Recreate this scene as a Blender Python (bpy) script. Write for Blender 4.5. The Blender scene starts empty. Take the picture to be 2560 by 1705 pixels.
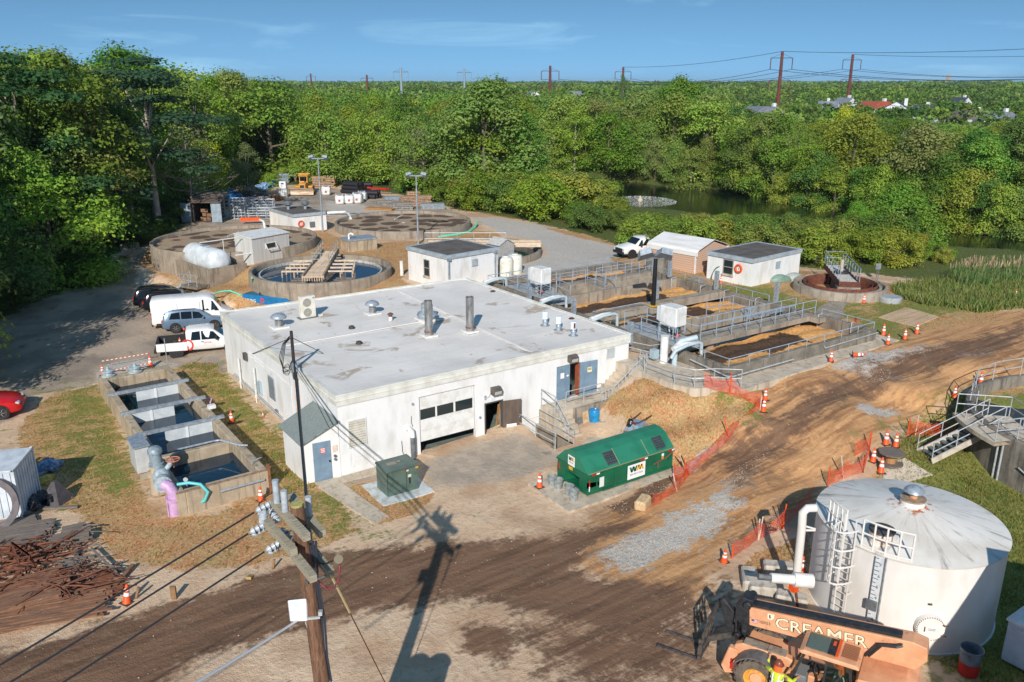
import bpy, math, random, numpy as np
from mathutils import Vector, Matrix
RD=random.Random(11); NP=np.random.RandomState(5)
sc=bpy.context.scene; COL=sc.collection
rad=math.radians
# ------------------------------------------------------------------ camera
# World axes run along the walls of the main building; its front corner on the yard is the origin.
FOC=2050.; PITCH=math.atan((852.5-212)/FOC); YAW=rad(33.58)
CAM=np.array([-13.30,-35.24,18.5])
FW=np.array([math.sin(YAW),math.cos(YAW)]); RT=np.array([math.cos(YAW),-math.sin(YAW)])
cd=bpy.data.cameras.new('camera'); cam=bpy.data.objects.new('camera',cd); COL.objects.link(cam)
cam.location=CAM; cam.rotation_euler=(math.pi/2-PITCH,0,-YAW)
cd.sensor_width=36; cd.lens=FOC/2560*36; cd.clip_start=.5; cd.clip_end=9000
sc.camera=cam
# survey: where a sight line meets a level plane (used to lay the site out)
CROP={'a':(680,900,.2232),'b':(1000,900,.2423),'c':(1360,820,.2679),'d':(230,880,.2742),'e':(600,1200,.3221),'f':(0,1080,.3061),'g':(1660,1450,.2887),
'C1':(0,0,.3827),'C2':(850,0,.3827),'C3':(1660,0,.3827),'C4':(0,500,.3827),'C5':(850,500,.3827),'C6':(1660,500,.3827),'D1':(0,1100,.3858),'D2':(850,1100,.3858),'D3':(1660,1100,.3858),
'h':(400,400,.2123),'i':(370,600,.276),'j':(1000,520,.276),'k':(1550,560,.3015),'s':(0,0,1),'o':(0,0,1.0875),'t':(1980,1180,.3349),'l':(1180,600,.1722),'m':(1560,720,.1467),'n':(1560,580,.1020),'q':(1740,640,.1977)}
def ray(c,x,y):
    a=CROP[c]; X=a[0]+x*a[2]; Y=a[1]+y*a[2]
    u=(X-1280)/FOC; v=(852.5-Y)/FOC; cs,sn=math.cos(PITCH),math.sin(PITCH)
    f=cs+v*sn; z=-sn+v*cs
    return np.array([FW[0]*f+RT[0]*u,FW[1]*f+RT[1]*u,z])
def G(c,x,y,z=0.):
    r=ray(c,x,y); t=(z-CAM[2])/r[2]; p=CAM+r*t; return (float(p[0]),float(p[1]),float(z))
def at_depth(c,x,y,d):        # point d metres ahead along the heading
    r=ray(c,x,y); f=r[0]*FW[0]+r[1]*FW[1]; p=CAM+r*(d/f); return (float(p[0]),float(p[1]),float(p[2]))
# ------------------------------------------------------------------ terrain heights
_TC=[(0,-3,0),(5,-4,0),(9,-5,0),(12,-6,0),(8,-9,0),(14,-9,.05),(4,-12,0),(-4,-8,0),(-10,-3,0),(-9,8,0),(-10,18,0),(-2,6,0),(-2,15,0),(-3,22,0),(-15,2,0),(-16,14,0),(-16,24,0),(-8,26,0),(0,28,.05),(2,22,.1),
(-5,-16,0),(5,-18,0),(12,-16,.05),(18,-14,.25),(20,-18,.15),(14,-22,0),(20,-24,.0),(4,-26,0),(-6,-30,0),(15,-32,0),(26,-20,.2),(30,-24,.2),(28,-14,.6),
(13.2,-3.4,.02),(14.2,-2.6,.35),(16,-3.0,1.55),(17.3,-3,2.5),(17.5,-5.0,2.45),(15.5,-6,1.0),(17.4,-7.2,1.3),(19,-8,2.0),(16.5,-9.5,.5),(20,-6.4,2.6),(20.5,-9.5,1.7),(19,-11,.8),
(19,-1,2.7),(19.5,5,2.7),(19.5,12,2.7),(20.4,-7.2,2.5),(25,-7,2.65),(30,-7,2.7),(35,-6.5,2.7),(25,-10,2.0),(30,-11,2.2),(36,-11,2.5),(28,-12.5,1.2),(34,-14,1.9),(42,-12,2.5),(50,-14,2.6),(60,-14,2.6),
(35.5,0,2.7),(35.5,8,2.7),(35.5,16,2.7),(40,4,2.7),(44,10,2.7),(44,-3,2.6),(50,0,2.4),(50,-7,2.6),(58,-2,2.2),(48,14,2.4),(40,20,2.7),(30,24,2.7),(22,22,2.7),(33,32,2.7),(44,26,2.3),
(15,20,2.4),(16,26,2.7),(13,24.5,2.5),(6,24.6,.9),(8.8,24.6,1.7),(9,26.2,2.3),(5.6,28.5,1.5),(18,32,2.7),(5,32.5,2.2),(18,40,2.7),(10,39,2.6),(22,46,2.7),(20,56,2.7),(12,60,2.4),(30,60,2.7),(38,48,2.7),(2.2,30,.3),(1.2,34,.4),(3.4,36,1.6),(0.6,40,.4),(2.0,40.5,1.2),(.5,44,.5),(1.4,46.2,1.3),(-1.5,46,.5),(0.6,50,1.3),(-1,55,1.2),(3,60,2.0),(-6,40,.2),(-8,50,.5),(0,66,2.3),(12,70,2.5),(25,72,2.6),(12,90,2.6),(30,90,2.6),(45,70,2.5),
(-20,36,0),(-24,50,.3),(-30,60,.5),(-20,70,1.5),(-30,90,2),(-40,40,0),(-40,10,0),(0,110,2.6),(40,110,2.6)]
_TC=np.array(_TC)
def terr_np(X,Y):
    X=np.asarray(X,float);Y=np.asarray(Y,float); sh=X.shape; X=X.ravel();Y=Y.ravel(); out=np.empty_like(X)
    for i in range(0,len(X),40000):
        d2=(X[i:i+40000,None]-_TC[:,0])**2+(Y[i:i+40000,None]-_TC[:,1])**2+.5
        w=d2**-2.2; out[i:i+40000]=(w*_TC[:,2]).sum(1)/w.sum(1)
    # pond basin
    d=pond_depth(X,Y); out=np.where(d>0,out*(1-d)+(-1.2)*d,out)
    return out.reshape(sh)
def sdist(poly,X,Y):     # signed distance, positive inside
    P=np.array([p[:2] for p in poly],float); Q=np.roll(P,-1,0)
    D=np.full(X.shape,1e9); ins=np.zeros(X.shape,bool)
    for a,b in zip(P,Q):
        e=b-a; L=e@e+1e-12
        t=np.clip(((X-a[0])*e[0]+(Y-a[1])*e[1])/L,0,1)
        D=np.minimum(D,np.hypot(X-a[0]-t*e[0],Y-a[1]-t*e[1]))
        c=((a[1]>Y)!=(b[1]>Y))&(X<(b[0]-a[0])*(Y-a[1])/(b[1]-a[1]+1e-12)+a[0]); ins^=c
    return np.where(ins,D,-D)
PONDZ=0.1
POND=[G('s',x,y,PONDZ) for x,y in [(1290,520),(1440,470),(1560,455),(1750,470),(1960,500),(2200,540),(2400,570),(2800,590),(2900,700),(2560,668),(2330,655),(2180,640),(2030,600),(1850,580),(1700,560),(1520,545)]]+[]
CREEK=[G('s',x,y,PONDZ) for x,y in [(1120,438),(1270,425),(1330,432),(1300,450),(1180,452)]]
def pond_depth(X,Y):
    s=np.clip((sdist(POND,X,Y)+2.)/3.5,0,1); s2=np.clip((sdist(CREEK,X,Y)+2.)/3.5,0,1); s=np.maximum(s,s2)
    return s*s*(3-2*s)
def H(x,y): return float(terr_np(np.array([x]),np.array([y]))[0])
def T(c,x,y,dz=0.,z0=1.):   # sight line meets the terrain
    z=z0
    for _ in range(14):
        p=G(c,x,y,z); z=.5*z+.5*H(p[0],p[1])
    return (p[0],p[1],z+dz)
# ------------------------------------------------------------------ mesh building
class MB:
    def __init__(s): s.v=[];s.f=[];s.mi=[];s.M=None;s.k=0
    def add(s,vs,fs):
        n=len(s.v)
        if s.M is not None: vs=[tuple(s.M@Vector(p)) for p in vs]
        s.v+= [tuple(map(float,p)) for p in vs]; s.f+=[tuple(i+n for i in f) for f in fs]; s.mi+=[s.k]*len(fs); return s
    def box(s,x0,y0,z0,x1,y1,z1):
        s.add([(x0,y0,z0),(x1,y0,z0),(x1,y1,z0),(x0,y1,z0),(x0,y0,z1),(x1,y0,z1),(x1,y1,z1),(x0,y1,z1)],[(0,3,2,1),(4,5,6,7),(0,1,5,4),(1,2,6,5),(2,3,7,6),(3,0,4,7)]); return s
    def beam(s,a,b,w,h=None,up=(0,0,1)):
        h=h or w; a=Vector(a);b=Vector(b); d=(b-a).normalized(); u=Vector(up)
        if abs(d.dot(u))>.98: u=Vector((0,1,0))
        x=d.cross(u).normalized(); y=x.cross(d); x=x*(w/2);y=y*(h/2)
        s.add([a-x-y,a+x-y,a+x+y,a-x+y,b-x-y,b+x-y,b+x+y,b-x+y],[(0,3,2,1),(4,5,6,7),(0,1,5,4),(1,2,6,5),(2,3,7,6),(3,0,4,7)]); return s
    def path(s,pts,r,n=8,closed=False,r1=None):
        P=[Vector(p) for p in pts]; m=len(P); rings=[]; ux=None
        for i,p in enumerate(P):
            if closed: d=P[(i+1)%m]-P[i-1]
            else: d=(P[min(i+1,m-1)]-P[max(i-1,0)])
            d=d.normalized()
            if ux is None:
                ux=d.cross(Vector((0,0,1)))
                if ux.length<.05: ux=d.cross(Vector((0,1,0)))
            ux=(ux-d*ux.dot(d)); ux=ux.normalized() if ux.length>1e-6 else d.orthogonal().normalized()
            uy=d.cross(ux); rr=r if r1 is None else r+(r1-r)*i/max(1,m-1)
            rings.append([p+ux*(rr*math.cos(2*math.pi*j/n))+uy*(rr*math.sin(2*math.pi*j/n)) for j in range(n)])
        vs=[q for R in rings for q in R]; fs=[]
        for i in range(m if closed else m-1):
            a=i*n;b=((i+1)%m)*n
            for j in range(n): fs.append((a+j,a+(j+1)%n,b+(j+1)%n,b+j))
        if not closed: fs.append(tuple(range(n-1,-1,-1))); fs.append(tuple((m-1)*n+j for j in range(n)))
        s.add(vs,fs); return s
    def cyl(s,a,b,r,r1=None,n=12): return s.path([a,b],r,n,False,r if r1 is None else r1)
    def lathe(s,prof,n=24,c=(0,0,0),a0=0.,a1=2*math.pi,axis='z'):
        full=abs(a1-a0-2*math.pi)<1e-6; k=n if full else n+1; vs=[]
        for r,z in prof:
            for j in range(k):
                a=a0+(a1-a0)*j/n; x,y=r*math.cos(a),r*math.sin(a)
                p=(x,y,z) if axis=='z' else ((z,x,y) if axis=='x' else (x,z,y))
                vs.append((c[0]+p[0],c[1]+p[1],c[2]+p[2]))
        fs=[]
        for i in range(len(prof)-1):
            for j in range(n):
                j2=(j+1)%k
                if prof[i][0]<1e-6: fs.append((i*k+j,(i+1)*k+j2,(i+1)*k+j))
                elif prof[i+1][0]<1e-6: fs.append((i*k+j,i*k+j2,(i+1)*k+j))
                else: fs.append((i*k+j,i*k+j2,(i+1)*k+j2,(i+1)*k+j))
        s.add(vs,fs); return s
    def prism(s,poly,z0,z1):
        n=len(poly); s.add([(p[0],p[1],z0) for p in poly]+[(p[0],p[1],z1) for p in poly],[tuple(range(n-1,-1,-1)),tuple(range(n,2*n))]+[(i,(i+1)%n,n+(i+1)%n,n+i) for i in range(n)]); return s
    def xz(s,poly,y0,y1):      # side profile swept across y
        n=len(poly); s.add([(p[0],y0,p[1]) for p in poly]+[(p[0],y1,p[1]) for p in poly],[tuple(range(n)),tuple(range(2*n-1,n-1,-1))]+[(i,n+i,n+(i+1)%n,(i+1)%n) for i in range(n)]); return s
    def yz(s,poly,x0,x1):
        n=len(poly); s.add([(x0,p[0],p[1]) for p in poly]+[(x1,p[0],p[1]) for p in poly],[tuple(range(n-1,-1,-1)),tuple(range(n,2*n))]+[(i,(i+1)%n,n+(i+1)%n,n+i) for i in range(n)]); return s
    def face(s,*p): s.add(list(p),[tuple(range(len(p)))]); return s
    def slab(s,pts,th):        # flat polygon given thickness along its normal
        P=[Vector(p) for p in pts]; nr=(P[1]-P[0]).cross(P[2]-P[0]).normalized()*th; n=len(P)
        s.add(P+[p+nr for p in P],[tuple(range(n-1,-1,-1)),tuple(range(n,2*n))]+[(i,(i+1)%n,n+(i+1)%n,n+i) for i in range(n)]); return s
    def blob(s,c,r,n=10,m=7,jit=.0,rnd=RD):
        if not hasattr(r,'__len__'): r=(r,r,r)
        pr=[]; vs=[(c[0],c[1],c[2]-r[2])]
        for i in range(1,m):
            t=math.pi*i/m
            for j in range(n):
                a=2*math.pi*j/n; q=1+rnd.uniform(-jit,jit)
                vs.append((c[0]+r[0]*q*math.sin(t)*math.cos(a),c[1]+r[1]*q*math.sin(t)*math.sin(a),c[2]-r[2]*q*math.cos(t)))
        vs.append((c[0],c[1],c[2]+r[2])); fs=[(0,1+(j+1)%n,1+j) for j in range(n)]
        for i in range(m-2):
            for j in range(n): fs.append((1+i*n+j,1+i*n+(j+1)%n,1+(i+1)*n+(j+1)%n,1+(i+1)*n+j))
        L=len(vs)-1; fs+=[(L,1+(m-2)*n+j,1+(m-2)*n+(j+1)%n) for j in range(n)]
        s.add(vs,fs); return s
    def mesh(s,name,mats,smooth=None):
        me=bpy.data.meshes.new(name); me.from_pydata(s.v,[],s.f)
        for m in (mats if isinstance(mats,(list,tuple)) else [mats] if mats else []): me.materials.append(m)
        if any(s.mi): me.polygons.foreach_set('material_index',s.mi)
        me.update()
        if smooth:
            me.polygons.foreach_set('use_smooth',[True]*len(me.polygons)); me.set_sharp_from_angle(angle=rad(smooth))
        return me
    def obj(s,name,mats,parent=None,smooth=None,bevel=0,loc=None,rz=0,split=False):
        if split:      # every separate piece becomes a part of its own
            par=list(range(len(s.v)))
            def find(a):
                while par[a]!=a: par[a]=par[par[a]]; a=par[a]
                return a
            for f in s.f:
                for q in f[1:]: par[find(q)]=find(f[0])
            gr={}
            for f in s.f: gr.setdefault(find(f[0]),[]).append(f)
            for fs in gr.values():
                ids=sorted({i for f in fs for i in f}); mp={v:i for i,v in enumerate(ids)}; k=MB(); k.add([s.v[i] for i in ids],[tuple(mp[i] for i in f) for f in fs]); o=k.obj(name,mats,parent,smooth,bevel,loc,rz)
            return o
        o=bpy.data.objects.new(name,s.mesh(name,mats,smooth)); COL.objects.link(o); o.parent=parent
        if loc is not None: o.location=loc
        if rz: o.rotation_euler=(0,0,rz)
        if bevel:
            b=o.modifiers.new('bevel','BEVEL'); b.width=bevel; b.segments=1; b.limit_method='ANGLE'; b.angle_limit=rad(40)
        return o
def raw(name,v,f,mats,parent=None,mi=None):
    me=bpy.data.meshes.new(name); me.from_pydata(v,[],f)
    for m in (mats if isinstance(mats,(list,tuple)) else [mats]): me.materials.append(m)
    if mi is not None: me.polygons.foreach_set('material_index',mi)
    o=bpy.data.objects.new(name,me); COL.objects.link(o); o.parent=parent; return o
def tag(o,label,cat,group=None):
    o['label']=label; o['category']=cat
    if group: o['group']=group
    return o
def struct(o): o['kind']='structure'; return o
def thing(name,label,cat,loc=(0,0,0),rz=0.,group=None):
    o=bpy.data.objects.new(name,None); COL.objects.link(o); o.location=loc; o.rotation_euler=(0,0,rz); o.empty_display_size=.3
    return tag(o,label,cat,group)
KIDS={}
def kids(o): return [c for c in o.children]
def dup(o,loc=None,rz=None,label=None,parent=None,scale=None,rot=None):
    c=o.copy(); COL.objects.link(c); c.parent=parent
    if loc is not None: c.location=loc
    if rz is not None: c.rotation_euler=(0,0,rz)
    if rot is not None: c.rotation_euler=rot
    if scale is not None: c.scale=scale if hasattr(scale,'__len__') else (scale,)*3
    if label: c['label']=label
    for ch in list(o.children): dup(ch,parent=c)
    return c
def text(s,size,name,m,parent,M,depth=.004,align='CENTER',squash=1.,bold=0.):
    cu=bpy.data.curves.new(name,'FONT'); cu.body=s; cu.size=size; cu.extrude=depth; cu.align_x=align; cu.align_y='CENTER'; cu.resolution_u=2; cu.offset=bold
    t=bpy.data.objects.new(name,cu); COL.objects.link(t); dg=bpy.context.evaluated_depsgraph_get(); me=bpy.data.meshes.new_from_object(t.evaluated_get(dg))
    bpy.data.objects.remove(t); me.transform(M@Matrix.Diagonal((squash,1,1,1))); me.materials.clear(); me.materials.append(m)
    o=bpy.data.objects.new(name,me); COL.objects.link(o); o.parent=parent; return o
def frame(o,x,n):      # matrix with local x along x, local z along n at o
    x=Vector(x).normalized(); n=Vector(n).normalized(); y=n.cross(x).normalized(); x=y.cross(n)
    return Matrix(((x.x,y.x,n.x,o[0]),(x.y,y.y,n.y,o[1]),(x.z,y.z,n.z,o[2]),(0,0,0,1)))
# ------------------------------------------------------------------ materials
def srgb(r,g,b):
    f=lambda c:(c/255/12.92 if c/255<=.04045 else ((c/255+.055)/1.055)**2.4); return (f(r),f(g),f(b),1)
class NT:
    def __init__(s,name):
        s.m=bpy.data.materials.new(name); s.m.use_nodes=True; s.t=s.m.node_tree; s.n=s.t.nodes; s.b=s.n['Principled BSDF']; s.co=None
    def node(s,t,**k):
        n=s.n.new(t)
        for a,v in k.items():
            if a in n.inputs.keys(): n.inputs[a].default_value=v
            else: setattr(n,a,v)
        return n
    def link(s,a,b): s.t.links.new(a,b)
    def coord(s,kind='Object'):
        if s.co is None: s.co=s.node('ShaderNodeTexCoord')
        return s.co.outputs[kind]
    def noise(s,scale,detail=4,rough=.55,stretch=None,kind='Object',src=None,dist=0.):
        n=s.node('ShaderNodeTexNoise'); n.inputs['Scale'].default_value=scale; n.inputs['Detail'].default_value=detail; n.inputs['Roughness'].default_value=rough; n.inputs['Distortion'].default_value=dist
        c=src or s.coord(kind)
        if stretch:
            mp=s.node('ShaderNodeMapping'); mp.inputs['Scale'].default_value=stretch; s.link(c,mp.inputs['Vector']); c=mp.outputs[0]
        s.link(c,n.inputs['Vector']); return n.outputs['Fac']
    def ramp(s,x,lo,hi,a=0.,b=1.):
        n=s.node('ShaderNodeMapRange'); n.interpolation_type='SMOOTHSTEP'; n.inputs[1].default_value=lo;n.inputs[2].default_value=hi;n.inputs[3].default_value=a;n.inputs[4].default_value=b
        s.link(x,n.inputs[0]); return n.outputs[0]
    def math(s,op,a,b=None):
        n=s.node('ShaderNodeMath'); n.operation=op
        for i,v in enumerate((a,b)):
            if v is None: continue
            if isinstance(v,(int,float)): n.inputs[i].default_value=v
            else: s.link(v,n.inputs[i])
        return n.outputs[0]
    def mix(s,f,a,b,mode='MIX'):
        n=s.node('ShaderNodeMix'); n.data_type='RGBA'; n.blend_type=mode
        for i,v in ((0,f),(6,a),(7,b)):
            if isinstance(v,(int,float)): n.inputs[i].default_value=v
            elif isinstance(v,tuple): n.inputs[i].default_value=v
            else: s.link(v,n.inputs[i])
        return n.outputs[2]
    def bump(s,h,dist=.02,st=.5):
        n=s.node('ShaderNodeBump'); n.inputs['Distance'].default_value=dist; n.inputs['Strength'].default_value=st; s.link(h,n.inputs['Height']); s.link(n.outputs[0],s.b.inputs['Normal'])
    def out(s,col,rough=.7,metal=0.,spec=None):
        if isinstance(col,tuple): s.b.inputs['Base Color'].default_value=col
        else: s.link(col,s.b.inputs['Base Color'])
        if isinstance(rough,(int,float)): s.b.inputs['Roughness'].default_value=rough
        else: s.link(rough,s.b.inputs['Roughness'])
        s.b.inputs['Metallic'].default_value=metal
        if spec is not None: s.b.inputs['Specular IOR Level'].default_value=spec
        return s.m
_MC={}
def M(name,c1,c2=None,scale=2.,rough=.6,metal=0.,stretch=None,lo=.4,hi=.65,bump=0,bscale=None,spec=None,c3=None,s3=12.,l3=.55,h3=.7):
    if name in _MC: return _MC[name]
    t=NT(name); col=srgb(*c1)
    if c2 is not None: col=t.mix(t.ramp(t.noise(scale,5,.6,stretch),lo,hi),srgb(*c1),srgb(*c2))
    if c3 is not None: col=t.mix(t.ramp(t.noise(s3,4,.6,stretch),l3,h3),col,srgb(*c3))
    if bump: t.bump(t.noise(bscale or scale*8,4,.6),bump)
    _MC[name]=t.out(col,rough,metal,spec); return _MC[name]
# ------------------------------------------------------------------ ground
def PT(c,pts,z=None): return [T(c,x,y) if z is None else G(c,x,y,z) for x,y in pts]
ZN={}
ZN['orange']=[(PT('o',[(1300,1290),(1370,1180),(1480,1130),(1560,1090),(1650,1010),(1740,930),(1690,900),(1640,880),(1800,830),(1900,810),(2010,760),(2150,725),(2354,712),(2500,700),(2500,860),(2260,880),(2170,925),(2050,985),(1990,1050),(1900,1110),(1880,1150),(1780,1170),(1650,1290),(1620,1400),(1500,1400)]),1.2)]
ZN['dark']=[(PT('o',[(-60,1600),(-60,1520),(120,1470),(300,1412),(470,1362),(620,1310),(740,1270),(860,1258),(1000,1252),(1130,1243),(1260,1232),(1370,1205),(1470,1190),(1480,1205),(1420,1235),(1340,1270),(1330,1310),(1400,1330),(1540,1340),(1610,1360),(1580,1420),(1520,1500),(1400,1470),(1280,1430),(1160,1395),(1040,1370),(960,1395),(860,1400),(740,1440),(600,1470),(420,1530),(330,1620)]),1.0),
 (PT('o',[(1390,1165),(1450,1145),(1545,1082),(1560,1100),(1500,1150),(1440,1180)]),.4),
 (PT('o',[(1620,1060),(1750,960),(1900,880),(2050,820),(2354,745),(2354,790),(2150,850),(1980,910),(1850,990),(1760,1080),(1690,1130)]),1.8),
 (PT('o',[(1060,1440),(1170,1430),(1180,1520),(1060,1500)]),.6),(PT('o',[(1180,1450),(1380,1410),(1620,1360),(1620,1600),(1320,1600)]),4.)]
ZN['gravel']=[(PT('o',[(1370,1285),(1430,1235),(1520,1210),(1600,1150),(1680,1085),(1745,1035),(1790,1020),(1720,1100),(1660,1190),(1560,1265),(1440,1310)]),1.3),
 (PT('o',[(1900,845),(1960,812),(2080,800),(2180,790),(2100,822),(2040,845),(2080,870),(2000,885),(1960,855)]),1.0),(PT('o',[(1965,940),(1990,922),(2080,942),(2010,955)]),.6),(PT('o',[(2160,815),(2260,795),(2290,810),(2190,825)]),.6),
 (PT('o',[(1560,1075),(1610,1020),(1700,965),(1745,935),(1760,945),(1650,1030),(1590,1085)]),.5),
 (PT('o',[(1080,500),(1150,500),(1260,520),(1360,548),(1470,572),(1640,588),(1620,625),(1440,612),(1300,606),(1200,610),(1195,590),(1260,585),(1240,555),(1150,535)]),.6),
 (PT('o',[(760,500),(740,460),(820,470),(900,480),(880,500)]),2.),(PT('o',[(320,610),(350,625),(345,670),(310,660)]),.6),
 (PT('o',[(220,860),(250,835),(330,825),(420,838),(380,850),(250,880),(230,900)]),.5),(PT('o',[(1290,590),(1200,600),(1130,625),(1150,640),(1460,612),(1450,598)]),.8)]
ZN['asph']=[(PT('o',[(962,1068),(1090,1018),(1195,996),(1300,1048),(1250,1078),(1180,1100),(1080,1115),(990,1120)]),.7),(PT('o',[(780,1095),(860,1075),(870,1100),(800,1115)]),.3),(PT('o',[(420,835),(500,805),(520,850),(500,870)]),.4),
 (PT('o',[(1445,795),(1470,770),(1530,800),(1500,825)]),.4)]
ZN['drive']=[(PT('o',[(-100,1010),(-100,720),(0,700),(130,640),(330,575),(400,545),(440,520),(520,500),(560,480),(600,460),(640,440),(740,430),(820,440),(960,460),(1060,490),(1000,500),(800,495),(560,520),(380,570),(345,590),(330,640),(330,660),(480,680),(520,740),(520,860),(400,845),(240,850),(210,890),(90,905),(40,960)]),1.)]
ZN['dry']=[(PT('o',[(130,900),(240,885),(330,1130),(370,1190),(500,1180),(620,1125),(700,1110),(760,1120),(828,1222),(760,1250),(640,1285),(520,1310),(330,1300),(250,1275),(200,1200),(100,1130),(60,1050),(40,985),(90,930)]),1.),
 (PT('o',[(400,850),(440,832),(500,835),(520,870),(620,985),(660,1010),(740,1120),(640,1135),(600,1070),(470,930)]),.7),
 (PT('o',[(800,1118),(850,1110),(885,1160),(1000,1130),(985,1160),(930,1190),(860,1205),(830,1165)]),.35),
 (PT('o',[(1385,935),(1400,905),(1480,870),(1560,892),(1640,888),(1740,930),(1720,960),(1650,1010),(1590,1060),(1540,1085),(1500,1060),(1440,975)]),.5),
 ([(1.2,47),(1.4,40),(3.0,37),(3.2,33),(5,27),(8,23.5),(12,23),(16.4,24),(16.5,27),(20,31),(26,35),(33,36),(36,42),(33,47),(26,42),(20,44),(20,58),(12,60),(3,59),(0.5,55)],.8),
 (PT('o',[(1130,495),(1090,480),(1150,490),(1300,540),(1440,570),(1440,560),(1300,530)]),.7),
 ([(35,-5),(35,20),(37.5,24),(46,17),(50,8),(52,-4),(46,-8),(42,-7),(38,-6)],1.2),
 (PT('o',[(1690,1310),(1740,1270),(1860,1225),(1870,1300),(1850,1330),(1730,1320)]),.5),
 (PT('o',[(2080,985),(2170,930),(2250,900),(2300,880),(2600,900),(2600,1700),(2250,1560),(2100,1500),(2060,1300),(2000,1100),(2040,1050)]),1.2)]
ZN['green']=[(PT('o',[(150,900),(240,890),(330,1100),(260,1130),(180,1080),(150,1000)]),4.),(PT('o',[(700,1110),(760,1120),(828,1222),(790,1220),(700,1150)]),2.5),(PT('o',[(430,840),(500,838),(640,1000),(730,1110),(660,1110),(480,900)]),2.5),
 (PT('o',[(2080,985),(2170,930),(2250,900),(2600,900),(2600,1700),(2250,1560),(2100,1500),(2060,1300),(2060,1050)]),2.),(PT('o',[(1640,892),(1740,930),(1720,950),(1690,930)]),1.5),
 (PT('o',[(1500,625),(1640,655),(1750,655),(1860,690),(1990,700),(2000,740),(1900,720),(1700,690),(1640,670),(1480,640)]),2.),(PT('o',[(2000,700),(2100,690),(2354,640),(2500,600),(2500,690),(2354,700),(2150,725),(2020,780),(1990,770)]),1.5),
 (PT('o',[(1870,800),(1960,780),(2000,730),(2060,740),(2090,780),(2000,790)]),1.)]
ZN['forest']=[]
def _axis(lo,hi,parts):
    x=[lo]; 
    while x[-1]<hi:
        c=x[-1]; st=240
        for a,b,s in parts:
            if a<=c<b: st=s
        x.append(c+st)
    return np.array(x)
GX=_axis(-5200,5400,[(-5200,-400,240),(-400,-160,40),(-160,-70,6),(-70,-24,1.1),(-24,38,.34),(38,75,.9),(75,200,5),(200,480,40)])
GY=_axis(-700,6200,[(-700,-200,120),(-200,-60,20),(-60,-34,3),(-34,24,.34),(24,75,.75),(75,150,1.8),(150,280,8),(280,600,40)])
XX,YY=np.meshgrid(GX,GY); ZZ=terr_np(XX,YY)
near=(np.abs(XX-8)<70)&(np.abs(YY-10)<75)
ZZ=ZZ+np.where(near,1,0)*(.03*np.sin(XX*1.7+np.sin(YY*.9)*2)*np.sin(YY*1.3+.5*XX)+NP.uniform(-.012,.012,XX.shape))
far=np.hypot(XX,YY); ZZ=ZZ+np.clip((far-350)/2500,0,1)**1.2*14
MK={}
for k,L in ZN.items():
    m=np.zeros(XX.shape)
    for poly,soft in L: m=np.maximum(m,np.clip(sdist(poly,XX,YY)/(2*soft)+.5,0,1))
    MK[k]=m
cf=(XX-CAM[0])*FW[0]+(YY-CAM[1])*FW[1]
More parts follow.
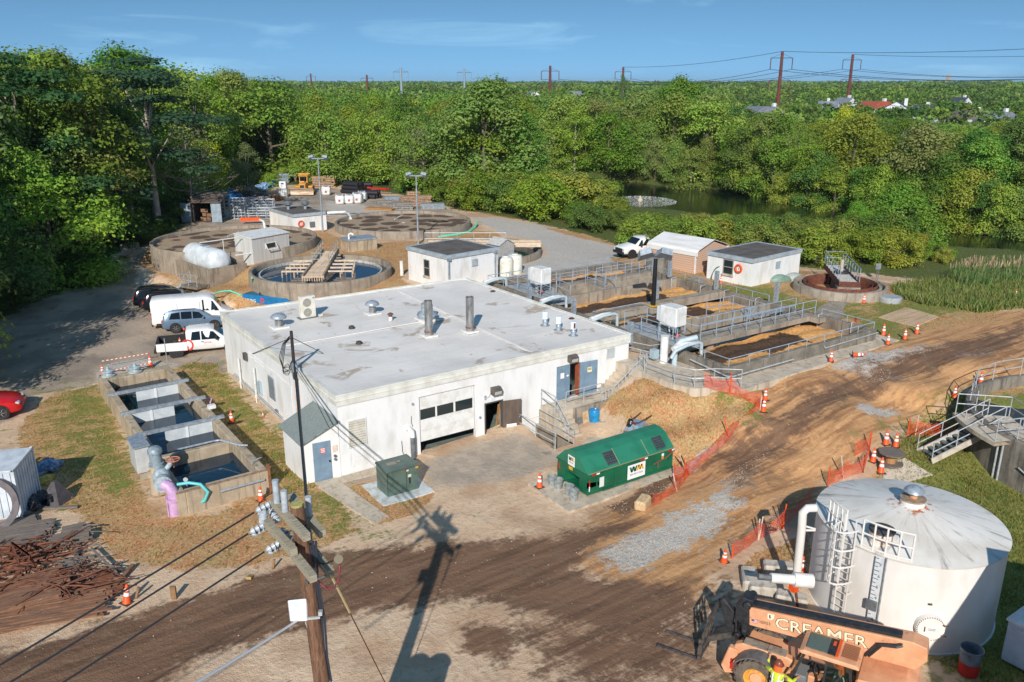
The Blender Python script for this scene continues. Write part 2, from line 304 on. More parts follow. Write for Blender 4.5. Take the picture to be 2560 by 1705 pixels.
# forest floor: everywhere past the cleared site
SITE=PT('o',[(-200,1900),(-200,760),(0,735),(120,680),(300,585),(390,545),(440,505),(540,475),(600,450),(640,425),(800,425),(960,455),(1060,482),(1200,505),(1360,545),(1460,575)])+[(37.5,24),(47,18),(52,8),(56,1),(75,-2),(120,-8),(120,-60),(-60,-60)]
MK['forest']=np.clip(.5-sdist(SITE,XX,YY)/3.,0,1)
def ground_material():
    t=NT('ground_soil'); co=t.coord('Object'); A=lambda n:(lambda q:(setattr(q,'attribute_name',n),q.outputs['Fac'])[1])(t.node('ShaderNodeAttribute'))
    n1=t.noise(.9,6,.62); n2=t.noise(4.,5,.65); n3=t.noise(22.,3,.6); n4=t.noise(.25,4,.55)
    tr=t.noise(1.6,5,.6,stretch=(.12,1.6,1)); 
    vor=t.node('ShaderNodeTexVoronoi'); vor.inputs['Scale'].default_value=14; t.link(co,vor.inputs['Vector'])
    edge=t.math('ADD',t.math('ADD',t.math('MULTIPLY',t.math('SUBTRACT',n1,.5),1.2),t.math('MULTIPLY',t.math('SUBTRACT',n2,.5),.8)),t.math('MULTIPLY',t.math('SUBTRACT',tr,.5),.7))
    def mask(n,amp=1.,w=.09): return t.ramp(t.math('ADD',A(n),t.math('MULTIPLY',edge,amp)),.5-w,.5+w)
    sp=t.ramp(n3,.35,.7)
    sand=t.mix(t.ramp(n1,.35,.68),srgb(210,178,146),srgb(224,196,164)); sand=t.mix(t.math('MULTIPLY',t.ramp(n4,.46,.62),.75),sand,srgb(182,146,114)); sand=t.mix(t.math('MULTIPLY',t.ramp(n2,.5,.7),.55),sand,srgb(172,140,112)); sand=t.mix(t.math('MULTIPLY',sp,.16),sand,srgb(236,216,192))
    drive=t.mix(t.ramp(n4,.4,.62),srgb(176,158,140),srgb(138,126,114)); drive=t.mix(t.ramp(n1,.56,.72),drive,srgb(120,102,88)); drive=t.mix(t.math('MULTIPLY',sp,.25),drive,srgb(205,190,170))
    orange=t.mix(t.ramp(tr,.38,.66),srgb(206,158,110),srgb(158,114,78)); orange=t.mix(t.ramp(n2,.5,.75),orange,srgb(222,178,130)); orange=t.mix(t.math('MULTIPLY',t.ramp(n1,.52,.7),.8),orange,srgb(170,128,90))
    dark=t.mix(t.ramp(tr,.34,.66),srgb(138,106,82),srgb(108,82,64)); dark=t.mix(t.ramp(n1,.5,.72),dark,srgb(132,104,82)); dark=t.mix(t.ramp(n2,.6,.76),dark,srgb(164,132,104)); dark=t.mix(t.math('MULTIPLY',t.ramp(n3,.62,.72),.5),dark,srgb(176,150,122))
    grav=t.mix(t.ramp(vor.outputs['Distance'],.1,.6),srgb(222,214,202),srgb(184,177,168)); grav=t.mix(t.ramp(n2,.5,.72),grav,srgb(186,166,142))
    asph=t.mix(t.ramp(n1,.4,.65),srgb(166,153,138),srgb(188,171,152)); asph=t.mix(t.math('MULTIPLY',sp,.08),asph,srgb(110,104,98))
    gn=t.noise(9.,5,.7,stretch=(1,1,1)); 
    dry=t.mix(t.ramp(n1,.36,.62),srgb(184,146,98),srgb(190,126,84)); dry=t.mix(t.ramp(gn,.42,.7),dry,srgb(210,186,140)); dry=t.mix(t.ramp(n2,.56,.72),dry,srgb(128,124,62))
    green=t.mix(t.ramp(gn,.35,.68),srgb(104,116,50),srgb(150,146,80))
    fl=t.mix(t.ramp(n2,.4,.66),srgb(74,92,40),srgb(110,108,62))
    c=sand; c=t.mix(mask('z_drive',.8),c,drive); c=t.mix(mask('z_orange',1.,.2),c,orange); c=t.mix(mask('z_gravel',1.25,.12),c,grav); c=t.mix(mask('z_dark',.9,.2),c,dark)
    c=t.mix(mask('z_asph',.9,.35),c,asph); c=t.mix(mask('z_dry',.7),c,dry); g=t.math('MULTIPLY',mask('z_green',1.5,.25),mask('z_dry',.7)); g2=t.math('MAXIMUM',g,t.math('MULTIPLY',mask('z_green',1.6,.2),.8)); c=t.mix(g2,c,green)
    c=t.mix(mask('z_forest',.8),c,fl)
    hgt=t.math('ADD',t.math('MULTIPLY',n3,.5),t.math('ADD',n2,t.math('MULTIPLY',tr,.35))); t.bump(hgt,.1,.7)
    wet=t.ramp(t.math('MULTIPLY',A('z_dark'),t.ramp(n1,.5,.66)),.3,.8,.95,.62)
    return t.out(c,wet,0,.25)
GM=ground_material()
def in_rect(x,y,r): return (x>r[0])&(x<r[2])&(y>r[1])&(y<r[3])
def ground_objects():
    cx=(XX[:-1,:-1]+XX[1:,1:])/2; cy=(YY[:-1,:-1]+YY[1:,1:])/2; g=lambda m:(m[:-1,:-1]+m[1:,1:]+m[1:,:-1]+m[:-1,1:])/4
    hole=in_rect(cx,cy,(20.85,-5.75,34.2,19.3))|in_rect(cx,cy,(.4,.4,17.6,17.8))|in_rect(cx,cy,(10.5,-3.5,11.8,-.1))|in_rect(cx,cy,(12.2,-1.6,18.4,.4))
    ch=[(-3.75,.5),(-7.4,.75),(-7.9,19.0),(-4.2,19.0)]; hole|=sdist(ch,cx,cy)>.0
    cls=np.full(cx.shape,0)
    for i,k in enumerate(['drive','orange','gravel','dark','asph','dry','green','forest']): cls=np.where(g(MK[k])>.5,i+1,cls)
    names={0:'yard_ground',1:'driveway',2:'dirt_road',3:'gravel_road',4:'wet_road',5:'asphalt_apron',6:'lawn',7:'grass_verge',8:'forest_floor'}
    nx=XX.shape[1]; idx=np.arange(XX.size).reshape(XX.shape)
    q=np.stack([idx[:-1,:-1],idx[:-1,1:],idx[1:,1:],idx[1:,:-1]],-1)
    V=np.stack([XX,YY,ZZ],-1).reshape(-1,3)
    for k,nm in names.items():
        f=q[(cls==k)&~hole]
        if not len(f): continue
        u,inv=np.unique(f,return_inverse=True); inv=inv.reshape(-1,4)
        me=bpy.data.meshes.new(nm); me.vertices.add(len(u)); me.vertices.foreach_set('co',V[u].ravel())
        me.loops.add(inv.size); me.loops.foreach_set('vertex_index',inv.ravel().astype(np.int32)); me.polygons.add(len(inv)); me.polygons.foreach_set('loop_start',(np.arange(len(inv))*4).astype(np.int32)); 
        me.update(calc_edges=True); me.materials.append(GM)
        for z,m in MK.items():
            a=me.attributes.new('z_'+z,'FLOAT','POINT'); a.data.foreach_set('value',m.ravel()[u].astype(np.float32))
        me.polygons.foreach_set('use_smooth',[True]*len(inv))
        o=bpy.data.objects.new(nm,me); COL.objects.link(o); struct(o)
ground_objects()
# pond water
def water_mat(name,col,rough=.04,bump=.05,scale=6.):
    t=NT(name); n=t.noise(scale,3,.5); t.bump(n,bump,.35); return t.out(srgb(*col),rough,0,.5)
PW=water_mat('pond_water_mat',(22,34,22),.06,.06,2.2)
m=MB(); L=[(-60,120,PONDZ),(30,20,PONDZ),(60,6,PONDZ),(260,-120,PONDZ),(400,300,PONDZ),(-60,300,PONDZ)]
w=m.face(*[(p[0],p[1],PONDZ) for p in [(20,40),(60,-20),(200,-60),(260,60),(160,140),(10,220),(-40,150)]]).obj('pond_water',PW); struct(w)
# ------------------------------------------------------------------ sky, sun
W=bpy.data.worlds.new('World'); sc.world=W; W.use_nodes=True; wt=W.node_tree; bg=wt.nodes['Background']
sky=wt.nodes.new('ShaderNodeTexSky'); sky.sky_type='NISHITA'; sky.sun_disc=False; SAZ=rad(50.4+180); SEL=rad(30.2)
sky.sun_elevation=SEL; sky.sun_rotation=math.atan2(math.cos(SAZ),math.sin(SAZ)); sky.air_density=1.; sky.dust_density=.0; sky.ozone_density=1.0; sky.altitude=10
tc=wt.nodes.new('ShaderNodeTexCoord'); mp=wt.nodes.new('ShaderNodeMapping'); mp.inputs['Scale'].default_value=(1.1,1.1,9); mp.inputs['Rotation'].default_value=(.06,.0,.5)
nz=wt.nodes.new('ShaderNodeTexNoise'); nz.inputs['Scale'].default_value=2.6; nz.inputs['Detail'].default_value=7; nz.inputs['Roughness'].default_value=.62; nz.inputs['Distortion'].default_value=.6
mr=wt.nodes.new('ShaderNodeMapRange'); mr.inputs[1].default_value=.54; mr.inputs[2].default_value=.8; mr.inputs[4].default_value=.3
mx=wt.nodes.new('ShaderNodeMix'); mx.data_type='RGBA'; mx.inputs[7].default_value=(9,9.6,10.4,1)
wt.links.new(tc.outputs['Generated'],mp.inputs[0]); wt.links.new(mp.outputs[0],nz.inputs['Vector']); wt.links.new(nz.outputs['Fac'],mr.inputs[0]); wt.links.new(mr.outputs[0],mx.inputs[0]); wt.links.new(sky.outputs[0],mx.inputs[6]); tn=wt.nodes.new('ShaderNodeMix'); tn.data_type='RGBA'; tn.blend_type='MULTIPLY'; tn.inputs[0].default_value=1; tn.inputs[7].default_value=(.68,1.,1.05,1); wt.links.new(mx.outputs[2],tn.inputs[6]); wt.links.new(tn.outputs[2],bg.inputs[0])
sx=wt.nodes.new('ShaderNodeSeparateXYZ'); cx_=wt.nodes.new('ShaderNodeCombineXYZ'); ma=wt.nodes.new('ShaderNodeMath'); ma.operation='MULTIPLY_ADD'; ma.inputs[1].default_value=2.; ma.inputs[2].default_value=.26
wt.links.new(tc.outputs['Generated'],sx.inputs[0]); wt.links.new(sx.outputs[0],cx_.inputs[0]); wt.links.new(sx.outputs[1],cx_.inputs[1]); wt.links.new(sx.outputs[2],ma.inputs[0]); wt.links.new(ma.outputs[0],cx_.inputs[2]); wt.links.new(cx_.outputs[0],sky.inputs[0])
bg.inputs[1].default_value=.15
sd=bpy.data.lights.new('sun','SUN'); sd.energy=4.7; sd.angle=rad(.53); sd.color=(1,.945,.87); so=bpy.data.objects.new('sun',sd); COL.objects.link(so)
dv=Vector((math.cos(rad(50.4))*math.cos(SEL),math.sin(rad(50.4))*math.cos(SEL),-math.sin(SEL))); so.rotation_euler=dv.to_track_quat('-Z','Y').to_euler()
so.location=(-60,-80,60)
vs=sc.view_settings; vs.view_transform='Standard'; vs.look='None'; vs.exposure=0.; vs.gamma=1; vs.use_curve_mapping=False
# ------------------------------------------------------------------ materials for structures
def wall_mat(name,c,d,sc_=1.2,block=True):
    t=NT(name); base=t.mix(t.ramp(t.noise(sc_,5,.6,(1,1,.35)),.42,.75),srgb(*c),srgb(*d)); base=t.mix(t.math('MULTIPLY',t.ramp(t.noise(3.,5,.65,(1,1,.12)),.58,.76),.45),base,srgb(*[int(q*.8) for q in d]))
    if block:
        br=t.node('ShaderNodeTexBrick'); br.inputs['Scale'].default_value=2.5; br.inputs['Color1'].default_value=(1,1,1,1);br.inputs['Color2'].default_value=(1,1,1,1);br.inputs['Mortar'].default_value=(0,0,0,1); br.inputs['Mortar Size'].default_value=.012; br.inputs['Brick Width'].default_value=1.; br.inputs['Row Height'].default_value=.5
        mp=t.node('ShaderNodeMapping'); mp.inputs['Rotation'].default_value=(math.pi/2,0,0); t.link(t.coord('Object'),mp.inputs[0]); t.link(mp.outputs[0],br.inputs['Vector'])
        t.bump(br.outputs['Color'],.01,.35)
    return t.out(base,.62)
WHT=wall_mat('painted_block',(236,236,235),(216,214,209))
WHT2=wall_mat('painted_panel',(234,233,230),(214,211,204),1.,False)
FASC=M('fascia_metal',(226,226,218),(208,206,196),1.5,.5)
FASG=M('fascia_grey',(172,182,188),(150,160,168),2.,.5)
BDOOR=M('door_blue',(124,148,168),(112,134,154),2.,.45)
BROWND=M('door_brown',(108,94,84),(90,78,70),3.,.4,stretch=(1,1,.2))
DK=M('dark_interior',(30,30,32),None); BLK=M('black_rubber',(24,24,26),(40,40,42),4.,.6)
GALV=M('galvanised',(176,186,194),(146,156,166),6.,.42,.35)
GALVD=M('galvanised_dull',(128,134,138),(104,110,114),5.,.5,.3)
RAIL=M('rail_paint',(150,170,190),(176,190,200),5.,.45,.15)
RAILW=M('rail_silver',(196,200,202),(168,172,176),5.,.4,.2)
STEEL=M('stack_steel',(164,164,164),(124,122,120),4.,.35,.6,stretch=(1,1,.3))
WHP=M('white_plastic',(232,232,230),(214,212,206),2.,.45)
GLS=NT('window_glass').out(srgb(42,52,54),.06,0,.6)
GLC=NT('car_glass').out(srgb(22,28,32),.05,0,.6)
RUST=M('rusty_steel',(112,62,44),(78,48,40),5.,.8,0,c3=(150,86,54),s3=9)
RUSTD=M('rust_patch',(150,100,66),(110,70,50),8.,.8)
ORG=M('cone_orange',(238,92,30),(222,78,26),6.,.5); REFL=M('reflective_white',(240,240,238),None,rough=.4)
RED=M('red_paint',(200,40,34),(176,34,30),3.,.4); YEL=M('yellow_paint',(224,176,52),(206,150,44),3.,.5)
ROOFG=M('roof_gravel',(104,98,92),(86,80,76),1.2,.9,bump=.03,bscale=40)
def conc_mat(name,c,d,e):
    t=NT(name); n=t.noise(1.1,5,.6); b=t.mix(t.ramp(n,.36,.66),srgb(*c),srgb(*d)); st=t.noise(3.2,5,.62,(1,1,.1)); b=t.mix(t.math('MULTIPLY',t.ramp(st,.5,.68),.8),b,srgb(*e)); b=t.mix(t.math('MULTIPLY',t.ramp(t.noise(14,3,.6),.55,.75),.3),b,srgb(*[min(255,q+26) for q in c])); t.bump(t.noise(18,4,.6),.02); return t.out(b,.85,0,.3)
CONC=conc_mat('concrete_weathered',(168,156,140),(142,131,117),(104,97,88))
CONCD=conc_mat('concrete_stained',(140,132,120),(112,106,97),(78,74,68))
CONCL=conc_mat('concrete_light',(206,192,172),(184,170,150),(152,138,122))
def roof_mat():
    t=NT('white_membrane'); n=t.noise(.28,6,.62); b=t.mix(t.ramp(n,.35,.7),srgb(238,232,224),srgb(222,216,208)); st=t.noise(1.5,5,.6,(.25,3.2,1)); b=t.mix(t.math('MULTIPLY',t.ramp(st,.5,.74),.5),b,srgb(202,198,193))
    pd=t.noise(.42,6,.6,dist=.5); pm=t.ramp(pd,.57,.64); st2=t.ramp(t.noise(1.9,4,.6),.34,.5); b=t.mix(t.math('MULTIPLY',t.math('MULTIPLY',pm,st2),.9),b,srgb(184,166,146))
    b=t.mix(t.math('MULTIPLY',t.ramp(t.noise(2.3,2,.5),.72,.75),.7),b,srgb(196,170,140)); b=t.mix(t.math('MULTIPLY',t.ramp(t.noise(7,3,.5,(.5,2,1)),.66,.72),.35),b,srgb(186,180,172))
    t.bump(t.noise(2.4,5,.6,(1,.5,1)),.03,.5); return t.out(b,.55,0,.3)
ROOFW=roof_mat()
# ------------------------------------------------------------------ main building
A_,B_,C_,D_=(-.5,18.5),(0,0),(18.52,0),(17.85,18.2); ZR=4.27
mb=thing('process_building','large white block building with a flat pale roof in the yard centre','building')
# walls: front with openings cut (garage, brown door, double door), other sides plain
def lerp(a,b,t): return (a[0]+(b[0]-a[0])*t,a[1]+(b[1]-a[1])*t)
m=MB(); t_=.25
ops=[(4.38,-.05,7.75,3.25),(8.37,-.05,9.45,1.98),(13.14,1.15,14.74,3.2)]
xs=[0]+[v for o in ops for v in (o[0],o[2])]+[18.52]
for i in range(0,len(xs),2): m.box(xs[i],0,-.6,xs[i+1],t_,3.92)
for o in ops: m.box(o[0],0,o[3],o[2],t_,3.92); m.box(o[0],0,-.6,o[2],t_,o[1])
m.prism([A_,(A_[0]+.25,A_[1]),(.25,.25),(0,.25)],-.6,3.92); m.prism([A_,D_,(D_[0],D_[1]-.25),(A_[0]+.25,A_[1]-.25)],-.6,3.92); m.prism([(18.52,.25),D_,(D_[0]-.25,D_[1]-.25),(18.27,.25)],-.6,3.92)
m.obj('wall',WHT,mb)
m=MB(); m.prism([(A_[0]-.03,A_[1]+.03),(-.03,-.03),(18.55,-.03),(17.88,18.23)][::1],3.88,3.92)
e=.06; O=[(A_[0]-e,A_[1]+e),(-e,-e),(18.52+e,-e),(D_[0]+e,D_[1]+e)]; I=[(A_[0]+.12,A_[1]-.12),(.12,.12),(18.4,.12),(D_[0]-.12,D_[1]-.12)]
for i in range(4):
    j=(i+1)%4; m.add([(*O[i],3.72),(*O[j],3.72),(*I[j],3.72),(*I[i],3.72),(*O[i],4.3),(*O[j],4.3),(*I[j],4.3),(*I[i],4.3)],[(0,3,2,1),(4,5,6,7),(0,1,5,4),(1,2,6,5),(2,3,7,6),(3,0,4,7)])
e=.085; O2=[(A_[0]-e,A_[1]+e),(-e,-e),(18.52+e,-e),(D_[0]+e,D_[1]+e)]
for i in range(4):
    j=(i+1)%4
    for z0,z1 in ((3.98,4.02),(4.24,4.32)): m.add([(*O2[i],z0),(*O2[j],z0),(*O[j],z0),(*O[i],z0),(*O2[i],z1),(*O2[j],z1),(*O[j],z1),(*O[i],z1)],[(0,3,2,1),(4,5,6,7),(0,1,5,4),(1,2,6,5),(2,3,7,6),(3,0,4,7)])
m.obj('fascia',FASC,mb)
# roof deck with fine undulation and seams
m=MB(); n=36
def rp(a,b): p=lerp(lerp(I[1],I[2],a),lerp(I[0],I[3],a),b); ed=min(a,1-a,b,1-b); return (p[0],p[1],4.16+.1*max(0,1-ed*14)+.02*math.sin(a*23+3*b)*math.sin(b*17)-.03*math.sin(a*3.14))
m.add([rp(i/n,j/n) for j in range(n+1) for i in range(n+1)],[(j*(n+1)+i,j*(n+1)+i+1,(j+1)*(n+1)+i+1,(j+1)*(n+1)+i) for j in range(n) for i in range(n)])
rf=m.obj('roof',ROOFW,mb,60)
m=MB()
for (p,q) in (((11.8,.2,4.185),(12.0,17.9,4.185)),((.1,9.4,4.19),(11.8,9.6,4.19)),):
    m.beam(p,q,.16,.05)
m.obj('roof_seam',M('seam_strip',(226,224,220),None,rough=.5),rf)
# garage: dim concrete floor, back wall, sectional door raised
m=MB(); m.box(.3,.3,-.12,17.5,10,-.05); m.obj('floor',M('slab_green',(128,140,132),(108,116,110),2.,.5),mb)
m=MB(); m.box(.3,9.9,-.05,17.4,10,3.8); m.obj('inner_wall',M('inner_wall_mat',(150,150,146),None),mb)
m=MB(); m.box(4.1,-.75,-.1,8.2,-.02,.03); m.obj('sill_slab',CONCL,mb)
m=MB(); x0,x1=4.44,7.7
for z0,z1 in ((.72,1.32),(1.33,1.93),(2.51,3.2)): m.box(x0,.1,z0,x1,.15,z1)
for a,b in ((x0,x0+.04),(5.36,5.46),(6.45,6.56),(7.62,x1)): m.box(a,.1,1.935,b,.15,2.505)
dr=m.obj('garage_door',WHP,mb)
for a,b in ((x0+.04,5.36),(5.46,6.45),(6.56,7.62)): MB().box(a,.115,1.94,b,.13,2.5).obj('pane',GLS,dr)
# open brown door, hinged right, swung out
dm=MB(); dm.box(0,-.025,0,1.06,.025,1.98); bd=dm.obj('brown_door',BROWND,mb); bd.location=(9.47,-.05,-.02); bd.rotation_euler=(0,0,rad(-14)); bd['label']='brown metal door standing open with a white notice'
MB().box(.2,-.036,.28,.78,-.027,.58).obj('notice',REFL,bd); MB().box(.93,-.07,.9,.98,-.027,1.0).obj('handle',GALV,bd)
m=MB(); m.box(8.3,-.02,-.05,8.38,.2,2.05).box(9.44,-.02,-.05,9.5,.2,2.05).box(8.38,-.02,1.98,9.44,.2,2.05); m.obj('door_frame',M('frame_dk',(84,80,76),None),mb)
m=MB(); m.slab([(9.18,.3,0),(9.25,.1,1.75),(9.42,.14,1.75),(9.38,.4,0)],.03); m.obj('leaning_board',M('plank',(186,140,90),(160,116,74),6.),mb)
# double doors: left leaf shut, right leaf folded back on the wall
m=MB(); m.box(13.14,-.03,1.16,14.08,.03,3.18); a=m.obj('double_door',BDOOR,mb); MB().box(13.4,-.042,2.45,13.66,-.032,2.78).obj('notice',REFL,a); MB().box(13.84,-.042,2.5,13.98,-.032,2.6).obj('small_notice',REFL,a)
m=MB(); m.box(0,-.025,0,1.2,.025,2.02); a=m.obj('double_door',BDOOR,mb); a.location=(14.78,-.06,1.16); a.rotation_euler=(0,0,rad(-6)); MB().box(.5,-.036,1.35,.8,-.027,1.66).obj('notice',M('notice_cream',(232,222,180),None),a)
for dz in (1.5,1.57): MB().box(.53,-.043,dz,.77,-.037,dz+.03).obj('notice_line',M('print_dark',(70,64,50),None),a)
m=MB(); m.box(14.7,-.03,1.15,14.8,.3,3.2); m.obj('door_jamb',M('jamb_rust',(166,92,60),(140,74,50),3.),mb)
m=MB(); m.box(14.15,1.2,1.2,14.45,1.6,2.3); m.blob((14.55,1.3,1.7),.3); m.obj('machinery',M('machinery_blue',(60,110,150),None),mb)
# louvres and vents
m=MB(); m.box(.45,-.05,1.42,1.42,-.005,1.5).box(.45,-.05,2.8,1.42,-.005,2.86).box(.45,-.05,1.5,.52,-.005,2.8).box(1.36,-.05,1.5,1.42,-.005,2.8); lv=m.obj('louvre',FASC,mb)
MB().box(.52,-.012,1.5,1.36,-.004,2.8).obj('opening',DK,lv)
m=MB()
for k in range(10): z=1.53+k*.128; m.slab([(.53,-.016,z+.1),(1.35,-.016,z+.1),(1.35,-.055,z),(.53,-.055,z)],.012)
m.obj('louvre_blades',M('blade',(206,200,186),(184,178,164),2.),lv)
m=MB(); m.box(16.75,-.04,3.0,17.42,-.004,3.68); v=m.obj('wall_vent',FASC,mb); m=MB()
for k in range(8): m.box(16.8,-.06,3.05+k*.077,17.37,-.04,3.09+k*.077)
m.obj('vent_blades',FASG,v)
for (x,z) in ((8.95,2.72),(14.15,3.6)):
    m=MB(); m.yz([(-.02,z-.2),(-.02,z+.2),(-.22,z+.22),(-.42,z+.05),(-.36,z-.2)],x-.27,x+.27); f=m.obj('wall_light',M('lamp_bronze',(96,90,84),(78,74,70),3.,.5),mb); MB().slab([(x-.22,-.365,z-.17),(x+.22,-.365,z-.17),(x+.22,-.415,z+.02),(x-.22,-.415,z+.02)],.012).obj('lens',M('lens',(190,190,180),None,rough=.2),f)
m=MB(); m.path([(8.72,-.03,2.7),(8.6,-.03,2.4),(8.45,-.03,2.35)],.012,5); m.cyl((8.35,-.02,2.28),(8.35,-.02,2.5),.06); m.obj('conduit',GALV,mb)
MB().box(8.72,-.03,2.12,8.98,-.005,2.3).obj('door_plate',M('plate',(216,222,226),None),mb)
for x,z in ((4.0,2.98),(8.0,1.32)): MB().cyl((x,-.07,z),(x,0,z),.07).obj('bell',GALV,mb)
# curved exhaust pipe by the garage
m=MB(); m.path([(3.62,-.02,1.72),(3.68,-.14,1.76),(3.82,-.2,1.6),(3.85,-.2,1.25)],.13,12); vp=m.obj('exhaust_pipe',WHP,mb,50); MB().cyl((3.85,-.2,1.25),(3.86,-.2,.1),.135).obj('pipe_sleeve',GALVD,vp,50); MB().cyl((3.86,-.2,.1),(3.86,-.2,.02),.14).obj('pipe_foot',RUST,vp,50)
m=MB(); m.path([(3.9,-.03,2.35),(3.88,-.04,2.0),(3.95,-.05,1.75)],.012,5); m.path([(3.3,-.03,1.1),(3.32,-.04,.5),(3.5,-.06,.05)],.015,5); m.obj('cable',BLK,mb,split=True)
# left wall fittings (wall runs from the front corner back to the far-left corner)
LV=Vector((-.5,18.5,0)).normalized(); LN=Vector((-LV.y,LV.x,0))
def lw(d,z,o=.05): p=LV*d+LN*o; return (p.x,p.y,z)
def lbox(m,d0,d1,z0,z1,o0,o1): m.add([lw(d0,z0,o0),lw(d1,z0,o0),lw(d1,z0,o1),lw(d0,z0,o1),lw(d0,z1,o0),lw(d1,z1,o0),lw(d1,z1,o1),lw(d0,z1,o1)],[(0,3,2,1),(4,5,6,7),(0,1,5,4),(1,2,6,5),(2,3,7,6),(3,0,4,7)]); return m
v=lbox(MB(),9.0,10.0,1.05,2.45,.005,.04).obj('wall_vent',FASG,mb); m=MB()
for k in range(11): lbox(m,9.06,9.94,1.1+k*.12,1.15+k*.12,.04,.07)
m.obj('vent_blades',GALVD,v)
for d,z0,z1 in ((15.2,-.1,2.05),(12.2,-.1,2.25)):
    m=MB(); m.cyl(lw(d,z0,.15),lw(d,z1,.15),.05); m.cyl(lw(d,.35,.15),lw(d,.5,.15),.08); m.cyl(lw(d,1.2,.15),lw(d,1.3,.15),.08); m.obj('standpipe',WHP,mb)
lbox(MB(),11.35,11.75,.75,1.55,.01,.14).obj('junction_box',M('box_blue',(160,180,190),None),mb); lbox(MB(),13.6,14.0,2.3,2.75,.01,.2).obj('speaker_box',M('box_dark',(84,80,80),None),mb)
m=MB(); m.path([lw(16.8,.45,.12),lw(12.5,.4,.12),lw(8.6,.3,.12),lw(3,.3,.12)],.06,8); m.path([lw(16.6,.62,.1),lw(12,.56,.1),lw(8,.45,.1)],.03,6); m.obj('wall_pipe',M('pipe_grey',(196,192,186),(170,164,160),4.),mb,split=True)
m=MB(); m.path([lw(13.4,2.9,.03),lw(8,2.9,.03),lw(6.2,2.8,.03),lw(6.1,1.,.03)],.02,5); m.path([lw(13.3,2.7,.03),lw(9.6,2.7,.03)],.02,5); m.path([lw(4.2,1.9,.03),lw(5.5,1.2,.03),lw(8.4,.6,.05)],.015,5); m.obj('conduit',WHP,mb,split=True)
lbox(MB(),8.75,9.1,.2,.6,.01,.1).obj('tap_box',GALVD,mb)
lbox(MB(),8,18,-.1,.28,.0,.05).obj('plinth',CONCL,mb)
# lean-to shed on the left front corner
sh=thing('meter_shed','small white lean-to shed with grey shingle roof and blue door at the corner','shed',(0,0,0))
m=MB(); m.prism([(-1.77,.2),(-.02,0.02),(-.08,2.95),(-1.86,2.85)],-.2,2.12); m.add([(-1.77,.2,2.1),(-.03,.02,2.1),(-.03,.02,2.92),(-1.86,2.85,2.1),(-.1,2.95,2.1),(-.1,2.95,2.92)],[(0,1,2),(3,5,4),(0,2,5,3)]); m.obj('wall',WHT2,sh)
def shing():
    t=NT('grey_shingle'); br=t.node('ShaderNodeTexBrick'); br.inputs['Scale'].default_value=5.; br.inputs['Color1'].default_value=srgb(150,158,154); br.inputs['Color2'].default_value=srgb(132,142,138); br.inputs['Mortar'].default_value=srgb(104,112,110); br.inputs['Mortar Size'].default_value=.03; t.link(t.coord('Object'),br.inputs['Vector']); return t.out(br.outputs['Color'],.85)
m=MB(); m.slab([(-1.95,.02,2.1),(-.01,-.16,3.0),(-.09,3.05,3.0),(-2.02,3.0,2.1)],.06); m.obj('roof',shing(),sh)
d=MB().box(0,-.03,.02,.86,.0,2.06).obj('door',BDOOR,sh); d.location=(-1.33,.13,0); d.rotation_euler=(0,0,rad(-5.5)); MB().box(.34,-.042,1.48,.6,-.031,1.74).obj('warning_notice',M('notice_red',(196,60,56),(216,120,116),8.),d)
for k,z in enumerate((1.68,1.6,1.52)): MB().box(.37,-.047,z,.57,-.042,z+.035).obj('notice_line',REFL,d)
MB().cyl((.78,-.09,1.0),(.78,-.03,1.0),.045).obj('handle',BLK,d)
f=MB().box(-.36,.0,1.42,-.13,.03,1.75).obj('notice',M('notice_peach',(232,214,200),(226,180,160),6.),sh)
for z in (1.2,1.02): MB().cyl((-.28,-.06,z),(-.28,.03,z),.065).obj('meter_dial',GALVD,sh)
# ---- roof equipment (stands on the roof: things of their own)
def rz_(x,y): return 4.15
def onroof(c,x,y): p=G(c,x,y,4.15); return p
def mush(c,x,y,r,label):
    p=onroof(c,x,y); t=thing('roof_ventilator',label,'roof vent',p,0,'mushroom ventilators on the main roof')
    MB().box(-r*1.0,-r*1.0,0,r*1.0,r*1.0,.1).obj('curb',WHP,t,bevel=.02); MB().lathe([(r*.5,.1),(r*.5,.55),(r*.62,.56),(r*.62,.6),(r*.5,.6)],20).obj('neck',STEEL,t,40)
    MB().lathe([(0,.92),(r*.35,.9),(r*.8,.8),(r,.68),(r*.98,.6),(r*.85,.6),(r*.6,.66),(0,.66)],24).obj('cowl',GALV,t,50); return t
mush('i',1190,790,.5,'mushroom roof ventilator nearest the left edge of the white roof'); mush('i',2035,668,.46,'mushroom roof ventilator beside the small brown cowl on the white roof')
p=onroof('i',1450,705); t=thing('condenser_unit','tall cream air conditioning condenser with two fans on the white roof','air conditioner',p,rad(4))
MB().box(-.62,-.25,-.02,.62,.35,.06).obj('base',GALVD,t); b=MB().box(-.5,-.18,.06,.5,.18,1.46).obj('casing',M('cream_metal',(226,222,208),(210,204,190),2.,.45),t,bevel=.02)
for z in (.42,1.06):
    g=MB().lathe([(.27,-.012),(.27,.0),(0,0),(0,-.012)],24,axis='y').obj('fan_grille',M('grille_grey',(150,148,140),None),b); g.location=(-.08,-.19,z); k=MB()
    for q in range(5): k.path([(-.08+.05*(q+1)*math.cos(a*.4),-.21,z+.05*(q+1)*math.sin(a*.4)) for a in range(16)],.006,4,True)
    for q in range(8): k.cyl((-.08,-.21,z),(-.08+.27*math.cos(q*.785),-.21,z+.27*math.sin(q*.785)),.006,n=4)
    k.obj('fan_guard',M('guard',(196,192,180),None),b)
MB().box(.32,-.19,1.28,.44,-.181,1.36).obj('badge',M('badge_blue',(110,130,190),None),b)
MB().box(.75,-.1,0,1.0,.1,.1).obj('pipe_boot',WHP,t)
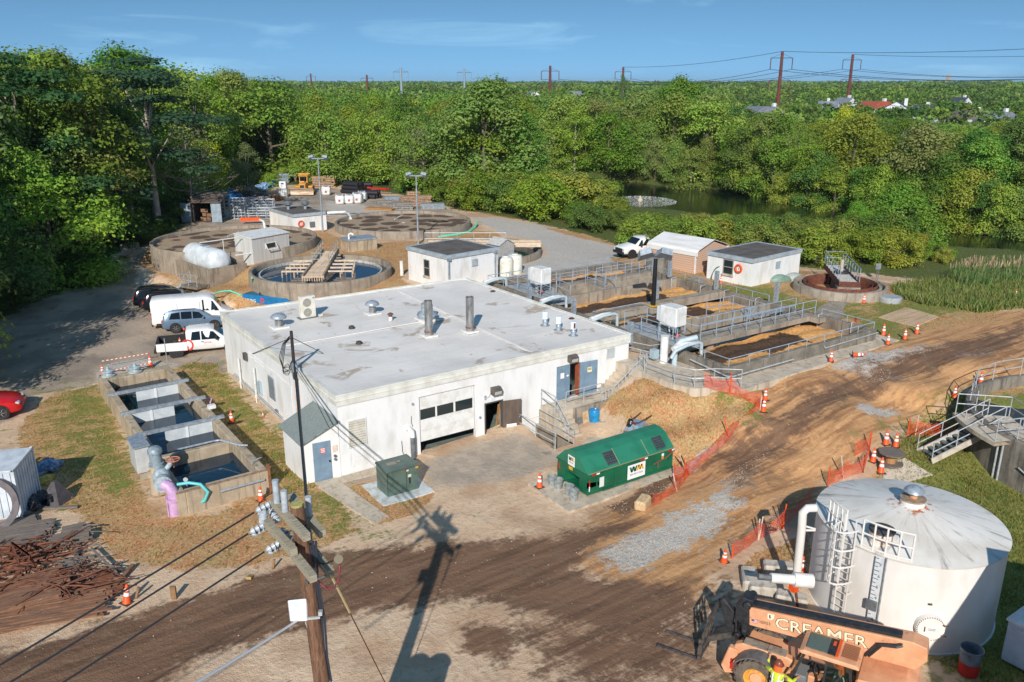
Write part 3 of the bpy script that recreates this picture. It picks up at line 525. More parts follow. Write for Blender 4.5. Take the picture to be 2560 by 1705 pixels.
p=onroof('C5',570,785); t=thing('exhaust_fan','large spun aluminium exhaust fan on a curb behind the left steel stack','exhaust fan',p)
MB().box(-.62,-.62,0,.62,.62,.14).obj('curb',WHP,t,bevel=.02); MB().lathe([(.5,.14),(.62,.25),(.66,.38),(.6,.5),(.42,.58),(.38,.62),(.38,1.0),(.34,1.12),(.2,1.18),(0,1.2)],24).obj('housing',GALV,t,40)
for i,(x,y) in enumerate(((582,890),(850,862))):
    p=onroof('C5',x,y); t=thing('steel_stack',('steel exhaust stack in front of the round exhaust fan','steel exhaust stack standing clear near the middle of the roof')[i],'exhaust stack',p,0,'steel exhaust stacks on the white roof')
    MB().box(-.42,-.42,0,.42,.42,.12).obj('curb',WHP,t,bevel=.02); MB().lathe([(.0,.3),(.24,.3),(.24,.1),(.26,.1),(.26,.42),(.24,.42),(.24,2.2),(.22,2.2),(.22,.32)],24).obj('pipe',STEEL,t,50); MB().lathe([(.262,.28),(.28,.28),(.28,.36),(.262,.36)],24).obj('clamp',RUSTD,t)
p=onroof('i',2198,728); t=thing('flue_cowl','small brick coloured flue cowl on the white roof','flue',p); MB().cyl((0,0,0),(0,0,.28),.12).obj('flue',WHP,t); MB().lathe([(.13,.26),(.13,.4),(.2,.4),(.2,.43),(.05,.52),(0,.52)],12).obj('cap',M('cowl_brown',(112,76,68),None),t)
for c,x,y,l in (('i',1845,800,'nearer the condenser'),('i',1912,940,'out in front on the open roof')):
    p=onroof(c,x,y); o=MB().lathe([(.2,0),(.2,.06),(.16,.1),(.16,.15),(.05,.19),(0,.19)],14).obj('roof_drain',M('drain_dk',(72,74,72),(54,56,56),9.),None,40,loc=p); tag(o,'low dark roof drain dome '+l,'roof drain','roof drain domes')
for i,(c,x,y) in enumerate((('l',305,762),('l',1447,1160))):
    p=onroof(c,x,y); o=MB().lathe([(.22,0),(.2,.1),(.1,.16),(0,.17)],12).obj('vent_cap',M('cap_maroon',(92,60,52),(72,50,46),8.),None,40,loc=p); tag(o,('rusty vent cap at the back by the roof edge','rusty vent cap near the three small blue capped vents')[i],'vent cap','rusty vent caps at the right roof edge')
for i,(x,y) in enumerate(((1060,1240),(1255,1310),(1470,1390))):
    p=onroof('l',x,y); t=thing('capped_vent',('white capped vent farthest back in the row of three','white capped vent in the middle of the row of three','white capped vent with a rust streak, nearest of the row of three')[i],'roof vent',p,0,'row of small capped vents near the right roof edge')
    MB().lathe([(.3,0),(.3,.02),(.15,.04),(.14,.12),(.17,.28),(.12,.36),(.12,.42),(.0,.42)],16).obj('stem',GALV,t,40); MB().lathe([(.12,.42),(.2,.44),(.2,.86),(.17,.9),(0,.9)],16).obj('cap',M('cap_pale',(200,214,224),(220,226,230),4.),t,40)
    if i==2: MB().lathe([(.204,.5),(.204,.84)],4,a0=-2.2,a1=-1.6).obj('rust_streak',RUST,t)
# ---- flat-roofed blockhouses
def hut(name,label,q,zb,zt,roofm,wins=(),pad=.1):
    # q: roof corners left, near, right, back (x,y)
    t=thing(name,label,'building',(q[1][0],q[1][1],zb)); ox,oy=q[1]; Q=[(a-ox,b-oy) for a,b in q]; h=zt-zb
    L,F,R_,B=Q; cx=sum(a for a,b in Q)/4; cy=sum(b for a,b in Q)/4
    ins=lambda d:[(a+(cx-a)/math.hypot(cx-a,cy-a if 0 else cy-b)*d,b+(cy-b)/math.hypot(cx-a,cy-b)*d) for a,b in Q]
    m=MB(); m.prism(ins(.14),-.5,h-.3); m.obj('wall',WHT,t)
    o=ins(0);i=ins(.3); m=MB()
    for a in range(4):
        b=(a+1)%4; m.add([(*o[a],h-.32),(*o[b],h-.32),(*i[b],h-.32),(*i[a],h-.32),(*o[a],h),(*o[b],h),(*i[b],h),(*i[a],h)],[(0,1,2,3),(4,7,6,5),(0,4,5,1),(1,5,6,2),(2,6,7,3),(3,7,4,0)])
    m.obj('fascia',FASG,t); MB().prism(ins(.28),h-.3,h-.03).obj('roof',roofm,t); return t,Q
def rect(c,pL,pF,pR,zt,ang=None):
    a=Vector(G(c,*pF,zt)); l=Vector(G(c,*pL,zt))-a; r=Vector(G(c,*pR,zt))-a
    e=r.normalized() if ang is None else Vector((math.cos(ang),math.sin(ang),0)); f=Vector((-e.y,e.x,0)); w=r.dot(e); d=l.dot(f)
    return [(a+f*d)[:2],a[:2],(a+e*w)[:2],(a+e*w+f*d)[:2]],e,f,w,d
def wallpos(t,e,n,o,u,z,off): p=e*u+n*off+Vector((o[0],o[1],0)); return (p.x,p.y,z)
def wbox(m,e,n,u0,u1,z0,z1,o0,o1,org=(0,0)):
    P=lambda u,z,o:(e.x*u+n.x*o+org[0],e.y*u+n.y*o+org[1],z)
    m.add([P(u0,z0,o0),P(u1,z0,o0),P(u1,z0,o1),P(u0,z0,o1),P(u0,z1,o0),P(u1,z1,o0),P(u1,z1,o1),P(u0,z1,o1)],[(0,3,2,1),(4,5,6,7),(0,1,5,4),(1,2,6,5),(2,3,7,6),(3,0,4,7)]); return m
LIFE=M('ring_orange',(236,92,30),(220,80,26),5.,.5)
def life_ring(loc,n,label):
    t=thing('life_ring',label,'life ring',loc,math.atan2(n.y,n.x)-math.pi/2+math.pi); a=MB(); a.path([(.3*math.cos(i*math.pi/12),-.04,.3*math.sin(i*math.pi/12)) for i in range(24)],.085,8,True); a.obj('ring',LIFE,t,60)
    a=MB()
    a.path([(.17*math.cos(i*.9)*(.4+.6*((i*7)%5)/5),-.06-.012*(i%3),.17*math.sin(i*.9)) for i in range(14)],.018,5); a.obj('rope',REFL,t); return t
def window(t,e,n,u0,u1,z0,z1,org=(0,0)):
    f=MB(); 
    for a in ((u0,u1,z0,z0+.06),(u0,u1,z1-.06,z1),(u0,u0+.06,z0+.06,z1-.06),(u1-.06,u1,z0+.06,z1-.06),(u0+.06,u1-.06,(z0+z1)/2-.03,(z0+z1)/2+.03)): wbox(f,e,n,*a,-.02,.05,org)
    w=f.obj('window',M('window_frame',(156,150,142),None),t); wbox(MB(),e,n,u0+.06,u1-.06,z0+.06,z1-.06,0,.02,org).obj('pane',GLS,w); wbox(MB(),e,n,u0-.08,u1+.08,z0-.12,z0,-.02,.12,org).obj('sill',CONCL,w); return w
# right blockhouse
q,e,f,w,d=rect('k',(790,210),(1105,295),(1515,205),5.0); b4,Q=hut('blockhouse','white blockhouse with a life ring beside the tan metal garage','' or q,2.6,5.0,ROOFG)
nl=-e; nf=-f
window(b4,-f,nl,-2.9,-1.9,.75,2.0,(f.x*.0-e.x*-.1,f.y*0-e.y*-.1))
wbox(MB(),e,nf,3.4,4.0,1.15,1.75,-.12,.0,(0,0)).obj('wall_vent',FASG,b4); 
p=Vector((q[1][0],q[1][1],0))+f*1.35+nl*-.06; life_ring((p.x,p.y,2.6+1.42),nl,'orange life ring on the white blockhouse by the tan garage')
# centre blockhouse
q,e2,f2,w,d=rect('C5',(462,295),(700,365),(1040,308),5.55); b2,Q=hut('blockhouse','white blockhouse with a brown gravel roof behind the main roof','' or q,2.6,5.55,ROOFG)
window(b2,-f2,-e2,-3.3,-2.5,.8,2.2,(e2.x*.1,e2.y*.1)); wbox(MB(),e2,-f2,2.55,3.15,1.75,2.3,-.12,0).obj('wall_vent',FASG,b2)
for u in (.12,5.0):
    a=MB(); a.path([(e2.x*u-f2.x*.02,e2.y*u-f2.y*.02,2.65),(e2.x*u-f2.x*.02,e2.y*u-f2.y*.02,.0)],.07,8); wbox(a,e2,-f2,u-.16,u+.16,2.55,2.75,-.02,.14); a.obj('downpipe',GALV,b2)
# back blockhouse
q,e,f,w,d=rect('h',(1298,560),(1560,645),(1965,605),4.75); b3,Q=hut('blockhouse','white blockhouse with two roof cowls and a life ring behind the round filter beds','' or q,2.4,4.75,ROOFG)
wbox(MB(),e,-f,2.0,2.55,.75,1.35,-.12,0).obj('wall_vent',GALVD,b3)
p=Vector((q[1][0],q[1][1],0))+e*.95-f*-.1; life_ring((p.x,p.y,3.65),-f,'orange life ring on the white wall behind the filter beds')
for i,(c,x,y) in enumerate((('h',1512,580),('h',1712,576))):
    p=G(c,x,y,4.72); t=thing('roof_cowl',('left grey octagonal cowl on the blockhouse roof','right grey octagonal cowl on the blockhouse roof')[i],'roof vent',p,0,'cowls on the back blockhouse'); MB().cyl((0,0,0),(0,0,.45),.18).obj('neck',GALV,t); MB().lathe([(.2,.4),(.5,.55),(.52,.8),(.35,.95),(0,.98)],8).obj('hood',GALVD,t)
# grey hut by the clarifier
a=G('h',1105,1225,2.55); b=G('h',1535,1130,2.55); e=(Vector(b)-Vector(a)); L=e.length; e.normalize(); f=Vector((-e.y,e.x,0))
gh=thing('pump_hut','pale grey panel hut with a sloping roof and awning window between round tanks','hut',a); P=lambda u,v,z:(e.x*u+f.x*v,e.y*u+f.y*v,z); D=2.4
MB().add([P(0,0,-.6),P(L,0,-.6),P(L,D,-.6),P(0,D,-.6),P(0,0,2.3),P(L,0,2.25),P(L,D,2.25),P(0,D,2.3)],[(0,3,2,1),(4,5,6,7),(0,1,5,4),(1,2,6,5),(2,3,7,6),(3,0,4,7)])
m=MB(); m.add([P(0,0,-.6),P(L,0,-.6),P(L,D,-.6),P(0,D,-.6),P(0,0,2.35),P(L,0,2.3),P(L,D,2.55),P(0,D,2.6)],[(0,3,2,1),(4,5,6,7),(0,1,5,4),(1,2,6,5),(2,3,7,6),(3,0,4,7)]); m.obj('wall',M('panel_grey',(206,206,202),(188,188,184),2.,.6,stretch=(3,3,.1)),gh)
m=MB(); m.add([P(-.08,-.1,2.35),P(L+.08,-.1,2.3),P(L+.08,D,2.56),P(-.08,D,2.61),P(-.08,-.1,2.42),P(L+.08,-.1,2.37),P(L+.08,D,2.63),P(-.08,D,2.68)],[(0,3,2,1),(4,5,6,7),(0,1,5,4),(1,2,6,5),(2,3,7,6),(3,0,4,7)]); m.obj('roof',WHP,gh)
fr=wbox(MB(),e,-f,1.55,2.75,1.15,1.7,0,.05).obj('window',WHP,gh); wbox(MB(),e,-f,1.6,2.7,1.2,1.65,.05,.06).obj('pane',GLS,fr)
m=MB(); m.slab([P(1.5,-.05,1.72),P(2.8,-.05,1.72),P(2.8,-.34,1.1),P(1.5,-.34,1.1)],.02); k=MB()
for (u0,u1) in ((1.5,1.58),(2.72,2.8)): k.slab([P(u0,-.05,1.72),P(u1,-.05,1.72),P(u1,-.34,1.1),P(u0,-.34,1.1)],.04)
k.slab([P(1.5,-.3,1.18),P(2.8,-.3,1.18),P(2.8,-.34,1.1),P(1.5,-.34,1.1)],.04); k.obj('awning_frame',WHP,fr)
wbox(MB(),e,f,L-.05,L+.05,-.1,1.95,.4,1.3).obj('door',BDOOR,gh)
m=MB(); m.path([P(0,.2,1.0),P(-1.5,.6,1.0)],.06,8); m.path([P(-.05,1.2,2.3),P(-.6,1.3,2.45),P(-4,2.2,2.4)],.04,8); m.cyl(P(-2,1.5,-.6),P(-2,1.5,2.45),.03); m.obj('pipe',WHP,gh,split=True)
# tan metal garage
cp=thing('metal_garage','tan horizontal clad metal garage with a white rounded roof','garage',G('k',618,418,2.6),rad(8)); Wd,Ln,hE,hA=4.6,5.2,1.95,2.85
TAN=None
def clad():
    t=NT('tan_cladding'); w=t.node('ShaderNodeTexWave'); w.wave_type='BANDS'; w.bands_direction='Z'; w.wave_profile='SAW'; w.inputs['Scale'].default_value=1.6; t.link(t.coord('Object'),w.inputs['Vector']); c=t.mix(t.ramp(w.outputs['Fac'],.8,1.),srgb(214,180,156),srgb(150,118,100)); t.bump(w.outputs['Fac'],.03,.8); return t.out(c,.5)
TAN=clad()
m=MB(); m.yz([(0,-.3),(Ln,-.3),(Ln,hE),(0,hE)],0,.05); m.yz([(0,-.3),(Ln,-.3),(Ln,hE),(0,hE)],Wd-.05,Wd); m.xz([(.05,-.3),(Wd-.05,-.3),(Wd-.05,hE),(Wd/2,hA-.1),(.05,hE)],.02,.07); m.xz([(.05,-.3),(Wd-.05,-.3),(Wd-.05,hE),(Wd/2,hA-.1),(.05,hE)],Ln-.07,Ln-.02); m.obj('wall',TAN,cp)
m=MB(); pr=[(-.08,hE-.35),(-.1,hE),(.12,hE+.22),(Wd/2,hA),(Wd-.12,hE+.22),(Wd+.1,hE),(Wd+.08,hE-.35),(Wd+.04,hE-.35),(Wd+.06,hE-.02),(Wd-.14,hE+.18),(Wd/2,hA-.04),(.14,hE+.18),(-.06,hE-.02),(-.04,hE-.35)]
for i in range(6):
    a,b=pr[i],pr[i+1]; m.slab([(a[0],-.25,a[1]),(b[0],-.25,b[1]),(b[0],Ln+.2,b[1]),(a[0],Ln+.2,a[1])],-.03)
m.obj('roof',M('white_ribbed',(236,234,230),(220,216,210),1.5,.45,stretch=(1,.2,1)),cp)
MB().box(-.05,-.06,-.3,.06,.06,hE-.1).obj('corner_trim',WHP,cp)
# ------------------------------------------------------------------ tanks and basins
def ZAT(c,x,y,p): r=ray(c,x,y); f=r[0]*FW[0]+r[1]*FW[1]; d=(p[0]-CAM[0])*FW[0]+(p[1]-CAM[1])*FW[1]; return float(CAM[2]+r[2]*d/f)
def railing(name,pts,h,parent,mat=None,mids=(.5,),sp=1.7,r=.026,closed=False,label=None,bal=0):
    mat=mat or RAIL; P=[Vector(p) for p in pts]
    if closed: P.append(P[0])
    m=MB()
    for q in [1.]+list(mids): m.path([p+Vector((0,0,h*q)) for p in P],r,6)
    o=m.obj(name,mat,parent,60)
    if label: tag(o,*label)
    ps=MB().cyl((0,0,0),(0,0,h),r,n=6).mesh('post',mat); done=set()
    for a,b in zip(P[:-1],P[1:]):
        L=(b-a).length; n=max(1,round(L/sp))
        for i in range(n+1):
            p=a+(b-a)*(i/n); k=(round(p.x,1),round(p.y,1))
            if k in done: continue
            done.add(k); q=bpy.data.objects.new('post',ps); COL.objects.link(q); q.parent=o; q.location=p
    return o
def foam_mat(name,seed,flip=1):
    t=NT(name); co=t.coord('Object'); sx=t.node('ShaderNodeSeparateXYZ'); t.link(co,sx.inputs[0]); y=sx.outputs['Y']; x=sx.outputs['X']
    off=t.node('ShaderNodeMapping'); off.inputs['Location'].default_value=(seed*7.3,seed*3.1,0); t.link(co,off.inputs[0])
    n=t.noise(.75,6,.62,src=off.outputs[0],stretch=(.55,1,1)); n2=t.noise(5.,4,.6,src=off.outputs[0])
    w=t.math('ADD',y,t.math('MULTIPLY',t.math('SUBTRACT',n,.5),2.6))
    band=t.math('MULTIPLY',t.ramp(w,-.35,-.22),t.ramp(w,1.75,1.6)); end=t.ramp(t.math('ADD',x,t.math('MULTIPLY',n,2.)),4.6,4.4); band=t.math('MULTIPLY',band,end)
    b2=t.ramp(w,-1.65,-1.75); band=t.math('MAXIMUM',band,b2)
    tan=t.mix(t.ramp(n2,.4,.65),srgb(232,178,112),srgb(206,148,88)); dk=t.mix(t.ramp(n2,.42,.66),srgb(96,74,56),srgb(66,50,40)); dk=t.mix(t.math('MULTIPLY',t.ramp(n2,.64,.7),.6),dk,srgb(170,130,88))
    t.bump(t.math('ADD',n2,t.noise(24,3,.6)),.06,.8); return t.out(t.mix(band,tan,dk),.8,0,.25)
ab=thing('aeration_basin','long concrete aeration basins with foam and blue railings beside the main building','tank')
ZT=3.45
m=MB(); m.box(20.6,-6,1.2,34.4,-5.68,ZT).box(20.6,19.28,1.2,34.4,19.6,ZT).box(20.6,-5.68,1.2,20.92,19.28,ZT).box(34.08,-5.68,1.2,34.4,19.28,ZT)
m.obj('outer_wall',CONCD,ab,bevel=.03)
m=MB(); m.box(24.5,2.28,1.2,34.08,2.52,ZT-.02).box(20.92,2.3,1.2,24.5,2.5,ZT-.3).box(20.92,6.55,2.9,34.08,7.4,ZT-.01).box(20.92,11.8,1.2,34.08,12.1,ZT-.01).box(26.8,12.1,1.2,27.9,14.5,ZT-.03).box(20.92,14.4,1.2,34.08,14.5,ZT-.3)
for u in (22.5,25.5,28.5,31.5): m.box(u,6.7,1.2,u+.35,7.25,2.9)
m.box(26.2,6.2,2.9,27.2,6.55,ZT-.03)
m.obj('inner_wall',CONC,ab,bevel=.02)
m=MB(); m.box(21.6,-1.65,3.1,34.08,-.35,ZT-.01); m.box(33.3,-2.4,3.1,34.08,-1.65,ZT-.015)
for u in (24,28.6,32.4): m.box(u,-1.3,1.2,u+.5,-.7,3.1)
m.obj('walkway',CONC,ab,bevel=.02)
MB().box(21.6,14.5,3.12,34.08,15.6,ZT-.01).obj('walkway',CONC,ab,bevel=.02)
m=MB(); m.box(20.92,-1.8,3.2,22.9,3.6,3.5); m.box(20.92,10.9,3.2,23.,17.2,3.48); m.obj('deck',M('deck_grey',(166,170,172),(140,144,146),3.,.6),ab,split=True)
for i,(v0,v1) in enumerate(((-5.68,-1.2),(2.52,6.7),(7.3,11.8),(15.3,19.28))):
    n=70; k=24; vs=[];rr=random.Random(i)
    for j in range(k+1):
        for a in range(n+1): vs.append((-6.6+13.2*a/n,-(v1-v0)/2+(v1-v0)*j/k,.06*math.sin(a*.33+i)+.05*math.sin(j*.9+a*.11)+rr.uniform(-.02,.02)))
    o=raw('foam',vs,[(j*(n+1)+a,j*(n+1)+a+1,(j+1)*(n+1)+a+1,(j+1)*(n+1)+a) for j in range(k) for a in range(n)],foam_mat('foam_surface',i),ab); o.location=(27.5,(v0+v1)/2,2.72)
    for p in o.data.polygons: p.use_smooth=True
MURK=water_mat('murky_water',(58,54,40),.12,.05,3.)
MB().face((24.5,-.6,2.45),(34.08,-.6,2.45),(34.08,2.3,2.45),(24.5,2.3,2.45)).obj('water',MURK,ab)
MB().face((20.92,12.1,2.35),(34.08,12.1,2.35),(34.08,14.5,2.35),(20.92,14.5,2.35)).obj('water',MURK,ab)
MB().box(29.5,.6,3.3,33.6,.75,3.42).box(25,12.9,2.8,26.6,13.0,2.95).obj('weir',GALV,ab)
MB().box(27.9,12.5,3.0,34,12.7,3.25).obj('weir_trough',CONCL,ab)
MB().box(31,2.25,2.9,32.4,2.29,ZT+.02).obj('steel_plate',M('bright_plate',(214,218,222),(176,182,188),6.,.3,.5),ab)
# railings on the basins
railing('railing',[(20.75,-2.2,ZT),(20.75,-5.85,ZT),(34.25,-5.85,ZT),(34.25,-1.9,ZT)],.46,ab,mids=(),sp=1.75)
railing('railing',[(34.25,2.6,ZT),(34.25,7.2,ZT)],.46,ab,mids=()); railing('railing',[(34.25,8.,ZT),(34.25,12.6,ZT)],.46,ab,mids=()); railing('railing',[(34.25,13.2,ZT),(34.25,15.3,ZT)],.46,ab,mids=())
railing('railing',[(20.7,17.2,ZT),(20.7,19.45,ZT),(33.2,19.45,ZT)],.46,ab,mids=(),sp=2.)
railing('railing',[(22.95,-1.55,ZT),(34.0,-1.55,ZT)],1.05,ab,sp=1.45); railing('railing',[(24.,-.45,ZT),(33.3,-.45,ZT)],1.05,ab,sp=1.45)
railing('railing',[(22.95,-1.55,ZT),(20.95,-1.55,3.5),(20.95,3.2,3.5),(22.9,3.2,3.5),(24.,-.45,ZT)][1:],1.05,ab,sp=1.6)
railing('railing',[(27.6,2.4,ZT),(30.2,2.4,ZT),(30.2,-.45,ZT)],1.05,ab,sp=1.2)
railing('railing',[(23,15.5,ZT),(34.0,15.5,ZT)],1.05,ab,sp=1.6); railing('railing',[(23.0,14.6,ZT),(26.8,14.6,ZT),(26.8,12.2,ZT)],1.05,ab,sp=1.4); railing('railing',[(27.9,12.2,ZT),(27.9,14.6,ZT),(34,14.6,ZT)],1.05,ab,sp=1.5)
railing('railing',[(20.95,11.,3.5),(20.95,17.1,3.5),(22.9,17.1,3.5)],1.05,ab,sp=1.6); railing('railing',[(22.6,11.1,3.5),(22.9,13.2,3.5)],1.05,ab,sp=1.6)
for (a,b) in (((20.95,6.6),(26.2,6.9)),): 
    m=MB(); m.path([(21.1,6.62,ZT+.3),(25.4,6.62,ZT+.3),(26.2,6.62,ZT+.05)],.03,6); m.obj('pipe_rail',RAILW,ab)
# square steel posts, taps and pipes
pp=[]
for c,x,y in (('k',1290,645),('k',795,540),('k',410,440),('k',300,622)): pp.append(G(c,x,y,ZT))
for c,x,y,zt in (('j',1575,845,4.75),('j',1172,708,4.75),('k',90,780,4.95)): g=G(c,x,y,zt); pp.append((g[0],g[1],3.3))
for p in pp: MB().box(-.13,-.13,0,.13,.13,1.42).obj('steel_post',GALV,ab,loc=p)
for c,x,y in (('k',445,455),('k',685,520),('k',880,560),('k',1140,625),('k',1660,760),('k',1935,825)):
    p=G(c,x,y,ZT); m=MB(); m.path([(.35,.05,.08),(0,0,.1),(-.25,-.05,.1),(-.3,-.06,-.0),(-.3,-.06,-.9)],.035,6); m.obj('sample_tap',RAILW,ab,loc=p)
MB().cyl((0,0,.0),(0,0,.28),.07).obj('tap_light',RED,ab,loc=G('k',1952,812,ZT+.1))
def air_pipe(x,y,z,L,d):
    m=MB(); m.path([(x-1.2,y,z-.3),(x-.9,y,z+.1),(x,y,z+.28),(x+L,y,z+.3),(x+L+.3,y,z+.22),(x+L+.35,y,z-.4),(x+L+.35,y,z-.8)],.11,8); q=m.obj('air_pipe',M('pipe_pale',(176,196,204),(196,206,210),3.,.4),ab,50); MB().path([(x-.8,y+.28,z+.12),(x+.2,y+.28,z+.25),(x+.9,y+.28,z+.2)],.16,8).obj('pipe_sleeve',WHP,q,50); return q
air_pipe(20.3,-3.0,3.75,.9,1); air_pipe(20.3,4.6,3.75,.9,1); air_pipe(20.3,10.2,3.75,.9,1); air_pipe(20.3,17.9,3.6,.8,1)
m=MB(); m.path([(19.9,-2.5,2.7),(19.9,-2.5,3.9),(20.2,-2.6,4.2),(21.2,-2.9,4.35)],.16,10); m.obj('air_riser',M('pipe_pale',(1,1,1)),ab,50)
MB().cyl((19.75,-1.75,2.7),(19.75,-1.75,4.4),.24,n=14).obj('insulated_pipe',WHP,ab,50)
m=MB(); m.path([(18.6,3,3.1),(19.7,-.8,3.1),(19.7,-1.5,3.1)],.04,6); m.path([(18.6,3,3.4),(19.9,-.4,3.4),(20,-1.2,3.7)],.03,6); m.path([(20.45,-3.2,3.2),(20.45,-6.15,3.0),(21.0,-6.15,2.95),(26.0,-6.15,3.0)],.045,6); m.path([(29,-6.1,3.15),(34.4,-6.1,3.25)],.035,6); m.path([(29,-6.1,3.15),(28.9,-6.1,3.3)],.035,6); m.obj('hand_pipe',RAILW,ab,split=True)
MB().box(19.2,-1.5,2.95,19.6,-1.1,3.5).obj('junction_box',M('box_blue',(160,180,190)),ab)
# blower cabinets (stand on legs on the decks)
def cabinet(c,x,y,label):
    p=G(c,x,y,4.0); t=thing('blower_cabinet',label,'cabinet',(p[0],p[1],3.5),rad(6),'blower cabinets on the basin decks')
    MB().box(0,0,.5,1.05,1.35,1.75).obj('housing',WHP,t,bevel=.06); MB().box(.15,1.35,.7,.8,1.7,1.6).obj('control_box',M('box_pale',(206,212,214),None),t)
    for a,b in ((.06,.06),(.99,.06),(.06,1.29),(.99,1.29)): MB().box(a-.04,b-.04,0,a+.04,b+.04,.5).obj('leg',RAIL,t)
    m=MB(); m.box(.1,.1,.1,.95,1.2,.16); m.blob((.5,.5,.32),(.3,.3,.16)); m.obj('blower',GALVD,t)
    m=MB(); m.path([(-.6,-.3,0),(-.6,-.3,.7),(-.6,.9,.95),(-.2,1.2,.8)],.035,6); m.path([(-.3,.2,0),(-.25,.3,.5),(-.1,.5,.6)],.05,6); m.obj('pipework',RAILW,t)
    m=MB()
    for k in range(6): m.path([(-.5+.14*k,-.25,0),(-.45+.14*k,-.1+.05*k,.22),(-.3+.1*k,.35,.3)],.025,5)
    m.obj('hoses',BLK,t); MB().cyl((-.5,-.5,.1),(-.35,-.5,.3),.1).obj('valve_wheel',M('valve_red',(214,84,52),None),t); MB().box(1.05,.3,1.2,1.06,.8,1.55).obj('vent',GALVD,t); return t
cabinet('m',880,690,'white blower cabinet on legs on the near basin deck'); cabinet('l',1005,665,'white blower cabinet on legs on the far basin deck')
# black floodlight pole
pb=G('k',275,678,ZT); zt=ZAT('k',288,285,pb); t=thing('floodlight_pole','black pole with two grey floodlights standing on the basin walkway','light pole',pb)
MB().cyl((0,0,0),(0,0,zt-ZT),.17,.15,n=12).obj('pole',M('pole_black',(34,36,40),(26,28,30),3.,.4),t,40); MB().box(-.3,-.25,-.03,.35,.25,.06).obj('base_plate',YEL,t)
def flood(t,x,z,r):
    a=MB(); a.M=Matrix.Translation((x,0,z))@Matrix.Rotation(-YAW,4,'Z')@Matrix.Rotation(rad(-16 if x<0 else 14),4,'Y')@Matrix.Rotation(rad(-28),4,'X')@Matrix.Scale(r,4); a.add([(-.28,-.2,-.14),(.28,-.2,-.14),(.42,.42,-.2),(-.42,.42,-.2),(-.24,-.15,.16),(.24,-.15,.16),(.36,.34,.1),(-.36,.34,.1)],[(0,3,2,1),(4,5,6,7),(0,1,5,4),(1,2,6,5),(2,3,7,6),(3,0,4,7)]); return a.obj('floodlight',GALV,t)
m=MB(); m.beam((-.5*RT[0],-.5*RT[1],zt-ZT),(.6*RT[0],.6*RT[1],zt-ZT),.07); m.obj('crossarm',GALVD,t)
for s in (-1,1):
    f=flood(t,s*.72*RT[0],zt-ZT+.42,1.5); f.location=(0,s*.72*RT[1],0)
# ---- channel tank on the left lawn
ct=thing('channel_tank','long open concrete channel tank of four bays on the left lawn','tank',(-3.45,.38,0),rad(1.8)); ZC=1.15
CW=conc_mat('concrete_tan',(186,170,146),(164,148,126),(120,110,96))
m=MB(); Wc,Lc=-4.17,18.85
m.box(-.4,0,-.7,0,Lc,ZC).box(Wc,0,-.7,Wc+.4,Lc,ZC).box(Wc+.4,0,-.7,-.4,.4,ZC-.02).box(Wc+.4,Lc-.9,-.7,-.4,Lc,ZC-.02).box(Wc+.4,4.35,-.7,-.4,4.7,ZC-.03); m.obj('wall',CW,ct,bevel=.03)
MB().face((Wc+.3,.3,.52),(-.3,.3,.52),(-.3,Lc,.52),(Wc+.3,Lc,.52)).obj('water',water_mat('tank_water',(14,44,62),.015,.006,2.),ct)
for v,a,b in ((14.75,.95,0),(11.2,0,1.1),(7.65,.9,0)):
    be=MB().box(Wc-.15,v-.07,ZC+.002,.25,v+.1,ZC+.17).obj('baffle_beam',GALV,ct); x0,x1=Wc+.42+a,-.42-b
    MB().box(x0,v-.02,.4,x1,v+.03,ZC).obj('baffle_panel',M('panel_pale',(206,212,216),(188,196,202),2.,.5),be); xm=(x0+x1)/2-.1; MB().box(xm-.06,v-.06,.4,xm+.06,v-.021,ZC).obj('stiffener',M('stiff',(222,226,228),None),be)
m=MB(); m.path([(Wc+1.2,4.5,1.3),(-1.2,4.5,1.3),(-.9,4.4,1.3),(-.3,3.2,1.3),(.05,3.1,1.25)],.05,7); m.path([(-2.3,-.08,.75),(-.25,-.08,.75)],.05,7); m.path([(-.5,.9,1.15),(-.5,.9,1.4),(.05,1.0,1.4)],.03,6); m.obj('pipe',GALV,ct,50,split=True)
m=MB(); m.box(-.05,-.1,-.1,.05,.0,ZC+.1); m.box(-.02,.0,ZC,.12,.25,ZC+.18); m.obj('corner_channel',RUSTD,ct); MB().box(Wc,-.01,ZC-.02,0,.1,ZC+.03).obj('edge_angle',M('edge_rust',(156,130,104),(124,102,84),5.),ct)
MB().box(-.1,9.3,1.15,.3,9.6,1.35).obj('sampler_box',WHP,ct)
# pump and valve gear at its near-left end
pg=thing('pump_set','grey vertical pump motor with discharge valve at the near end of the channel tank','pump',G('d',600,1310,0),rad(1))
g=lambda c,x,y,z:tuple(np.array(G(c,x,y,z))-np.array(pg.location))
PB=G('d',600,1100,1.1); px_,py_=PB[0]-pg.location[0],PB[1]-pg.location[1]
m=MB(); m.lathe([(.42,.0),(.42,.95),(.5,.95),(.5,1.05),(.3,1.1),(.3,1.3),(.36,1.32),(.36,1.4),(.26,1.42)],18,(px_,py_,.1)); m.obj('pump_base',CW,pg,40)
PAL=M('pump_grey',(150,164,172),(118,132,142),5.,.5,.15)
m=MB(); m.lathe([(.26,1.5),(.34,1.52),(.34,1.62),(.28,1.65),(.28,2.1),(.33,2.12),(.33,2.28),(.22,2.42),(.1,2.46),(0,2.47)],18,(px_,py_,.0)); m.obj('motor',PAL,pg,40)
LIL=M('lilac_pipe',(206,168,206),(188,150,190),4.,.45)
q=g('d',755,1480,0); top=(q[0],q[1],1.25)
m=MB(); m.cyl((q[0],q[1],-.1),(q[0],q[1],.8),.26,n=16); m.path([(q[0],q[1],.8),(q[0],q[1],1.1),(q[0]-.1,q[1]+.12,1.35),(q[0]-.28,q[1]+.3,1.45)],.25,14)
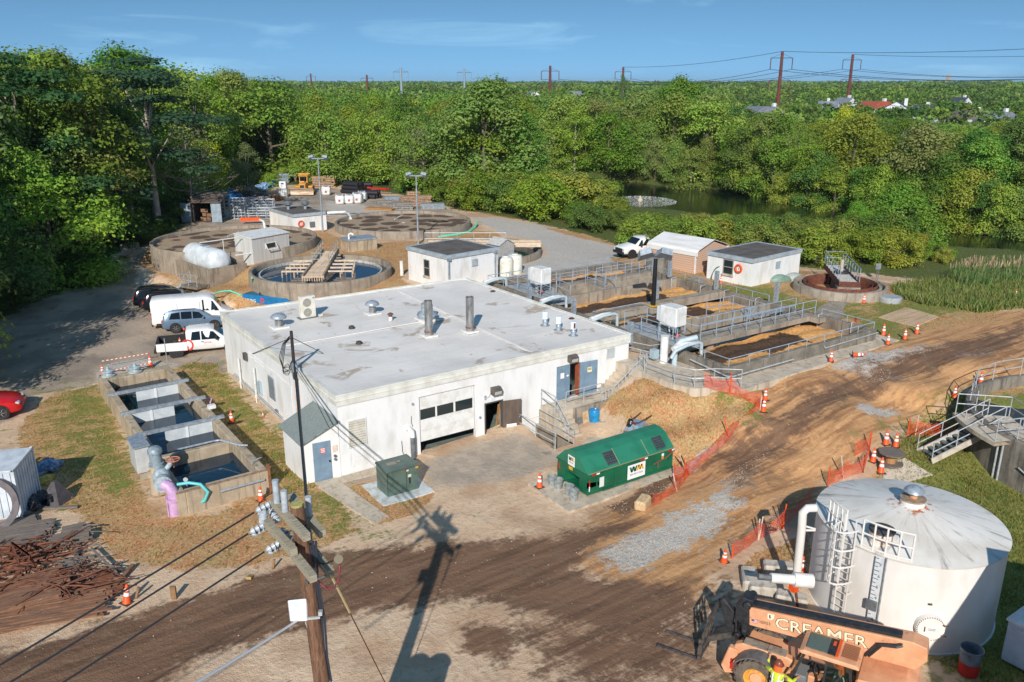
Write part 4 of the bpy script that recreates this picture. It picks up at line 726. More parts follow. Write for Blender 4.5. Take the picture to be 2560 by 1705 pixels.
m.lathe([(.36,.74),(.36,.86)],16,(q[0],q[1],0)); m.lathe([(.0,.86),(.36,.86)],16,(q[0],q[1],0)); m.lathe([(0,.74),(.36,.74)],16,(q[0],q[1],0)); m.obj('lilac_elbow',LIL,pg,40)
dv_=Vector((-.28,.3,0)).normalized(); a=Vector((q[0]-.3,q[1]+.32,1.42)); b=Vector((px_+.1,py_-.1,1.3))
m=MB(); m.cyl(a,a+(b-a)*.12,.38,n=16); m.cyl(a+(b-a)*.12,b,.27,n=14); m.blob(tuple(a+(b-a)*.5),(.4,.4,.42)); m.cyl(a+(b-a)*.5,a+(b-a)*.5+Vector((.5,.15,.5)),.12); m.obj('check_valve',M('valve_pale',(176,190,194),(140,154,160),7.,.55),pg,50)
w=a+(b-a)*.5+Vector((.62,.2,.62)); m=MB(); m.path([(w.x+.3*math.cos(i*.524),w.y+.3*math.sin(i*.524),w.z) for i in range(12)],.03,6,True); m.beam((w.x-.3,w.y,w.z),(w.x+.3,w.y,w.z),.03); m.beam((w.x,w.y-.3,w.z),(w.x,w.y+.3,w.z),.03); m.cyl((w.x,w.y,w.z-.4),(w.x,w.y,w.z+.05),.03); m.obj('hand_wheel',M('wheel_rust',(186,120,100),None),pg)
h0=g('d',770,1210,1.35);h1=g('d',980,1210,1.3);h2=g('d',1050,1280,.95);h3=g('d',1020,1360,.5);h4=g('d',960,1385,.35)
m=MB(); m.path([h0,tuple((np.array(h0)+np.array(h1))/2+[0,0,.08]),h1,h2,h3,h4,g('d',860,1380,.35)],.075,8); m.obj('turquoise_hose',M('hose_turq',(96,196,196),None,rough=.4),pg,60)
m=MB(); 
for dx,dy in ((-.3,-.05),(.32,.02)): m.cyl((q[0]+dx,q[1]+dy,-.1),(q[0]+dx,q[1]+dy,.9),.03)
m.obj('support_rod',LIL,pg,split=True)
e=g('d',870,1330,.2); m=MB(); m.cyl((e[0]-.1,e[1],0),(e[0]-.1,e[1],1.0),.04); m.cyl((e[0],e[1],.4),(e[0],e[1],1.05),.06); m.lathe([(0,-.04),(.1,-.04),(.1,.04),(0,.04)],12,(e[0],e[1],1.12),axis='y'); m.obj('gauge',M('gauge_pale',(206,210,212),None),pg)
MB().box(*g('d',905,1460,0),*(np.array(g('d',905,1460,0))+[.75,.5,.3])).obj('base_block',M('block_bw',(190,188,184),(60,56,54),3.,.8,lo=.5,hi=.54),pg)
cbx=thing('control_cabinet','row of pale grey electrical cabinets at the near-left corner of the channel tank','cabinet',G('d',440,1180,0),rad(2))
MB().box(-.05,.0,.4,.6,1.5,1.75).obj('cabinet',M('cab_grey',(196,198,198),(178,182,184),2.,.45),cbx,bevel=.02); MB().box(-.1,-.1,1.76,.66,1.6,1.8).obj('rain_hood',GALV,cbx)
for v in (.05,.5,.98): 
    d=MB().box(.601,v,.45,.615,v+.42,1.7).obj('cabinet_door',M('cab_grey',(1,1,1)),cbx); MB().box(.616,v+.33,1.0,.63,v+.37,1.15).obj('handle',BLK,d)
MB().box(.05,.1,-.1,.5,.3,.4).box(.05,1.2,-.1,.5,1.4,.4).obj('stand',CONC,cbx)
for i,(x,y) in enumerate(((150,215),(395,180))):
    p=G('d',x,y,ZC); t=thing('sluice_valve',('sluice valve head by the left cone on the tank end','sluice valve head in the middle of the tank end')[i],'valve',p,0,'pale valve heads on the far end of the channel tank'); MB().lathe([(.42,0),(.42,.08),(.3,.1),(.28,.24),(.36,.26),(.36,.34),(.1,.4),(.05,.6),(0,.6)],16).obj('valve_body',M('valve_pale',(1,1,1)),t,40); MB().path([(.3,0,.2),(.7,-.1,.25),(1.0,0,.15)],.03,5).obj('lever',BLK,t)
p=G('d',1090,560,0); o=MB().path([(0,0,0),(0,0,.7),(.1,0,.9),(-.15,.1,.98),(-.3,.1,.8)],.05,7).obj('lilac_hydrant',LIL,None,50,loc=p); tag(o,'small lilac yard hydrant beside the channel tank wall','hydrant')
# ---- round tanks
CWB=conc_mat('concrete_brown',(158,146,130),(136,124,110),(112,102,91))
def ring_wall(m,R,t,z0,z1,c=(0,0,0),n=64): m.lathe([(R,z0),(R,z1-.03),(R-.03,z1),(R-t+.03,z1),(R-t,z1-.03),(R-t,z0)],n,c)
def stone_mat(name,seed):
    t=NT(name); mp=t.node('ShaderNodeMapping'); mp.inputs['Location'].default_value=(seed,seed*1.7,0); t.link(t.coord('Object'),mp.inputs[0]); v=t.node('ShaderNodeTexVoronoi'); v.inputs['Scale'].default_value=.42; v.inputs['Randomness'].default_value=.75; t.link(mp.outputs[0],v.inputs['Vector'])
    n=t.noise(2.5,5,.65); n3=t.noise(16,3,.6); d=t.math('ADD',v.outputs['Distance'],t.math('MULTIPLY',t.math('SUBTRACT',n,.5),.35)); mk=t.ramp(d,.5,.43)
    c=t.mix(t.ramp(n3,.35,.65),srgb(190,168,142),srgb(150,128,106)); dk=t.mix(t.ramp(n3,.35,.65),srgb(116,98,84),srgb(84,70,60)); t.bump(n3,.08,.9); return t.out(t.mix(mk,c,dk),.9,0,.2)
for i,(c,R,zb,nm) in enumerate((((9.2,49.9),8.15,.8,'round concrete filter bed of brown stone behind the white storage tank'),((28.6,50.6),7.8,2.2,'round concrete filter bed of brown stone near the gravel track'))):
    t=thing('filter_bed',nm,'tank',(c[0],c[1],zb),0,'round trickling filter beds'); m=MB(); ring_wall(m,R,.32,-.6,3.55-zb); m.obj('wall',CWB,t,50)
    m=MB(); m.lathe([(0,3.27-zb),(3,3.25-zb),(R-.3,3.2-zb)],64); m.obj('stone_bed',stone_mat('filter_stone',3.3*i+1),t)
    m=MB(); m.path([(-.4,1.5,3.5-zb),(1.2,3.,3.6-zb)],.05,6); m.cyl((0,0,2.8-zb),(0,0,3.3-zb),.2)
    if i==0: m.path([(4.5,6.2,4.15-zb),(4.5,4.9,4.15-zb),(4.5,4.7,3.9-zb),(4.5,4.6,3.1-zb)],.14,8)
    m.obj('feed_pipe',WHP,t,50,split=True)
CWAT=water_mat('clarifier_water',(14,48,70),.012,.006,2.); CREAM=M('cream_beam',(222,198,170),(200,176,150),3.,.6)
cl=thing('clarifier_tank','round concrete clarifier of blue water in front of the grey panel hut','tank',(11.45,31.9,2.3)); m=MB(); ring_wall(m,6.05,.33,-.8,1.1); m.obj('wall',CWB,cl,50)
m=MB(); m.lathe([(5.1,.4),(5.1,.82),(5.22,.82),(5.22,.4)],64); m.obj('weir_ring',M('weir_white',(204,206,202),(160,160,152),4.),cl,50); MB().lathe([(0,.62),(5.75,.62)],64).obj('water',CWAT,cl)
p0=Vector(G('i',1495,335,3.35)); p1=Vector(G('i',1655,95,3.95)); br=thing('clarifier_bridge','steel access bridge with handrails reaching over the blue clarifier water','bridge',tuple(p0)); d=(p1-p0); e=d.normalized(); s=e.cross(Vector((0,0,1))).normalized()
for k in (-1,1): MB().beam(s*k*.85,d+s*k*.7,.14,.42).obj('girder',M('girder_tan',(168,150,128),(134,118,102),4.,.7),br)
m=MB(); 
for i in range(22): a=d*(i/22.); m.beam(a-s*.8,a+s*.8,.16,.05)
m.obj('deck_plank',CREAM,br)
for k in (-1,1): railing('railing',[d*.42+s*k*.72,d+s*k*.68],1.05,br,RAILW,sp=.9)
railing('railing',[d*.42-s*.72,d*.42+s*.72],1.05,br,RAILW,sp=.7)
sk=thing('skimmer_arms','cream skimmer beams on drop legs either side of the clarifier bridge','skimmer',tuple(p0)); m=MB(); l=MB()
for k in (-1,1):
    for i in range(4):
        a=d*(.2+.13*i)+s*k*.95; b=a+s*k*(2.0-.1*i); m.beam(a,b,.2,.12)
        for q in (.5,1.): c=a+(b-a)*q; l.beam(c,c+Vector((0,0,-.75)),.07)
m.obj('beam',CREAM,sk); l.obj('drop_leg',CREAM,sk)
m=MB(); m.beam(-s*.9,s*.9,.12,.1)
for i in range(9): a=s*(-.9+.2*i)-e*.0; m.beam(a+Vector((0,0,-.35)),a,.06)
m.obj('scraper',CREAM,sk)
vb=thing('valve_chamber','square concrete valve chamber with a grey lid right of the clarifier','chamber',(*G('C5',150,335,2.6)[:2],2.4)); MB().box(-1.6,-.2,-.3,1.5,1.8,1.35).obj('wall',CW,vb,bevel=.03); MB().box(-1.65,-.25,1.352,1.55,1.85,1.5).obj('lid',GALV,vb); MB().path([(-1.2,.5,1.5),(-1.2,.5,1.95),(-1.,.4,2.05),(-.8,.3,1.9)],.1,8).obj('vent_pipe',WHP,vb,50)
# second clarifier behind the centre blockhouse
ex=G('C5',1318,318,3.3); c2=(ex[0]-RT[0]*6,ex[1]-RT[1]*6); c2t=thing('clarifier_tank','round clarifier half hidden behind the centre blockhouse','tank',(c2[0],c2[1],2.5)); m=MB(); ring_wall(m,6.,.33,-.6,.85); m.obj('wall',CWB,c2t,50); MB().lathe([(0,.3),(5.7,.3)],64).obj('water',CWAT,c2t)
a=Vector(G('C5',880,290,3.9)); b=Vector(G('C5',1312,290,3.9)); bt=thing('clarifier_bridge','long cream trough bridge with white railings behind the centre blockhouse','bridge',tuple(a)); d=b-a; a0=-d*.75; s=Vector((-d.y,d.x,0)).normalized()
MB().beam(a0,d,.5,.42).obj('girder',CREAM,bt); MB().beam(a0+s*1.0,d+s*1.0,.12,.42).obj('girder',CREAM,bt); m=MB()
for i in range(12): p=a0+(d-a0)*(i/11.); m.beam(p+s*.2,p+s*1.0,.1,.3)
m.obj('cross_member',CREAM,bt); e=d.normalized(); railing('railing',[a0+s*1.0,a0-s*.2,a0+(d-a0)*.7-s*.2,a0+(d-a0)*.7+s*1.0],1.15,bt,RAILW,sp=1.7)
# thickener on the right
th=thing('thickener_tank','small round concrete tank with a rusty inner ring near the reeds','tank',(44.02,3.61,2.5)); m=MB(); ring_wall(m,3.55,.22,-.8,.85,n=56); ring_wall(m,3.12,.22,-.8,.78,n=56); m.obj('wall',CONC,th,50); m=MB(); ring_wall(m,2.82,.1,-.4,.98,n=48); ring_wall(m,2.45,.06,-.4,.9,n=48); m.lathe([(2.45,.4),(2.8,.4)],48); m.obj('rusty_ring',RUST,th,50); MB().lathe([(0,.1),(2.45,.1)],40).obj('water',MURK,th); MB().lathe([(2.8,.3),(3.4,.3)],40).obj('trough_floor',CONCD,th)
p0=Vector(G('k',1900,500,3.75)); p1=Vector(G('k',1768,348,3.75)); d=p1-p0; tb=thing('thickener_bridge','rusty steel walkway with blue railings over the small round tank','bridge',tuple(p0)); e=d.normalized(); s=e.cross(Vector((0,0,1))).normalized()
for k in (-1,1): MB().beam(s*k*.72,d+s*k*.72,.12,.4).obj('girder',RUST,tb)
MB().beam(-s*.78-e*.06,s*.78-e*.06,.1,.4).obj('end_beam',RUST,tb); m=MB()
for i in range(24): a=d*(i/24.)+Vector((0,0,.12)); m.beam(a-s*.66,a+s*.66,.14,.04)
m.obj('grating',M('grating_white',(196,194,188),(150,146,140),8.),tb)
for k in (-1,1): railing('railing',[Vector((0,0,.2))+s*k*.72,d+s*k*.72+Vector((0,0,.2))],1.05,tb,RAIL,sp=.95)
railing('railing',[d+s*.72+Vector((0,0,.2)),d-s*.72+Vector((0,0,.2))],1.05,tb,RAIL)
a=MB(); a.add([tuple(-s*.85-e*.1+Vector((0,0,-1.4))),tuple(s*.85-e*.1+Vector((0,0,-1.4))),tuple(s*.85+e*.8+Vector((0,0,-1.4))),tuple(-s*.85+e*.8+Vector((0,0,-1.4))),tuple(-s*.85-e*.1+Vector((0,0,-.22))),tuple(s*.85-e*.1+Vector((0,0,-.22))),tuple(s*.85+e*.8+Vector((0,0,-.22))),tuple(-s*.85+e*.8+Vector((0,0,-.22)))],[(0,3,2,1),(4,5,6,7),(0,1,5,4),(1,2,6,5),(2,3,7,6),(3,0,4,7)]); a.obj('support_block',CONC,tb)
c=d*.5; a=MB(); a.cyl(tuple(c+Vector((0,0,-1.4))),tuple(c+Vector((0,0,.3))),.8,.55,n=14); a.obj('centre_column',M('column_dark',(58,52,52),None),tb); MB().cyl(tuple(c+Vector((0,0,.3))),tuple(c+Vector((0,0,1.25))),.14).obj('drive_motor',M('motor_pale',(190,176,162),None),tb)
mp_=T('k',2235,640); o=MB().lathe([(.86,-.3),(.86,.34),(.8,.4),(0,.41)],30).obj('manhole_cover',M('cover_grey',(170,174,176),(146,150,152),4.,.5),None,40,loc=mp_); tag(o,'round grey manhole cover standing above the grass by the small round tank','manhole')
# tank containment with horizontal tank
F=Vector(G('h',555,1290,2.85));L_=Vector(G('h',225,1150,2.85));R_=Vector(G('h',1025,1215,2.85)); e=(R_-F); w=e.length; e.normalize(); f=Vector((-e.y,e.x,0)); l=(L_-F).dot(f)
cb=thing('containment_wall','square concrete containment wall around the white horizontal tank','wall',(F.x,F.y,1.2),math.atan2(e.y,e.x)); m=MB(); z=1.65
m.box(0,0,-.6,w,.25,z).box(0,l-.25,-.6,w,l,z).box(0,.25,-.6,.25,l-.25,z).box(w-.25,.25,-.6,w,l-.25,z); m.obj('wall',CWB,cb,bevel=.02); MB().box(.25,.25,.6,w-.25,l-.25,.7).obj('floor',CONCL,cb)
ht=thing('storage_tank','white horizontal cylindrical storage tank inside a concrete containment wall','tank',(F.x+e.x*w*.42+f.x*l*.5,F.y+e.y*w*.42+f.y*l*.5,3.15),math.atan2(f.y,f.x)); hl=l*.46
pr=[(0,-hl),(.55,-hl+.06),(.95,-hl+.28),(1.12,-hl+.6),(1.15,-hl+.9),(1.15,-.1),(1.18,-.1),(1.18,.05),(1.15,.05),(1.15,.2),(1.18,.2),(1.18,.3),(1.15,.3),(1.15,hl-.9),(1.12,hl-.6),(.95,hl-.28),(.55,hl-.06),(0,hl)]
MB().lathe(pr,28,axis='x').obj('shell',M('tank_white',(222,228,232),(198,206,212),1.2,.45),ht,50); MB().box(-.4,-.3,1.1,.3,.3,1.22).obj('hatch',GALV,ht)
for x in (-hl*.6,hl*.6): MB().box(x-.2,-1.0,-1.35,x+.2,1.0,-.7).obj('saddle',CONC,ht)
# stairs up to the containment
b0=Vector(T('i',235,478)); tp=Vector(G('i',345,395,1.75)); st=thing('metal_stairs','grey metal steps with handrails up the grass bank by the storage tank','stairs',tuple(b0)); d=tp-b0; hz=Vector((d.x,d.y,0)).normalized(); s=hz.cross(Vector((0,0,1)))
for k in (-1,1): MB().beam(s*k*.55,d+s*k*.55,.06,.22).obj('stringer',RAILW,st)
m=MB()
for i in range(1,9): a=d*(i/8.); m.beam(a-s*.5,a+s*.5,.26,.04)
m.obj('tread',GALV,st)
for k in (-1,1): railing('railing',[s*k*.55,d+s*k*.55],1.0,st,RAILW,sp=1.)
pl=d+hz*2.0; m=MB(); m.beam(d+hz*.1+Vector((0,0,-.12)),pl+Vector((0,0,-.12)),1.3,.18); m.beam(d+hz*.2,d+hz*.2+Vector((0,0,-1.4)),.14); m.obj('platform',M('timber_grey',(140,128,112),(110,100,88),4.),st); railing('railing',[d+s*.6,pl+s*.6],1.0,st,RAILW,sp=.8)
# ------------------------------------------------------------------ slabs, steps and small things in the yard
def sheet(name,poly,dz=.03,mat=None,z=None,th=.1):
    m=MB(); P=[(p[0],p[1],(H(p[0],p[1]) if z is None else z)+dz) for p in poly]; n=len(P)
    m.add([(a,b,c-th) for a,b,c in P]+P,[tuple(range(n-1,-1,-1)),tuple(range(n,2*n))]+[(i,(i+1)%n,n+(i+1)%n,n+i) for i in range(n)])
    return struct(m.obj(name,mat or CONCL))
sheet('sidewalk',[(-1.4,.02),(-.3,-.02),(-.3,-.6),(.2,-4.9),(-.6,-5.2),(-1.35,-.8)],.05)
sheet('sidewalk',[(-.3,-.05),(2.6,-.05),(2.6,-.75),(-.25,-.7)],.045)
sheet('dumpster_pad',[(7.1,-9.15),(14.3,-9.1),(14.3,-5.95),(7.1,-5.9)],.13,CONCL,0,.3)
sheet('stair_pad',[(11.75,-3.9),(14.9,-3.7),(15.1,-1.5),(11.75,-1.5)],.06,CONCL,0,.3)
sheet('basin_path',[(17.5,-.05),(20.6,-.05),(20.6,-6.0),(34.4,-6.0),(35.6,-4.8),(35.6,-6.9),(20.3,-7.5),(19.1,-6.35),(18.1,-5.95),(17.6,-4.8),(17.5,-2.35)],.0,CONCL,2.74,.5)
sheet('thickener_path',[(34.4,.2),(34.4,-1.6),(37.2,-1.7),(39.6,.1),(41.4,.9),(40.6,1.9),(38.2,1.2),(36,-.1)],.05,CONC)
sheet('transformer_pad',[(.4,-3.95),(3.05,-3.95),(3.05,-1.5),(.4,-1.5)],.06,M('pad_bluegrey',(206,214,216),(180,178,168),2.5),0,.2)
sheet('garage_path',[(36.5,10.0),(38.6,13.6),(37.6,13.9),(35.2,11.2),(34.6,9.5)],.05,CONC)
sheet('tank_step_pad',PT('D3',[(1420,180),(1560,120),(1740,230),(1560,275),(1420,250)]),.04,CONCL)
# entrance landing and steps
ld=thing('entrance_stairs','concrete entrance landing with steps down to the yard and up to the basins','stairs'); m=MB()
m.box(12.0,-1.5,-.3,16.2,-.06,1.15)
for i in range(6): m.box(11.85,-1.5-.26*(i+1),-.3,12.95,-1.5-.26*i,1.15-.19*(i+1)+.0)
for i in range(8): m.box(16.2+.27*i,-1.42,.2,16.2+.27*(i+1)+(.0 if i<7 else .05),-.06,1.15+.195*(i+1))
m.obj('steps',CONCL,ld); m=MB(); m.add([(13.2,-1.75,-.3),(18.6,-1.75,.5),(18.6,-1.51,.5),(13.2,-1.51,-.3),(13.2,-1.75,1.2),(16.1,-1.75,1.22),(18.6,-1.75,2.76),(13.2,-1.51,1.2),(16.1,-1.51,1.22),(18.6,-1.51,2.76)],[(0,3,2,1),(0,1,6,5,4),(3,7,8,9,2),(4,5,8,7),(5,6,9,8),(0,4,7,3),(1,2,9,6)]); m.obj('knee_wall',CONC,ld)
railing('railing',[(13.05,-1.05,1.15),(15.6,-1.05,1.15)],.9,ld,RAILW,sp=1.25); r=railing('railing',[(16.1,-1.63,1.2),(18.5,-1.63,2.75)],.75,ld,RAILW,mids=(.12,),sp=.33); railing('railing',[(15.2,-1.63,1.2),(15.9,-1.63,1.2)],.75,ld,RAILW,mids=(.12,),sp=.24)
railing('railing',[(12.02,-.1,1.15),(11.95,-1.5,1.15),(11.8,-3.0,.05)],1.0,ld,RAILW,sp=1.5,r=.035)
m=MB()
for x,y,w_,h_ in ((13.25,-1.9,.5,.6),): m.slab([(x,y,.06),(x+w_,y,.06),(x+w_,y+.12,.06+h_),(x,y+.12,.06+h_)],.03)
o=m.obj('steel_sheet',GALVD); tag(o,'small grey steel sheet leaning on the landing wall','sheet')
m=MB(); m.slab([(13.62,-1.98,.06),(14.05,-1.98,.06),(14.05,-1.78,.95),(13.62,-1.78,.95)],.03); o=m.obj('plywood_board',M('ply',(206,176,140),(180,148,112),4.)); tag(o,'plywood board leaning on the landing beside the blue barrel','board')
pt=thing('stairwell','sunken concrete stairwell with pipe railings in front of the entrance steps','stairwell'); m=MB(); m.box(9.8,-3.75,-2.2,10.4,-.0,.04).box(11.7,-3.75,-2.2,11.88,-.0,.06).box(10.4,-3.75,-2.2,11.7,-3.55,.04); m.obj('wall',CONC,pt); m=MB()
for i in range(9): m.box(10.4,-3.55+.3*i,-2.2,11.7,-3.55+.3*(i+1),-.2-.2*i)
m.box(10.4,-.85,-2.2,11.7,-.0,-2.0); m.obj('steps',CONCD,pt)
railing('railing',[(10.42,-.1,.04),(10.42,-1.82,.04),(10.5,-3.5,.04)],1.0,pt,RAILW,sp=1.7); railing('railing',[(11.75,-3.5,.06),(11.75,-.3,.06)],1.0,pt,RAILW,sp=1.6)
cw=thing('walkway_railing','curved pipe railing along the raised concrete walkway above the dry grass bank','railing'); railing('rail',[(18.0,-1.6,2.74),(17.62,-2.4,2.74),(17.7,-4.75,2.74),(18.15,-5.82,2.74),(19.2,-6.25,2.74),(20.3,-7.2,2.74)],1.02,cw,RAILW,sp=1.6)
# blue barrel, buckets
p=(14.31,-2.05,.06); t=thing('plastic_barrel','bright blue plastic barrel at the foot of the grass bank','barrel',p); pr=[(0,0),(.28,0),(.29,.03),(.3,.3),(.31,.33),(.31,.36),(.3,.39),(.3,.62),(.31,.65),(.31,.68),(.3,.71),(.29,.97),(.27,1.0),(.25,1.0),(.25,.98),(0,.98)]
MB().lathe(pr,24).obj('body',M('barrel_blue',(28,140,196),(22,120,176),3.,.35),t,50); MB().cyl((.12,.05,.98),(.12,.05,1.02),.04).obj('bung',REFL,t)
bk=None
def bucket(x,y,z,label,s=1.):
    global bk
    if bk is None:
        bk=thing('bucket',label,'bucket',(x,y,z),0,'galvanised buckets by the green dumpster'); MB().lathe([(0,.02),(.15,.02),(.15,0),(.17,0),(.19,.2),(.2,.2),(.2,.22),(.19,.22),(.215,.42),(.23,.42),(.23,.44),(.2,.44),(.16,.06),(0,.06)],20).obj('pail',M('pail_zinc',(176,184,184),(140,148,148),6.,.4,.4),bk,50); MB().path([(.22*math.cos(a),.22*math.sin(a)*.9,.44-.12*math.sin(a)) for a in [i*math.pi/8 for i in range(9)]],.01,5).obj('handle',GALVD,bk); bk.scale=(s,)*3; return bk
    return dup(bk,(x,y,z),RD.uniform(0,6),label,scale=s)
for c,x,y,z,l in (('b',1570,1290,.13,'galvanised bucket nearest the traffic cone'),('b',1635,1320,.13,'galvanised bucket second from the traffic cone'),('b',1745,1385,.13,'galvanised bucket by the dumpster fork pocket'),('b',1790,1440,.13,'galvanised bucket nearest the dumpster front corner')):
    p=G(c,x,y,z); bucket(p[0],p[1],z,l,1.08)
o=bucket(14.6,-2.5,.06,'galvanised bucket beside the blue barrel',.95); del o['group']
m=MB(); m.beam((14.95,-1.9,.12),(15.0,-3.6,.1),.2,.2); o=m.obj('timber_beam',M('timber_grey',(1,1,1))); tag(o,'weathered grey timber beam edging the grass bank','timber')
m=MB(); m.beam((15.3,-1.9,.9),(17.4,-2.1,2.5),.05,.05); o=m.obj('bank_pipe',RAILW); tag(o,'thin pale pipe lying up the grass bank beside the steps','pipe')
# pad-mounted transformer
tr=thing('transformer','dark green pad-mounted transformer cabinet in front of the white building','transformer',(.92,-3.32,.06)); GRN=M('transformer_green',(92,112,102),(78,96,88),2.,.45)
MB().box(0,0,0,1.62,1.2,1.22).obj('tank',GRN,tr,bevel=.015); MB().box(-.04,-.05,1.222,1.66,1.25,1.34).obj('lid',GRN,tr,bevel=.03); MB().box(.3,.5,1.342,.75,.75,1.36).box(.85,.6,1.342,1.0,.7,1.38).obj('lid_plate',M('rust_tan',(150,140,120),None),tr)
m=MB(); m.box(.98,-.012,.08,.995,-.001,1.2); m.box(.0,-.012,.1,.02,-.001,1.2); m.obj('door_seam',M('seam_dk',(44,54,50),None),tr); MB().box(1.12,-.04,.42,1.18,-.013,.72).obj('handle',BLK,tr)
for (x,z,w_,h_,mm) in ((1.0,1.06,.12,.08,M('label_pale',(206,214,190),None)),(1.08,.74,.16,.14,M('label_pale',(1,1,1))),(.86,1.12,.1,.05,RED),(1.48,1.1,.14,.1,YEL)): MB().box(x,-.008,z,x+w_,-.002,z+h_).obj('warning_label',mm,tr)
# green dumpster
dp=thing('dumpster','long green roofed dumpster on a concrete pad with white signs','dumpster',(8.6,-8.6,.13)); GD=M('dumpster_green',(20,104,72),(16,88,62),1.2,.42,c3=(70,110,80),s3=5,l3=.62,h3=.75); GDL=M('dumpster_lid',(44,126,98),(36,112,86),1.,.5); Ld,Wd=5.4,2.35; yc=Wd/2
m=MB(); m.xz([(0,.45),(0,1.12),(Ld,1.12),(Ld,.12),(.9,.12),(.9,.45)],.0,.06); m.xz([(0,.45),(0,1.12),(Ld,1.12),(Ld,.12),(.9,.12),(.9,.45)],Wd-.06,Wd); m.box(0,.06,.75,.06,Wd-.06,1.12); m.box(Ld-.06,.06,.12,Ld,Wd-.06,1.12); m.box(.06,.06,.12,Ld-.06,Wd-.06,.2)
m.add([(0,.0,.1),(.9,0,.1),(.9,.75,.1),(0,.62,.1),(0,0,.75),(.9,0,.6),(.9,.75,.6),(0,.62,.75)],[(0,3,2,1),(4,5,6,7),(0,1,5,4),(1,2,6,5),(2,3,7,6),(3,0,4,7)]); m.add([(0,Wd-.62,.1),(.9,Wd-.75,.1),(.9,Wd,.1),(0,Wd,.1),(0,Wd-.62,.75),(.9,Wd-.75,.6),(.9,Wd,.6),(0,Wd,.75)],[(0,3,2,1),(4,5,6,7),(0,1,5,4),(1,2,6,5),(2,3,7,6),(3,0,4,7)])
m.box(-.04,-.05,1.08,Ld+.04,.0,1.16).box(-.04,Wd,1.08,Ld+.04,Wd+.05,1.16)
for x in (.5,1.6,2.9,4.2,5.1): m.box(x,-.03,.14,x+.06,.0,1.08)
m.box(.9,-.05,.1,Ld,-.0,.2); m.obj('body',GD,dp)
prf=[(-.05,1.165),(.62,1.78),(1.0,1.93),(1.45,1.93),(1.78,1.74),(Wd+.05,1.165)]
m=MB(); m.yz(prf,-.03,Ld+.03); lid=m.obj('roof',GDL,dp)
m=MB(); m.beam((0,-.06,1.2),(Ld,-.06,1.2),.03)
for x in (1.9,3.75): m.slab([(x,-.0,1.222),(x+.03,-.0,1.222),(x+.03,.62,1.79),(x,.62,1.79)],-.02)
m.obj('roof_strip',M('strip_tan',(150,150,110),None),lid)
for x in (1.25,4.35):
    h=MB(); h.slab([(x,.06,1.278),(x+.62,.06,1.278),(x+.62,.56,1.735),(x,.56,1.735)],.03); hh=h.obj('loading_hatch',M('hatch_grey',(72,84,84),(56,66,68),4.,.5),lid); k=MB()
    for q in range(5):
        for w_ in range(5): k.slab([(x+.05+.115*q,.1+.09*w_,1.278+.0366+.0823*w_+.03),(x+.13+.115*q,.1+.09*w_,1.278+.0366+.0823*w_+.03),(x+.13+.115*q,.15+.09*w_,1.278+.0823+.0823*w_+.03),(x+.05+.115*q,.15+.09*w_,1.278+.0823+.0823*w_+.03)],.012)
    k.obj('grip_ribs',M('rib_dk',(40,48,50),None),hh)
Wgrn=M('logo_green',(24,100,70),None); Wyel=M('logo_yellow',(236,176,44),None); Wtx=M('sign_text',(90,104,120),None)
def wm(par,o,xd,nd,w_,h_,num):
    F_=frame(o,xd,nd); b=MB(); b.M=F_; b.box(-w_/2,-h_/2,0,w_/2,h_/2,.012); s=b.obj('sign',REFL,par); lg=MB(); lg.M=F_; y0,y1=-.02*h_,.36*h_; sx=w_*.42/2
    def stroke(mb_,x0,y0_,x1,y1_,t): mb_.add([(x0-t/2,y0_,.013),(x0+t/2,y0_,.013),(x1+t/2,y1_,.013),(x1-t/2,y1_,.013),(x0-t/2,y0_,.017),(x0+t/2,y0_,.017),(x1+t/2,y1_,.017),(x1-t/2,y1_,.017)],[(0,3,2,1),(4,5,6,7),(0,1,5,4),(1,2,6,5),(2,3,7,6),(3,0,4,7)])
    T_=w_*.1; x=-w_*.33
    for a,bq in ((0,.1),(.1,.18),(.18,.28),(.28,.36)):
        up=(a,bq) 
    pts=[(-.36,1),(-.27,0),(-.18,1),(-.09,0),(0.0,1)]
    for (a,ya),(b2_,yb) in zip(pts[:-1],pts[1:]): stroke(lg,a*w_,y0+(y1-y0)*ya,b2_*w_,y0+(y1-y0)*yb,T_)
    lg.obj('logo_letter_green',Wgrn,s); lg=MB(); lg.M=F_; pts=[(.03,0),(.12,1),(.2,.1),(.28,1),(.37,0)]
    for (a,ya),(b2_,yb) in zip(pts[:-1],pts[1:]): stroke(lg,a*w_,y0+(y1-y0)*ya,b2_*w_,y0+(y1-y0)*yb,T_)
    lg.obj('logo_letter_yellow',Wyel,s); text(num,h_*.2,'sign_number',Wtx,s,F_@Matrix.Translation((0,-.2*h_,.014)),.002); return s
wm(dp,(2.95,-.055,.62),(1,0,0),(0,-1,0),1.12,.74,'800 869 5566')
wm(dp,(-.045,1.2,1.42),(0,-1,0),(-1,0,0),.5,.5,'800 869')
for x,y,z,ax in ((.2,-.056,1.1,'x'),(3.2,-.056,1.1,'x'),(5.0,-.056,1.1,'x')):
    MB().box(x,y-.006,z-.04,x+.26,y,z+.04).obj('reflector_red',RED,dp); MB().box(x+.26,y-.006,z-.04,x+.46,y,z+.04).obj('reflector_strip',REFL,dp)
for y in (.03,):
    MB().box(.05,-.04,.55,.11,-.032,.85).obj('reflector_red',RED,dp); MB().box(.05,-.04,.3,.11,-.032,.55).obj('reflector_strip',REFL,dp)
